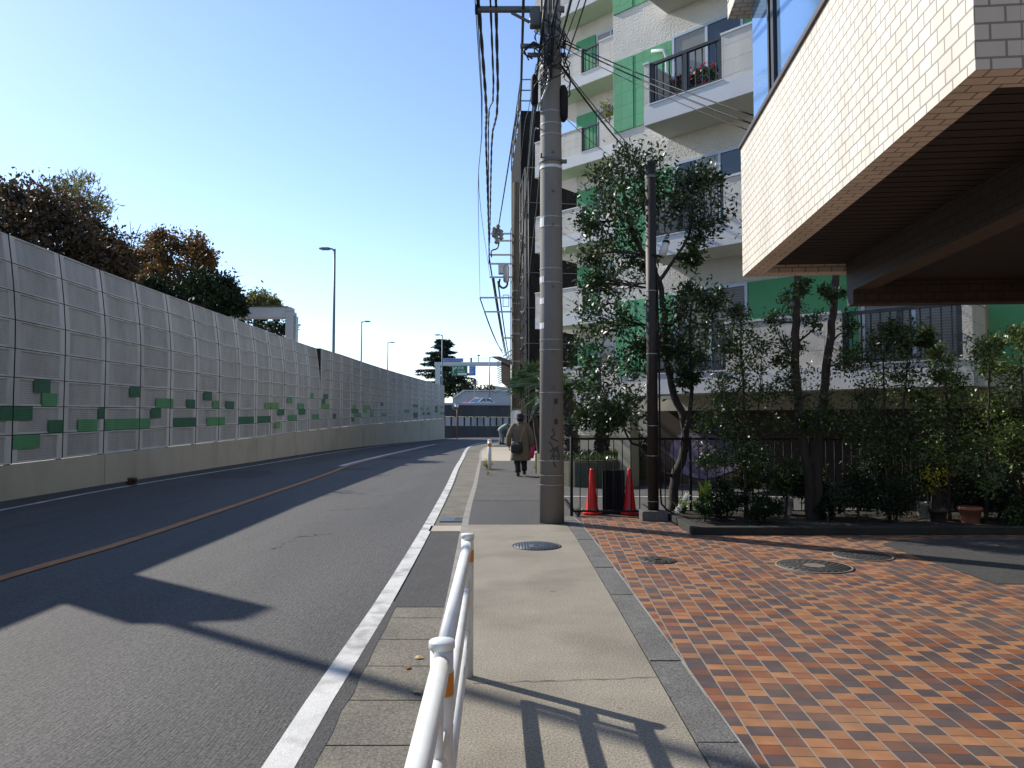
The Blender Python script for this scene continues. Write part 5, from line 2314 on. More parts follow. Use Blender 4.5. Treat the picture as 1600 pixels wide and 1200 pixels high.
def manhole(label, px, py, rpx, m_, pattern, rim='iron', center=False):
    c = G(px, py)
    r = rpx / F_PX * c.y
    c.z = 0.006
    t = thing('manhole_cover', label, 'manhole cover', c)
    m = MB()
    m.lathe([(r, -.005), (r, .004), (r * .93, .004), (r * .93, .0)], (0, 0, 0), 40, cap=False)
    m.build('rim', M[rim], t)
    m = MB()
    m.lathe([(r * .925, -.004), (r * .925, .002), (0, .0025)], (0, 0, 0), 40, cap=False)
    pl = m.build('plate', M[m_], t)
    m = MB()
    if pattern == 'grid':
        s_ = .035
        n = int(r * .9 / s_)
        for i in range(-n, n + 1):
            for j in range(-n, n + 1):
                if (i * i + j * j) * s_ * s_ < (r * .86) ** 2 and not (abs(i) < 3 and abs(j) < 3):
                    m.box((i * s_, j * s_, .004), (s_ * .62, s_ * .62, .004))
        m.tube([(-.03, 0, .004), (-.015, .03, .004), (0, 0, .004), (.015, .03, .004), (.03, 0, .004)], .005, 5)
    else:
        for ri in range(1, 9):
            rr_ = r * .9 * ri / 8.6
            n = max(6, int(2 * math.pi * rr_ / .075))
            for k in range(n):
                th = 2 * math.pi * (k + .5 * (ri % 2)) / n
                m.box((rr_ * math.cos(th), rr_ * math.sin(th), .004), (.038, .03, .004), 0, Matrix.Rotation(th, 3, 'Z'))
    m.build('raised_pattern', M[m_], pl)
    if center:
        m = MB()
        m.lathe([(r * .28, .0065), (0, .0065)], (0, 0, 0), 24, cap=False)
        m.build('boss', M['iron_light'], pl)
    return t


manhole('blue grey round manhole cover with a square tread in the concrete pavement near the pole', 838, 853.5, 38, 'iron_blue', 'grid')
manhole('small dark round cover in the brick paving nearest the red cones', 1029, 876, 27, 'iron', 'rings')
manhole('large round manhole cover with a pale boss in the brick paving', 1272, 885, 57, 'iron', 'rings', 'iron_light', True)
manhole('pale rimmed manhole cover lying in the thin shadow on the brick paving', 1348, 869, 44, 'iron', 'rings', 'iron_light')
dr = thing('drain_grating', 'grey drain cover with slots set in the gutter by the pale slab', 'drain cover', G(712, 813, ROAD_Z + .012))
m = MB()
m.bx(-.25, .24, -.2, .3, 0, .012)
m.build('plate', M['iron_blue'], dr)
m = MB()
for k in range(5):
    m.bx(-.02, .19, -.12 + k * .085, -.09 + k * .085, .0125, .0135)
m.build('slots', M['joint_dark'], dr)
# expansion lines and hairline cracks in the pavement
m = MB()
rr = random.Random(9)
for (a, b, n_) in (((740, 1068), (1085, 1057), 26), ):
    A_, B_ = G(*a), G(*b)
    P = [A_.lerp(B_, k / n_) + Vector((0, rr.uniform(-.012, .012), .0035)) for k in range(n_ + 1)]
    wd = [.0015 + .003 * rr.random() for _ in P]
    m.strip([p + Vector((0, w, 0)) for p, w in zip(P, wd)], [p - Vector((0, w, 0)) for p, w in zip(P, wd)])
tag(m.build('pavement_crack', M['joint_dark']), kind='structure')
M['leaf_brown'] = mat('leaf_brown', (0.38, 0.17, 0.06), (0.25, 0.11, 0.05), 20, 0.7)
M['leaf_yellow'] = mat('leaf_yellow', (0.5, 0.40, 0.14), (0.4, 0.3, 0.1), 20, 0.7)
for i, (px, py, m_, lab) in enumerate(((655, 1028, 'leaf_yellow', 'small pale yellow fallen leaf in the gutter, farthest of the three'), (637, 1043, 'leaf_brown', 'curled brown fallen leaf in the gutter between two yellow ones'), (652, 1082, 'leaf_yellow', 'yellowish fallen leaf in the gutter close against the guard rail'))):
    p = G(px, py, ROAD_Z + .012)
    m = MB()
    s_ = .036
    m.face([(-s_, 0, 0.002), (-.3 * s_, -.6 * s_, .006), (s_, -.1 * s_, .002), (0, 0, .012)])
    m.face([(-s_, 0, 0.002), (0, 0, .012), (s_, -.1 * s_, .002), (.2 * s_, .7 * s_, .01), (-.5 * s_, .5 * s_, .012)])
    o = m.build('fallen_leaf', M[m_])
    o.location = p
    o.rotation_euler = (0, 0, i * 1.3)
    tag(o, lab, 'leaf', 'fallen leaves in the gutter')
# ------------------------------------------------------------------ plants
M['leaf_gloss'] = leaf_mat('leaf_gloss', [(0.012, 0.028, 0.010), (0.020, 0.045, 0.014), (0.03, 0.06, 0.018), (0.05, 0.085, 0.022)], 0.44, 0.14, spec=0.45)
M['leaf_mid'] = leaf_mat('leaf_mid', [(0.018, 0.036, 0.012), (0.03, 0.058, 0.016), (0.045, 0.08, 0.022), (0.07, 0.10, 0.03)], 0.35, 0.2)
M['leaf_pale'] = leaf_mat('leaf_pale', [(0.03, 0.055, 0.015), (0.06, 0.095, 0.025), (0.10, 0.15, 0.045), (0.16, 0.2, 0.07)], 0.4, 0.25)
M['leaf_dark'] = leaf_mat('leaf_dark', [(0.010, 0.020, 0.008), (0.016, 0.032, 0.011), (0.024, 0.044, 0.014)], 0.65, 0.1, spec=0.3)
M['leaf_red'] = leaf_mat('leaf_red', [(0.026, 0.028, 0.013), (0.05, 0.028, 0.016), (0.036, 0.034, 0.015), (0.075, 0.034, 0.018), (0.022, 0.03, 0.012)], 0.6, 0.3)
M['leaf_rust'] = leaf_mat('leaf_rust', [(0.045, 0.04, 0.016), (0.10, 0.06, 0.02), (0.16, 0.07, 0.022), (0.06, 0.055, 0.02)], 0.6, 0.3)
M['leaf_olive'] = leaf_mat('leaf_olive', [(0.06, 0.075, 0.02), (0.10, 0.11, 0.03), (0.14, 0.13, 0.035)], 0.6, 0.3)
M['leaf_bamboo'] = leaf_mat('leaf_bamboo', [(0.07, 0.08, 0.028), (0.12, 0.125, 0.04), (0.18, 0.16, 0.06)], 0.6, 0.3)
M['leaf_cedar'] = leaf_mat('leaf_cedar', [(0.012, 0.026, 0.016), (0.02, 0.04, 0.022), (0.03, 0.05, 0.03)], 0.7, 0.05)
M['leaf_yellowgreen'] = leaf_mat('leaf_yellowgreen', [(0.14, 0.22, 0.03), (0.22, 0.3, 0.04), (0.3, 0.34, 0.05)], 0.4, 0.35)
M['leaf_yellow_bright'] = leaf_mat('leaf_yellow_bright', [(0.25, 0.24, 0.02), (0.38, 0.34, 0.03)], 0.5, 0.35)
M['leaf_palm'] = leaf_mat('leaf_palm', [(0.018, 0.045, 0.014), (0.03, 0.065, 0.02), (0.045, 0.09, 0.03)], 0.3, 0.12, spec=0.6)
M['pine_green'] = leaf_mat('pine_green', [(0.02, 0.06, 0.014), (0.035, 0.085, 0.02), (0.05, 0.11, 0.028)], 0.6, 0.1)
M['grass_dry'] = leaf_mat('grass_dry', [(0.22, 0.2, 0.06), (0.34, 0.28, 0.09), (0.18, 0.19, 0.05)], 0.7, 0.3)
M['petal_red'] = leaf_mat('petal_red', [(0.4, 0.012, 0.03), (0.5, 0.03, 0.06)], 0.5, 0.25)
M['petal_white'] = leaf_mat('petal_white', [(0.7, 0.7, 0.68), (0.75, 0.75, 0.72)], 0.5, 0.2)


def leaf_mesh(name, P, D, L, W, mat_, parent, off, rng, fold=0.18):
    """leaf-sized faces at points P pointing along D; one face per leaf"""
    n = len(P)
    P = P - np.array(off)
    D = D / np.maximum(np.linalg.norm(D, axis=1, keepdims=True), 1e-6)
    Rn = rng.normal(size=(n, 3)) + np.array([0, 0, 0.9])
    S = np.cross(D, Rn)
    S /= np.maximum(np.linalg.norm(S, axis=1, keepdims=True), 1e-6)
    Nn = np.cross(S, D)
    l = (L * rng.uniform(0.5, 1.35, n))[:, None]
    w = (W * rng.uniform(0.7, 1.2, n))[:, None]
    mid = P + D * l * 0.5
    V = np.stack([P, mid + S * w * .5 + Nn * w * fold, P + D * l, mid - S * w * .5 + Nn * w * fold], 1).reshape(-1, 3)
    me = bpy.data.meshes.new(name)
    me.vertices.add(4 * n)
    me.vertices.foreach_set('co', V.astype(np.float32).ravel())
    me.loops.add(4 * n)
    me.loops.foreach_set('vertex_index', np.arange(4 * n, dtype=np.int32))
    me.polygons.add(n)
    me.polygons.foreach_set('loop_start', np.arange(0, 4 * n, 4, dtype=np.int32))
    me.polygons.foreach_set('loop_total', np.full(n, 4, dtype=np.int32))
    me.materials.append(mat_)
    me.update(calc_edges=True)
    me.validate()
    o = bpy.data.objects.new(name, me)
    COL.objects.link(o)
    if parent is not None:
        o.parent = parent
    return o


def tree(name, label, cat, d, trunks, blobs, leaf=(0.08, 0.035), n=300, m_='leaf_gloss', group=None, seed=1, ground=0.0, depth=1.0, twig_r=0.006,
         limb_r=0.02, clumps=9, spread=0.33, crown='crown', up=0.1, bark='bark', outward=0.6, base=None):
    """trunks: (photo points, start radius, end radius[, depth shift]); blobs: leafy masses (x, y, radius[, depth shift])"""
    rng = np.random.default_rng(seed)
    rr = random.Random(seed)
    first = AT(trunks[0][0][0][0], trunks[0][0][0][1], d)
    loc = Vector((first.x, d, ground)) if base is None else Vector(base)
    t = thing(name, label, cat, loc, 0, group)
    limbs = []
    tm = MB()
    for i, tr in enumerate(trunks):
        dd = tr[3] if len(tr) > 3 else 0
        P = [AT(x, y, d + dd * k / max(1, len(tr[0]) - 1)) for k, (x, y) in enumerate(tr[0])]
        if i == 0:
            P[0].z = ground - .05
        Q = catmull(P, 6) if len(P) > 2 else [P[0].lerp(P[-1], k / 8) for k in range(9)]
        for k in range(1, len(Q) - 1):
            Q[k] = Q[k] + Vector((rr.uniform(-1, 1), rr.uniform(-1, 1), 0)) * tr[1] * .18
        rads = [tr[1] + (tr[2] - tr[1]) * k / (len(Q) - 1) for k in range(len(Q))]
        tm.tube([q - loc for q in Q], rads, 9)
        limbs += list(zip(Q, rads))
    P_, D_ = [], []
    S = d / F_PX
    for b in blobs:
        x, y, r = b[:3]
        dd = b[3] if len(b) > 3 else rr.uniform(-.5, .5) * depth
        c = AT(x, y, d + dd)
        R_ = r * S
        low = [(q, a) for q, a in limbs if q.z < c.z + .1 * R_]
        q, a = min(low or limbs, key=lambda s: (s[0] - c).length + (0.25 * max(0, s[0].z - c.z)))
        mid = q.lerp(c, .5) + Vector((rr.uniform(-.1, .1), rr.uniform(-.1, .1), rr.uniform(-.12, .04))) * (c - q).length
        C = catmull([q, mid, c], 5)
        tm.tube([p - loc for p in C], [min(limb_r, a * .8) * (1 - .6 * k / (len(C) - 1)) for k in range(len(C))], 6, 1)
        for k in range(clumps):
            v = Vector((rr.gauss(0, 1), rr.gauss(0, 1), rr.gauss(0, 1)))
            v = v.normalized() * R_ * rr.uniform(.35, 1.05)
            v.z *= .9
            e = c + v
            s0 = C[rr.randrange(2, len(C))]
            tm.tube([s0 - loc, s0.lerp(e, .55) + Vector((0, 0, .06 * R_)) - loc, e - loc], [twig_r, twig_r * .8, twig_r * .45], 4, 1, cap=False)
            m = max(2, int(n / clumps * rr.uniform(.5, 1.5)))
            pts = rng.normal(size=(m, 3)) * R_ * spread * rr.uniform(.6, 1.15) + np.array(e)
            dirs = rng.normal(size=(m, 3)) + outward * np.array((e - c).normalized()) + np.array([0, 0, up])
            P_.append(pts)
            D_.append(dirs)
    tm.build('trunk', [M[bark], M['twig']], t)
    P_, D_ = np.concatenate(P_), np.concatenate(D_)
    keep = P_[:, 2] > ground + .04
    leaf_mesh(crown, P_[keep], D_[keep], leaf[0], leaf[1], M[m_], t, loc, rng)
    return t


# the glossy tree behind the steel post
tree('evergreen_tree', 'tall glossy leaved evergreen tree growing right behind the dark steel post', 'tree', 12.4,
     [(((1050, 800), (1056, 745), (1070, 700), (1068, 655), (1048, 600), (1040, 520), (1030, 440), (1002, 390), (983, 345), (975, 300), (972, 262)), .085, .022, .3),
      (((1068, 690), (1079, 640), (1080, 590), (1078, 520), (1082, 470)), .045, .015, -.2),
      (((1030, 440), (1050, 410), (1075, 370), (1082, 330), (1078, 300)), .035, .015, .3),
      (((1056, 745), (1028, 735), (1005, 700), (985, 690), (970, 655)), .035, .014, -.3)],
     [(985, 262, 34), (938, 285, 34), (1020, 268, 34), (960, 322, 36), (1076, 290, 36), (1104, 330, 34), (1048, 322, 36), (928, 348, 30), (936, 396, 30), (972, 378, 32), (1092, 372, 26), (1010, 320, 30),
      (1075, 405, 15), (930, 440, 22), (958, 440, 36), (1000, 415, 26), (925, 500, 34), (975, 500, 40), (918, 560, 40), (975, 570, 44), (935, 615, 42), (985, 630, 36), (925, 652, 26), (1060, 490, 36), (1078, 460, 32), (1105, 510, 36),
      (1085, 545, 34), (1110, 465, 24), (1050, 545, 28), (1075, 590, 18), (1000, 545, 30), (960, 650, 22), (1100, 280, 24)],
     (.10, .042), 520, 'leaf_gloss', seed=11, clumps=14, depth=1.2, base=(AT(1050, 800, 12.4).x, 12.4, 0))

G_SHR = 'slim shrubs behind the railing in the planting bed'
tree('slim_shrub', 'slim upright shrub with many fine twigs, directly right of the glossy tree', 'shrub', 11.1,
     [(((1166, 800), (1164, 720), (1162, 620), (1158, 540), (1156, 478)), .035, .008), (((1164, 740), (1145, 660), (1130, 600)), .015, .006), (((1164, 720), (1185, 640), (1190, 560)), .015, .006)],
     [(1157, 490, 24), (1140, 530, 26), (1180, 530, 28), (1160, 580, 34), (1128, 612, 34), (1192, 605, 34), (1142, 655, 44), (1112, 655, 30), (1130, 700, 34), (1195, 672, 34), (1170, 710, 26), (1115, 720, 22)],
     (.066, .03), 560, 'leaf_mid', G_SHR, 21)
tree('bare_stemmed_tree', 'tree with two thick straight dark stems and thin foliage, cut off beneath the tiled overhang', 'tree', 11.0,
     [(((1268, 812), (1262, 740), (1247, 640), (1243, 540), (1247, 430)), .075, .055), (((1276, 812), (1280, 700), (1288, 600), (1298, 520), (1306, 425)), .075, .05),
      (((1243, 560), (1228, 540), (1215, 520)), .02, .008), (((1296, 540), (1312, 522), (1330, 520)), .018, .008), (((1246, 535), (1265, 520), (1280, 505)), .018, .008)],
     [(1232, 470, 20), (1213, 505, 22), (1272, 500, 18), (1238, 545, 20), (1322, 508, 18), (1268, 615, 32), (1322, 560, 22), (1228, 600, 22), (1262, 660, 26), (1300, 640, 24), (1225, 560, 16), (1300, 460, 14), (1250, 450, 12)],
     (.066, .03), 330, 'leaf_mid', seed=22, clumps=7, twig_r=.004)
tree('slim_shrub', 'bushy shrub of several thin stems in front of the dark grille window', 'shrub', 10.9,
     [(((1388, 812), (1386, 720), (1382, 640), (1380, 560)), .028, .01), (((1395, 800), (1405, 700), (1415, 600), (1420, 540)), .022, .008), (((1380, 800), (1360, 700), (1350, 600)), .02, .008)],
     [(1345, 560, 30), (1388, 540, 32), (1418, 532, 24), (1398, 588, 36), (1358, 612, 36), (1432, 612, 32), (1335, 662, 36), (1390, 668, 42), (1442, 672, 36), (1392, 512, 16), (1350, 700, 34), (1410, 715, 36), (1445, 530, 12)],
     (.066, .03), 620, 'leaf_mid', G_SHR, 23)
tree('slim_shrub', 'thin shrub topped by a pale leaf tuft before the grille window corner', 'shrub', 10.8,
     [(((1484, 812), (1482, 720), (1480, 640), (1474, 575), (1452, 530)), .028, .01), (((1480, 640), (1490, 600), (1498, 570)), .015, .007)],
     [(1448, 520, 15), (1470, 558, 20), (1488, 600, 26), (1468, 648, 30), (1508, 640, 26), (1462, 700, 36), (1500, 700, 30), (1470, 585, 16)],
     (.07, .03), 480, 'leaf_pale', G_SHR, 24)
tree('slim_shrub', 'pale leaved shrub in front of the cream wall strip of the apartments', 'shrub', 10.7,
     [(((1540, 812), (1542, 720), (1545, 640), (1545, 560)), .028, .01)],
     [(1530, 545, 24), (1545, 575, 26), (1556, 540, 18), (1550, 635, 32), (1530, 695, 36), (1566, 690, 32), (1540, 740, 34)],
     (.07, .03), 520, 'leaf_pale', G_SHR, 25)
tree('slim_shrub', 'large pale leaved shrub before the bright green panel, cut by the right frame edge', 'shrub', 10.7,
     [(((1606, 812), (1604, 720), (1600, 640), (1595, 545)), .03, .01), (((1604, 740), (1640, 650), (1650, 560)), .02, .008)],
     [(1588, 532, 22), (1592, 580, 32), (1602, 640, 36), (1592, 692, 36), (1645, 600, 46), (1650, 680, 46), (1620, 740, 40), (1690, 640, 50), (1610, 540, 20)],
     (.07, .03), 560, 'leaf_pale', G_SHR, 26)
# low clipped shrubs along the bed
G_LOW = 'low dark shrubs in the planting bed'
lows = ((1135, 778, 30, 10.9, 'small round dark shrub by the green stake beneath the slim upright shrub', 'leaf_dark'),
        (1193, 790, 26, 10.7, 'small dark shrub just right of the round one, beneath the slim upright shrub', 'leaf_dark'),
        (1100, 790, 15, 10.7, 'little leafy tuft at the corner of the planting bed nearest the steel post', 'leaf_mid'),
        (1228, 745, 30, 11.3, 'small open shrub with a lighter crown left of the two bare stems', 'leaf_mid'),
        (1292, 795, 18, 10.7, 'little dark shrub at the foot of the two bare stems', 'leaf_dark'),
        (1340, 768, 38, 10.7, 'wide dark clipped shrub beneath the bushy shrub, left half of the dark mass', 'leaf_dark'),
        (1400, 772, 40, 10.7, 'wide dark clipped shrub beneath the bushy shrub, right half of the dark mass', 'leaf_dark'),
        (1268, 755, 32, 11.4, 'dark shrub growing between the two bare stems and the railing bars', 'leaf_dark'),
        (1455, 735, 36, 11.4, 'dark shrub behind the yellow leaved plant', 'leaf_dark'),
        (1175, 745, 34, 11.4, 'leafy dark shrub behind the two small clipped shrubs at the bed corner', 'leaf_mid'),
        (1370, 725, 40, 11.5, 'tall dark shrub behind the wide clipped shrubs, under the grille window', 'leaf_dark'),
        (1505, 765, 30, 11.0, 'dark shrub behind the terracotta pot', 'leaf_dark'),
        (1560, 775, 36, 10.8, 'dark shrub beneath the second pale leaved shrub', 'leaf_dark'),
        (1600, 800, 24, 10.4, 'low leafy plant at the right end of the bed kerb in view', 'leaf_mid'))
for i, (px, py, r, d, lab, m_) in enumerate(lows):
    tree('low_shrub', lab, 'shrub', d, [(((px, 818), (px + 2, py + r * .4), (px, py)), .02, .008)],
         [(px - r * .45, py + r * .2, r * .62), (px + r * .45, py + r * .15, r * .62), (px, py - r * .4, r * .62), (px, py + r * .4, r * .6)], (.05, .028), 620, m_, G_LOW, 40 + i, ground=.06, depth=.5, crown='foliage', clumps=8, spread=.3)


def spray(name, label, cat, loc, n, L, W, m_, seed, spread=.2, arch=.5, group=None, part='leaves', h0=.0):
    """arching blades from one root"""
    rr = random.Random(seed)
    t = thing(name, label, cat, loc, 0, group)
    m = MB()
    for k in range(n):
        a = rr.uniform(0, 2 * math.pi)
        l = L * rr.uniform(.6, 1.15)
        o = Vector((math.cos(a), math.sin(a), 0))
        s_ = Vector((-math.sin(a), math.cos(a), 0))
        sl = rr.uniform(.15, 1) * spread
        A_, B_ = [], []
        for q in range(5):
            u = q / 4
            c = o * (sl * l * u * (.5 + .8 * u)) + Vector((0, 0, h0 + l * (u - arch * sl * u * u)))
            w = W * (math.sin(math.pi * min(.999, .12 + .88 * u)) if W > .02 else (1 - u * .9))
            A_.append(c - s_ * w / 2)
            B_.append(c + s_ * w / 2)
        m.strip(A_, B_)
    m.build(part, M[m_], t)
    return t


spray('broad_leaf_plant', 'bright green broad leaved plant by a post at the corner of the planting bed', 'plant', (AT(1107, 806, 11.3).x, 11.3, .05), 16, .62, .11, 'leaf_yellowgreen', 5, .5, .5)
lily = spray('white_lily', 'white flower with green leaves beside the foot of the glossy tree', 'flower', (AT(1066, 800, 11.7).x, 11.7, .0), 14, .42, .07, 'leaf_pale', 6, .6, .6)
m = MB()
rr = random.Random(3)
for (px, py) in ((1068, 780), (1062, 792), (1073, 774), (1058, 797)):
    c = AT(px, py, 11.6) - lily.location
    for k in range(6):
        a = k * math.pi / 3
        m.face([c, c + Vector((.035 * math.cos(a - .4), -.02, .035 * math.sin(a - .4))), c + Vector((.065 * math.cos(a), -.03, .065 * math.sin(a))), c + Vector((.035 * math.cos(a + .4), -.02, .035 * math.sin(a + .4)))])
m.build('petals', M['petal_white'], lily)
tree('yellow_leaf_plant', 'small plant with bright yellow leaves in a dark pot among the dark shrubs', 'plant', 10.6, [(((1466, 806), (1468, 770), (1462, 735), (1468, 705)), .012, .006)],
     [(1455, 735, 14), (1466, 712, 12), (1472, 745, 14), (1458, 760, 12)], (.09, .03), 45, 'leaf_yellow_bright', None, 61, ground=.2, clumps=5, crown='foliage', up=-.5)
M['terracotta'] = mat('terracotta', (0.36, 0.14, 0.08), (0.28, 0.11, 0.065), 6, 0.8)
M['pot_white'] = mat('pot_white', (0.6, 0.6, 0.57), None, 6, 0.6)
M['pot_dark'] = mat('pot_dark', (0.05, 0.035, 0.03), None, 6, 0.7)


def pot(label, px, py, d, r, h, m_, group='flower pots in the planting bed'):
    p = AT(px, py, d)
    t = thing('flower_pot', label, 'flower pot', (p.x, d, .06), 0, group)
    m = MB()
    m.lathe([(r * .72, 0), (r * .95, h * .8), (r * 1.05, h * .8), (r * 1.05, h), (r * .92, h), (r * .88, h * .85), (0, h * .84)], (0, 0, 0), 20, cap=False)
    m.build('pot_body', M[m_], t)
    m = MB()
    m.lathe([(r * .9, h * .86), (0, h * .9)], (0, 0, 0), 16, cap=False)
    m.build('soil', M['soil'], t)


pot('terracotta flower pot standing among the dark shrubs', 1516, 806, 10.6, .15, .25, 'terracotta')
pot('dark brown flower pot holding the yellow leaved plant', 1466, 806, 10.6, .12, .22, 'pot_dark')
pot('white flower pot seen between the low shrubs left of the two bare stems', 1230, 795, 11.5, .09, .28, 'pot_white')
pot('white flower pot beneath the bushy shrub near the yellow leaved plant', 1443, 800, 11.2, .1, .25, 'pot_white')

# raised round planter with sago palms in the yard
pl = [G(x, y) for x, y in ((836, 738), (850, 748), (880, 759), (930, 762), (985, 757), (1015, 746), (1022, 738))]
pl = catmull(pl, 5)
poly = [(p.x, p.y) for p in pl] + [(pl[-1].x + .2, 21.5), (pl[0].x + .9, 22.6), (pl[0].x, 21.4)]
M['planter'] = mat('planter', (0.10, 0.10, 0.07), (0.06, 0.07, 0.04), 2.5, 0.9, 0.4, 40, dirt=(0.05, 0.065, 0.03), dscale=1.5, damt=.7)
rp = thing('raised_planter', 'mossy curved concrete planter bed under the sago palms behind the railing', 'planter', (0, 0, 0))
m = MB()
m.prism(poly, -.02, .58)
m.build('planter_wall', M['planter'], rp)
c_ = Vector((sum(p[0] for p in poly) / len(poly), sum(p[1] for p in poly) / len(poly), 0))
inner = [tuple((Vector((p[0], p[1], 0)).lerp(c_, .04)).xy) for p in poly]
m = MB()
m.face([(p[0], p[1], .60) for p in inner][::(1 if sum(inner[i][0] * inner[(i + 1) % len(inner)][1] - inner[(i + 1) % len(inner)][0] * inner[i][1] for i in range(len(inner))) > 0 else -1)])
so_ = m.build('soil', M['soil'], rp)
rng = np.random.default_rng(5)
n = 5000
P = np.stack([rng.uniform(min(p[0] for p in inner), max(p[0] for p in inner), n), rng.uniform(17, 21.5, n), np.full(n, .6)], 1)


def inside(x, y):
    c = False
    for i in range(len(inner)):
        x0, y0 = inner[i]
        x1, y1 = inner[i - 1]
        if (y0 > y) != (y1 > y) and x < (x1 - x0) * (y - y0) / (y1 - y0) + x0:
            c = not c
    return c


P = np.array([p for p in P if inside(p[0], p[1])])
g_ = leaf_mesh('ground_cover_leaves', P, rng.normal(size=P.shape) * .6 + np.array([0, 0, 1]), .11, .035, M['leaf_mid'], None, (0, 0, 0), rng)
tag(g_, 'short light green ground cover growing on the raised planter', 'ground cover', kind='stuff')
G_HOOP = 'wire hoops edging the raised planter'
for (px, py, lab) in ((885, 712, 'white wire hoop on the planter edge, nearest the utility pole'), (893, 713, 'white wire hoop crossing the one nearest the utility pole'), (914, 714, 'white wire hoop in the middle of the planter edge'), (930, 713, 'white wire hoop on the planter edge, nearest the bright leaved plant')):
    p = AT(px, 720, 17.6)
    t = tag(MB().tube(catmull([(-.12, 0, 0), (-.1, 0, .14), (0, 0, .22), (.1, 0, .14), (.12, 0, 0)], 5), .008, 6).build('wire_hoop', M['steel']), lab, 'garden edging', G_HOOP)
    t.location = (p.x, 17.62, .585)


def sago(label, loc, trunk_h, lean, n, L, seed):
    rr = random.Random(seed)
    t = thing('sago_palm', label, 'sago palm', loc, 0, 'sago palms on the raised planter')
    m = MB()
    P = [Vector((lean * k / 10 * (k / 10), 0, trunk_h * k / 10)) for k in range(11)]
    m.tube(P, [.2 - .05 * k / 10 for k in range(11)], 14)
    for k in range(220):
        u = rr.uniform(0, .98)
        a = rr.uniform(0, 2 * math.pi)
        c = Vector((lean * u * u, 0, trunk_h * u))
        r = .2 - .05 * u
        o = Vector((math.cos(a), math.sin(a), 0))
        m.bar(c + o * (r - .02), c + o * (r + .035) + Vector((0, 0, .04)), .045, .03)
    m.build('trunk', M['bark'], t)
    top = P[-1]
    for k in range(n):
        a = 2 * math.pi * k / n * 2.618 * 3 + rr.uniform(-.2, .2)
        el = rr.uniform(.05, 1.1)
        l = L * rr.uniform(.8, 1.1)
        o = Vector((math.cos(a), math.sin(a), 0))
        s_ = Vector((-math.sin(a), math.cos(a), 0))
        C = []
        for q in range(13):
            u = q / 12
            C.append(top + o * (l * u * (math.cos(el) + .25 * u)) + Vector((0, 0, l * (u * math.sin(el) - .75 * u * u * (1.1 - el * .5)))))
        f = MB()
        f.tube(C, [.012 - .009 * q / 12 for q in range(13)], 4, cap=False)
        for q in range(46):
            u = .08 + .92 * q / 46
            i = min(11, int(u * 12))
            c = C[i].lerp(C[i + 1], u * 12 - i)
            tg = (C[i + 1] - C[i]).normalized()
            ll = .2 * math.sin(math.pi * (.1 + .85 * u)) + .02
            upv = s_.cross(tg)
            if upv.z < 0:
                upv = -upv
            for sd in (-1, 1):
                e = c + (s_ * sd * .85 + tg * .45 + upv * .28).normalized() * ll
                w = tg * .009
                f.face([c - w, c + w, e + w * .2, e - w * .2])
        f.build('frond', M['leaf_palm'], t)
    return t


sago('sago palm with the tallest bare trunk, just right of the utility pole', (AT(893, 700, 19.2).x, 19.2, .58), 1.75, -.12, 26, 1.25, 3)
sago('short sago palm half hidden behind the glossy tree leaves on the planter', (AT(940, 700, 20.2).x, 20.2, .58), 1.1, .1, 22, 1.15, 4)
sago('sago palm whose fronds show left of the utility pole, above the walking man', (AT(862, 700, 20.9).x, 20.9, .58), 1.75, -.25, 26, 1.3, 7)
spray('bright_leaf_plant', 'low plant with bright yellow green leaves on the raised planter behind the railing', 'plant', (AT(980, 715, 18).x, 18.0, .58), 60, .62, .09, 'leaf_yellowgreen', 15, .9, .75)
tree('dark_planter_shrub', 'dark rounded shrub beside the bright leaved plant on the raised planter', 'shrub', 18.6, [(((1000, 705), (1000, 690)), .03, .01)],
     [(995, 690, 16), (1010, 695, 16), (985, 698, 12)], (.09, .05), 200, 'leaf_dark', None, 71, ground=.58, crown='foliage')
# cloud pruned pine between the poles
cp = tree('cloud_pruned_pine', 'cloud pruned pine with round tufts and a bare curved trunk behind the walking man', 'tree', 23.5,
          [(((846, 712), (840, 680), (834, 650), (824, 632), (818, 600), (830, 578)), .10, .04), (((828, 640), (842, 632), (858, 624)), .05, .03)],
          [(805, 606, 11, 0), (810, 596, 10, .2), (818, 588, 10, 0), (826, 580, 11, -.1), (838, 578, 12, .2), (846, 588, 10, .1), (828, 592, 9, .3)], (.11, .018), 900, 'pine_green', None, 81, clumps=22, spread=.28, crown='needle_tufts', outward=1.2, up=.5, ground=.0)
# grass tufts
for (px, py, lab, n) in ((762, 733, 'yellowish grass tuft at the foot of the lone white guard post', 320), (762, 742, 'small dry grass tuft at the kerb in front of the lone guard post', 40), (836, 733, 'small yellow weed at the planter foot beside the walking man', 40), (905, 806, 'low green weeds at the end of the railing by the utility pole', 50)):
    p = G(px, py)
    spray('grass_tuft', lab, 'grass tuft', p, n, .42 if n > 60 else .2, .0199, 'grass_dry' if px != 905 else 'leaf_pale', px + py, 1.0, .6, 'weed tufts along the pavement', 'blades')
for (px, py, lab) in ((525, 695, 'dark weed clump at the foot of the noise barrier beside its weathered joint'), (540, 694, 'small weed at the foot of the noise barrier, right of the larger clump'), (207, 756, 'brown dead weed at the foot of the nearest barrier panels')):
    p = G(px, py, ROAD_Z)
    tree('weed_clump', lab, 'weed', p.y - .15, [(((px, py), (px, py - 3)), .01, .005)], [(px, py - 3, 5 if px != 540 else 3)], (.10, .04), 160, 'leaf_rust' if px == 207 else 'leaf_dark', None, px, ground=ROAD_Z, crown='foliage')

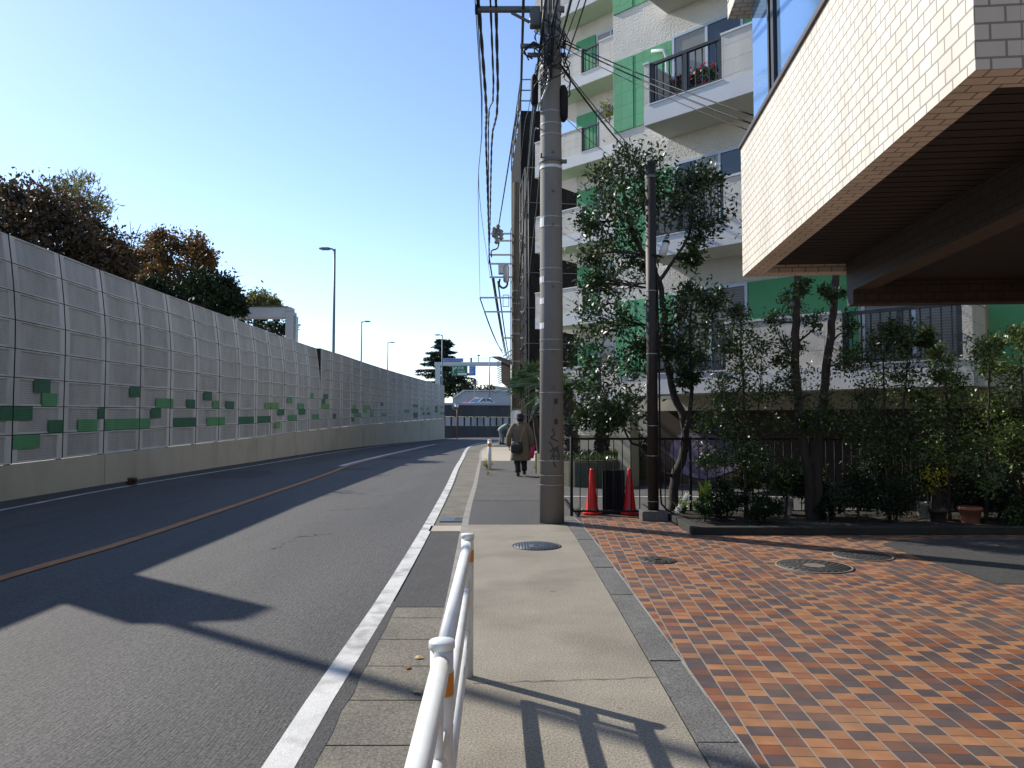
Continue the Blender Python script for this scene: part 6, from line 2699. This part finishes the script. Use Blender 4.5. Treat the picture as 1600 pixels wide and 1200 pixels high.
# flowers and plants on the balconies
geo = AT(1085, 118, 15.55)
bx = thing('balcony_geraniums', 'red flowering plants behind the railing of the upper near balcony', 'flowers', geo)
rng = np.random.default_rng(9)
ux = Vector((0.729, -0.684, 0))
pts, red = [], []
for k in range(1100):
    u = rng.normal(0, .42)
    p = ux * float(np.clip(u, -.8, .9)) + Vector((.684, .729, 0)) * float(rng.uniform(.12, .4)) + Vector((0, 0, float(rng.uniform(-.32, .22))))
    pts.append(p)
    if rng.random() < .14:
        red.append(p + Vector((0, 0, .1)))
P = np.array([tuple(p + bx.location) for p in pts])
leaf_mesh('foliage', P, rng.normal(size=P.shape), .085, .06, M['leaf_mid'], bx, tuple(bx.location), rng)
P = np.array([tuple(p + bx.location) for p in red])
leaf_mesh('blossoms', P, rng.normal(size=P.shape), .09, .08, M['petal_red'], bx, tuple(bx.location), rng)
m = MB()
for u in (-.6, -.2, .2, .6):
    c = ux * u + Vector((.684, .729, 0)) * .28
    m = MB()
    m.lathe([(.09, 0), (.12, .2), (.0, .2)], (c.x, c.y, ZB[2] + .425 - geo.z), 14, cap=False)
    m.build('plant_pot', M['terracotta'], bx)
tree('balcony_shrub', 'light green bushy plant on the far balcony high above the pole', 'plant', 24.0, [(((952, 186), (952, 176)), .02, .01)], [(945, 170, 12), (958, 165, 12), (950, 178, 10)], (.11, .05), 110, 'leaf_olive', None, 90,
     ground=AT(952, 190, 24).z, crown='foliage', depth=.3)

# ---- trees behind the noise barrier
G_TR = 'trees behind the noise barrier'


def crowd(x0, y0, pts):
    return [(x0 + a, y0 + b, r) for a, b, r in pts]


tree('autumn_tree', 'large dark reddish autumn tree over the nearest part of the noise barrier', 'tree', 27,
     [(((60, 700), (58, 520), (50, 420), (40, 360)), .32, .10), (((55, 450), (100, 390), (130, 350)), .14, .05), (((55, 450), (10, 390), (-30, 350)), .14, .05)],
     [(-95, 310, 50), (-60, 345, 60), (-10, 300, 34), (25, 312, 34), (50, 345, 44), (-20, 345, 44), (95, 335, 36), (120, 345, 30), (20, 375, 48), (140, 365, 30), (80, 380, 44), (165, 390, 30), (125, 400, 40), (185, 405, 22), (-30, 400, 50), (60, 415, 44), (150, 425, 36), (110, 440, 34), (185, 440, 24)],
     (.19, .11), 1300, 'leaf_red', G_TR, 101, ground=-.16, depth=5, clumps=13, limb_r=.07, twig_r=.02, bark='bark', spread=.36)
tree('yellowish_tree', 'yellow green feathery tree standing up behind the reddish autumn tree', 'tree', 34,
     [(((120, 700), (122, 450), (118, 330)), .2, .06)], [(90, 300, 22), (118, 290, 22), (140, 302, 22), (158, 318, 18), (110, 315, 24), (150, 340, 20)],
     (.34, .06), 260, 'leaf_bamboo', G_TR, 102, ground=-.16, depth=3, clumps=12, limb_r=.05, twig_r=.015, up=.6, outward=1.0)
tree('autumn_tree', 'rounded rust brown autumn tree standing between the reddish tree and the white gantry', 'tree', 40,
     [(((268, 690), (266, 520), (262, 430), (268, 395)), .28, .08), (((265, 470), (300, 430), (315, 410)), .12, .05), (((265, 480), (235, 440), (222, 415)), .12, .05)],
     [(258, 378, 22), (285, 385, 24), (235, 395, 24), (312, 395, 20), (225, 415, 24), (262, 410, 30), (300, 420, 26), (325, 405, 13), (245, 440, 30), (210, 430, 22), (285, 440, 26), (322, 425, 12), (205, 405, 13), (205, 455, 22)],
     (.2, .12), 1000, 'leaf_rust', G_TR, 103, ground=-.16, depth=5, clumps=12, limb_r=.06, twig_r=.018)
tree('bare_tree', 'leafless pale twigged tree top between the two autumn trees', 'tree', 46,
     [(((205, 690), (206, 450), (204, 385)), .16, .05), (((205, 400), (192, 370), (183, 352)), .04, .015), (((205, 400), (212, 370), (220, 350)), .04, .015), (((205, 395), (205, 370), (203, 345)), .04, .012), (((212, 372), (226, 362), (232, 358)), .02, .01)],
     [(205, 372, 10), (216, 366, 9), (193, 366, 9)], (.1, .04), 8, 'leaf_olive', G_TR, 104, ground=-.16, depth=1, clumps=9, limb_r=.03, twig_r=.014)
tree('dark_evergreen', 'very dark dense evergreen below the rust brown tree, left of the white gantry', 'tree', 36,
     [(((320, 690), (320, 540), (325, 480)), .3, .12)],
     [(300, 462, 24), (325, 450, 22), (345, 452, 20), (280, 475, 24), (362, 466, 18), (335, 480, 26), (372, 482, 14), (260, 470, 24), (240, 455, 18), (310, 490, 24)],
     (.25, .12), 1000, 'leaf_dark', G_TR, 105, ground=-.16, depth=4, clumps=14, limb_r=.06, twig_r=.02)
tree('dark_evergreen', 'dark evergreen mass seen through the opening of the white gantry', 'tree', 52,
     [(((415, 690), (415, 560), (416, 520)), .3, .12)],
     [(395, 508, 18), (420, 508, 20), (440, 512, 16), (455, 508, 8), (405, 530, 22), (438, 530, 20), (372, 512, 18)],
     (.3, .14), 420, 'leaf_dark', G_TR, 106, ground=-.16, depth=4, clumps=12, limb_r=.06, twig_r=.02)
tree('olive_tree', 'small yellow green tree top showing just above the white gantry beam', 'tree', 60,
     [(((408, 690), (408, 560), (408, 480)), .25, .08)], [(400, 465, 14), (415, 466, 14), (427, 474, 10), (390, 472, 12), (410, 480, 16), (432, 484, 8)],
     (.3, .16), 300, 'leaf_olive', G_TR, 107, ground=-.16, depth=3, clumps=12, limb_r=.05, twig_r=.02)

# cedar and the shrubs beyond the expressway
d = 170
rr = random.Random(12)
rng = np.random.default_rng(12)
S = d / F_PX
cb = AT(692, 640, d)
ce = thing('cedar_tree', 'tall dark cedar with drooping tiered boughs behind the sign gantry', 'tree', (cb.x, d, 2))
top = AT(690, 530, d).z - 2
m = MB()
m.tube([(0, 0, 0), (.1, 0, top * .5), (-.1, 0, top)], [.45, .3, .08], 10)
m.build('trunk', M['bark'], ce)
bg_, P_, D_ = MB(), [], []
for k in range(120):
    u = (k + rr.random()) / 120
    z = top * (.99 - .72 * u)
    a = rr.uniform(0, 2 * math.pi)
    L = (1.2 + 5.2 * min(1, u * 1.5)) * rr.uniform(.65, 1.12)
    o = Vector((math.cos(a), math.sin(a), 0))
    C = [Vector((0, 0, z)) + o * L * q / 6 + Vector((0, 0, L * (.30 * q / 6 - .22 * (q / 6) ** 2))) for q in range(7)]
    bg_.tube(C, [.09 - .011 * q for q in range(7)], 5)
    for q in range(2, 7):
        mm = 60
        sp_ = np.array([.5, .5, .16])
        P_.append(rng.normal(size=(mm, 3)) * sp_ * (1.15 - .09 * q) + np.array(C[q]) - np.array([0, 0, .15]))
        D_.append(rng.normal(size=(mm, 3)) * np.array([1, 1, .3]) + np.array(o) * .9 + np.array([0, 0, -.45]))
bg_.build('boughs', M['twig'], ce)
P_ = np.concatenate(P_)
leaf_mesh('crown', P_, np.concatenate(D_), .55, .2, M['leaf_cedar'], ce, (0, 0, 0), rng)
G_FAR = 'trees beyond the expressway'
tree('far_tree', 'dark green tree mass below the cedar, left end of the far trees', 'tree', 150, [(((712, 640), (712, 600)), .3, .1)],
     [(705, 600, 10), (715, 592, 9), (724, 600, 10), (702, 612, 10), (716, 610, 12), (728, 608, 8), (700, 590, 7)], (.6, .3), 300, 'leaf_dark', G_FAR, 111, ground=2, depth=4, clumps=10, limb_r=.08, twig_r=.03)
tree('far_tree', 'small dark conifer pointed at the top, right of the cedar above the white wall', 'tree', 145, [(((741, 640), (741, 594)), .2, .05)],
     [(742, 597, 3), (741, 602, 4.5), (740, 608, 6), (736, 612, 6), (745, 611, 5)], (.5, .2), 120, 'leaf_cedar', G_FAR, 112, ground=2, depth=2, clumps=8, limb_r=.06, twig_r=.03)
tree('far_tree', 'olive green small tree between the dark mass and the pointed conifer', 'tree', 147, [(((730, 640), (730, 604)), .2, .05)],
     [(727, 606, 5), (732, 603, 5), (730, 611, 6)], (.5, .25), 140, 'leaf_olive', G_FAR, 113, ground=2, depth=2, clumps=8, limb_r=.06, twig_r=.03)
tree('far_tree', 'brownish low tree with bare twigs above the white side wall near the board', 'tree', 140, [(((762, 640), (762, 606)), .2, .05), (((762, 610), (755, 602), (750, 597)), .06, .02), (((762, 610), (770, 601), (775, 598)), .06, .02), (((762, 608), (762, 600), (763, 595)), .05, .02)],
     [(752, 609, 5), (762, 608, 6), (771, 610, 5), (760, 613, 6)], (.5, .25), 130, 'leaf_rust', G_FAR, 114, ground=2, depth=2, clumps=8, limb_r=.06, twig_r=.03)
# ------------------------------------------------------------------ people
M['skin'] = mat('skin', (0.42, 0.26, 0.18), (0.38, 0.23, 0.16), 8, 0.55)
M['hair_dark'] = mat('hair_dark', (0.02, 0.018, 0.017), None, 8, 0.6)
M['coat'] = mat('coat', (0.205, 0.155, 0.105), (0.17, 0.13, 0.088), 5, 0.9, 0.25, 12, dist=.02)
M['cloth_dark'] = mat('cloth_dark', (0.028, 0.028, 0.033), (0.02, 0.02, 0.024), 6, 0.85, .2, 20)
M['shoe'] = mat('shoe', (0.015, 0.014, 0.014), None, 6, 0.4)
M['hat'] = mat('hat', (0.025, 0.025, 0.032), None, 10, 0.9)
M['bag_dark'] = mat('bag_dark', (0.03, 0.027, 0.026), None, 7, 0.6)
M['bag_flap'] = mat('bag_flap', (0.32, 0.29, 0.24), (0.1, 0.09, 0.08), 9, 0.6)
M['strap'] = mat('strap', (0.34, 0.24, 0.12), None, 6, 0.7)
M['bag_pink'] = mat('bag_pink', (0.62, 0.03, 0.16), (0.55, 0.025, 0.14), 6, 0.45)
M['work_green'] = mat('work_green', (0.34, 0.43, 0.36), (0.29, 0.37, 0.31), 5, 0.9, .2, 14)
M['work_grey'] = mat('work_grey', (0.27, 0.31, 0.31), (0.22, 0.26, 0.26), 5, 0.9, .2, 14)


def skinned(name, joints, bones, m_, parent, root, sub=2):
    """one continuous body grown round a posed skeleton: joints {name: (position, radius)}"""
    names = list(joints)
    me = bpy.data.meshes.new(name)
    me.from_pydata([joints[k][0] for k in names], [(names.index(a), names.index(b)) for a, b in bones], [])
    o = bpy.data.objects.new(name, me)
    COL.objects.link(o)
    o.parent = parent
    md = o.modifiers.new('skin', 'SKIN')
    md.use_smooth_shade = True
    if not me.skin_vertices:
        me.attributes  # the modifier adds the layer itself
    for i, k in enumerate(names):
        r = joints[k][1]
        sv = me.skin_vertices[0].data[i]
        sv.radius = (r, r) if not isinstance(r, tuple) else r
        sv.use_root = (k == root)
    s_ = o.modifiers.new('smooth', 'SUBSURF')
    s_.levels = s_.render_levels = sub
    me.materials.append(m_)
    return o


def hand(J, B, wrist, side, d, pal, fin=(0, 0, -1)):
    """palm and five bent fingers hanging from a wrist; d: pointing direction, pal: across the palm"""
    w = Vector(J[wrist][0])
    d, pal = Vector(d).normalized(), Vector(pal).normalized()
    nrm = d.cross(pal).normalized()
    pm = wrist + '_palm'
    J[pm] = (w + d * .05, (.018, .032))
    B.append((wrist, pm))
    for i, (off, l) in enumerate(((-.03, .075), (-.01, .085), (.01, .08), (.028, .062))):
        a, b, c = f'{pm}_f{i}a', f'{pm}_f{i}b', f'{pm}_f{i}c'
        J[a] = (w + d * .085 + pal * off, .0095)
        J[b] = (w + d * (.085 + l * .5) + pal * off + nrm * .012, .0085)
        J[c] = (w + d * (.085 + l * .85) + pal * off + nrm * .04, .0075)
        B += [(pm, a), (a, b), (b, c)]
    a, b = pm + '_ta', pm + '_tb'
    J[a] = (w + d * .05 - pal * .045 * side + nrm * .015, .011)
    J[b] = (w + d * .085 - pal * .06 * side + nrm * .03, .009)
    B += [(pm, a), (a, b)]


def oval(c, rx, ry, z, n=20, tw=0):
    return [(c[0] + rx * math.cos(2 * math.pi * k / n + tw), c[1] + ry * math.sin(2 * math.pi * k / n + tw), z) for k in range(n)]


# the man in the long coat, walking away; +y is where he goes
mp = G(813, 744.5)
man = thing('person', 'man in long brown coat and dark hat walking away with a pink bag', 'person', mp)
J = {'pelvis': ((0, 0, .88), .14), 'waist': ((0, .01, 1.05), .14), 'chest': ((0, .02, 1.25), .165), 'neckb': ((0, .02, 1.41), .075), 'neck': ((0, .035, 1.47), .055),
     'head': ((0, .05, 1.555), (.075, .088)), 'crown_': ((0, .045, 1.64), .07),
     'lhip': ((-.09, 0, .86), .10), 'lknee': ((-.085, .02, .48), .068), 'lank': ((-.06, -.05, .09), .045), 'ltoe': ((-.065, .12, .035), .035),
     'rhip': ((.09, 0, .86), .10), 'rknee': ((.10, .09, .50), .068), 'rank': ((.11, .12, .13), .045), 'rtoe': ((.12, .26, .05), .035),
     'lsh': ((-.19, .02, 1.36), .075), 'lelb': ((-.29, -.03, 1.10), .05), 'lwri': ((-.31, .02, .86), .032),
     'rsh': ((.19, .02, 1.36), .075), 'relb': ((.29, -.02, 1.10), .05), 'rwri': ((.30, .03, .86), .032)}
B = [('pelvis', 'waist'), ('waist', 'chest'), ('chest', 'neckb'), ('neckb', 'neck'), ('neck', 'head'), ('head', 'crown_'), ('pelvis', 'lhip'), ('lhip', 'lknee'), ('lknee', 'lank'), ('lank', 'ltoe'),
     ('pelvis', 'rhip'), ('rhip', 'rknee'), ('rknee', 'rank'), ('rank', 'rtoe'), ('chest', 'lsh'), ('lsh', 'lelb'), ('lelb', 'lwri'), ('chest', 'rsh'), ('rsh', 'relb'), ('relb', 'rwri')]
hand(J, B, 'lwri', -1, (-.05, .1, -1), (0, 1, .1))
hand(J, B, 'rwri', 1, (.05, .1, -1), (0, 1, .1))
body = skinned('body', J, B, M['skin'], man, 'pelvis')
m = MB()
for s_ in (-1, 1):
    m.ball((s_ * .032, .135, 1.575), .012, 0, 8, 6)
    m.ball((s_ * .082, .05, 1.56), (.014, .025, .034), 0, 8, 6)
m.ball((0, .145, 1.545), (.014, .022, .022), 0, 8, 6)
m.ball((0, .135, 1.51), (.026, .01, .007), 0, 8, 6)
m.build('face_features', M['skin'], man)
m = MB()
m.loft([oval((0, .035), .082, .088, 1.50), oval((0, .03), .088, .095, 1.55), oval((0, .03), .09, .1, 1.62), oval((0, .035), .06, .07, 1.67)])
m.build('hair', M['hair_dark'], man)
m = MB()
m.lathe([(.15, -.012), (.152, .0), (.112, .015), (.108, .03), (.104, .10), (.092, .128), (.05, .14), (0, .142)], (0, .04, 1.585), 24, sx=.95, sy=1.08)
m.build('hat', M['hat'], man)
# coat body: back seam folds and a flared hem
rings = []
for z, rx, ry, cy in ((.44, .285, .21, .0), (.47, .283, .212, .0), (.6, .262, .2, .0), (.8, .24, .185, .0), (1.0, .225, .175, .0), (1.15, .232, .178, .01), (1.27, .238, .17, .015), (1.36, .222, .145, .02), (1.415, .15, .11, .025), (1.45, .085, .085, .03), (1.475, .075, .08, .035)):
    rg = []
    for k in range(40):
        th = 2 * math.pi * k / 40
        f = 1 + (.05 * math.sin(th * 7 + z * 2) * max(0, (1.05 - z))) + .012 * math.sin(th * 11 + z * 9)
        rg.append((rx * f * math.cos(th), cy + ry * f * math.sin(th), z))
    rings.append(rg)
m = MB()
m.loft(rings)
co = m.build('coat', M['coat'], man)
for s_, sh, el, wr in ((-1, (-.185, .02, 1.35), (-.305, -.04, 1.10), (-.325, .02, .845)), (1, (.185, .02, 1.35), (.305, -.03, 1.10), (.315, .03, .845))):
    m = MB()
    P = catmull([(sh[0] * .55, sh[1], sh[2] + .02), sh, el, wr], 5)
    rr_ = [.10 - .0 * k / len(P) for k in range(len(P))]
    m.tube(P, [(.09 if k < 3 else .098 - .032 * (k - 3) / (len(P) - 4)) * (1 + .04 * math.sin(k * 2.1)) for k in range(len(P))], 14)
    m.build('sleeve', M['coat'], co)
m = MB()
m.box((0, -.185, .62), (.006, .03, .33))
m.build('back_vent', M['cloth_dark'], co)
m = MB()
m.loft([oval((0, .025), .088, .09, 1.44), oval((0, .03), .095, .095, 1.465), oval((0, .035), .082, .085, 1.50)])
m.build('collar', M['coat'], co)
for nm, hip, knee, ank in (('l', (-.09, 0, .8), (-.085, .02, .48), (-.06, -.05, .11)), ('r', (.09, 0, .8), (.10, .09, .50), (.11, .12, .15))):
    m = MB()
    P = catmull([hip, knee, ank], 6)
    m.tube(P, [(.115 - .04 * k / (len(P) - 1)) * (1 + .05 * math.sin(k * 1.9)) for k in range(len(P))], 14)
    m.build('trouser_leg', M['cloth_dark'], man)
for x, y, z, pit in ((-.062, .03, .045, 0.05), (.113, .19, .075, -.25)):
    m = MB()
    R_ = Matrix.Rotation(pit, 3, 'X')
    pr = []
    for yy, w, h in ((-.13, .035, .06), (-.09, .048, .075), (0, .046, .065), (.09, .052, .045), (.15, .045, .03), (.175, .02, .018)):
        pr.append([tuple(R_ @ Vector((w * math.cos(a), yy, h * math.sin(a) * (1 if math.sin(a) > 0 else .5))) + Vector((x, y, z))) for a in [2 * math.pi * k / 12 for k in range(12)]])
    m.loft(pr)
    m.build('shoe', M['shoe'], man)

sb = thing('shoulder_bag', 'dark shoulder bag with pale flap on a tan strap behind the walking man', 'shoulder bag', mp + Vector((-.10, -.27, .82)))
m = MB()
rings = []
for z, rx, ry in ((-.17, .12, .05), (-.15, .155, .075), (-.02, .165, .085), (.1, .15, .075), (.15, .12, .05)):
    rings.append([(rx * (abs(math.cos(a)) ** .6) * (1 if math.cos(a) > 0 else -1), ry * (abs(math.sin(a)) ** .7) * (1 if math.sin(a) > 0 else -1), z) for a in [2 * math.pi * k / 20 for k in range(20)]])
m.loft(rings)
m.build('bag_body', M['bag_dark'], sb)
m = MB()
A_ = [(-.15, -.092, .0), (-.1, -.1, .06), (-.02, -.1, .075), (.05, -.097, .06)]
B_ = [(-.15, -.088, .06), (-.08, -.09, .12), (0, -.088, .13), (.05, -.085, .1)]
m.strip([Vector(p) for p in A_], [Vector(p) for p in B_])
m.build('flap', M['bag_flap'], sb)
m = MB()
P = catmull([(.08, -.02, .1), (.13, .02, .3), (.20, .08, .50), (.235, .2, .585), (.22, .33, .56)], 6)
m.strip([Vector(p) - Vector((.018, .006, 0)) for p in P], [Vector(p) + Vector((.018, .0, 0)) for p in P])
m.build('strap', M['strap'], sb)
pk = thing('pink_bag', 'bright pink carrier bag held in the right hand of the walking man', 'bag', mp + Vector((.325, .05, .75)))
m = MB()
rings = []
for z, rx, ry, dx in ((-.26, .06, .03, -.04), (-.24, .085, .045, -.04), (-.1, .09, .05, -.02), (.05, .08, .04, .0), (.1, .07, .02, .01)):
    rings.append([(dx + rx * math.cos(a) * (1 + .06 * math.sin(5 * a)), ry * math.sin(a), z) for a in [2 * math.pi * k / 18 for k in range(18)]])
m.loft(rings)
m.build('bag_body', M['bag_pink'], pk)
m = MB()
m.tube(catmull([(-.03, 0, .09), (-.02, .0, .15), (.01, .0, .155), (.035, 0, .09)], 5), .007, 6)
m.build('handle', M['bag_pink'], pk)

# the person in pale work clothes bent over at the kerb, facing right
wp = G(782, 694.5)
wk = thing('person', 'person in pale green work clothes bending forward at the kerb beyond the walking man', 'person', wp)
J = {'pelvis': ((0, 0, .86), .14), 'waist': ((.12, 0, .99), .13), 'chest': ((.36, 0, 1.13), .155), 'neckb': ((.5, 0, 1.19), .075), 'neck': ((.56, 0, 1.20), .055),
     'head': ((.64, 0, 1.175), (.085, .075)), 'crown_': ((.70, 0, 1.22), .06),
     'lhip': ((0, .1, .84), .10), 'lknee': ((.05, .11, .46), .068), 'lank': ((-.04, .11, .09), .045), 'ltoe': ((.12, .12, .035), .035),
     'rhip': ((0, -.1, .84), .10), 'rknee': ((.14, -.12, .47), .068), 'rank': ((.13, -.12, .09), .045), 'rtoe': ((.29, -.13, .035), .035),
     'lsh': ((.42, .18, 1.12), .07), 'lelb': ((.5, .2, .85), .05), 'lwri': ((.58, .14, .64), .032),
     'rsh': ((.42, -.18, 1.12), .07), 'relb': ((.48, -.2, .85), .05), 'rwri': ((.58, -.16, .64), .032)}
B = [('pelvis', 'waist'), ('waist', 'chest'), ('chest', 'neckb'), ('neckb', 'neck'), ('neck', 'head'), ('head', 'crown_'), ('pelvis', 'lhip'), ('lhip', 'lknee'), ('lknee', 'lank'), ('lank', 'ltoe'),
     ('pelvis', 'rhip'), ('rhip', 'rknee'), ('rknee', 'rank'), ('rank', 'rtoe'), ('chest', 'lsh'), ('lsh', 'lelb'), ('lelb', 'lwri'), ('chest', 'rsh'), ('rsh', 'relb'), ('relb', 'rwri')]
hand(J, B, 'lwri', -1, (.3, 0, -1), (0, 1, 0))
hand(J, B, 'rwri', 1, (.3, 0, -1), (0, 1, 0))
skinned('body', J, B, M['skin'], wk, 'pelvis')
m = MB()
m.ball((.665, 0, 1.23), (.10, .085, .085), 0, 14, 10)
m.build('hair', M['hair_dark'], wk)
m = MB()
P = catmull([(-.05, 0, .82), (.0, 0, .9), (.13, 0, 1.0), (.36, 0, 1.14), (.5, 0, 1.19)], 5)
n = len(P)
rings = []
for i, p in enumerate(P):
    t = (P[min(i + 1, n - 1)] - P[max(i - 1, 0)]).normalized()
    nn = Vector((-t.z, 0, t.x))
    u = i / (n - 1)
    w, h = (.19 + .05 * math.sin(math.pi * u)) * (1 if u < .85 else 1 - (u - .85) * 3.4), (.15 + .03 * math.sin(math.pi * u)) * (1 if u < .85 else 1 - (u - .85) * 3)
    rings.append([tuple(p + Vector((0, 1, 0)) * w * math.cos(a) + nn * h * math.sin(a) * (1 + .04 * math.sin(5 * a + i))) for a in [2 * math.pi * k / 22 for k in range(22)]])
m.loft(rings)
jk = m.build('jacket', M['work_green'], wk)
for s_ in (-1, 1):
    m = MB()
    P = catmull([(.36, s_ * .1, 1.14), (.42, s_ * .18, 1.12), (.5, s_ * .2, .85), (.57, s_ * .15, .67)], 5)
    m.tube(P, [.085 - .03 * k / (len(P) - 1) for k in range(len(P))], 12)
    m.build('sleeve', M['work_green'], jk)
for s_, K, A in ((1, (.05, .11, .46), (-.04, .11, .1)), (-1, (.14, -.12, .47), (.13, -.12, .1))):
    m = MB()
    P = catmull([(-.0, s_ * .09, .9), K, A], 6)
    m.tube(P, [(.135 - .055 * k / (len(P) - 1)) * (1 + .05 * math.sin(k * 1.7)) for k in range(len(P))], 14)
    m.build('trouser_leg', M['work_grey'], wk)
for x, y in ((.04, .115), (.21, -.125)):
    m = MB()
    m.loft([[(x + xx, y + w * math.cos(a), max(0.0, .045 + h * math.sin(a))) for a in [2 * math.pi * k / 10 for k in range(10)]] for xx, w, h in ((-.12, .03, .05), (-.05, .045, .06), (.08, .05, .04), (.15, .03, .025))])
    m.build('shoe', M['shoe'], wk)
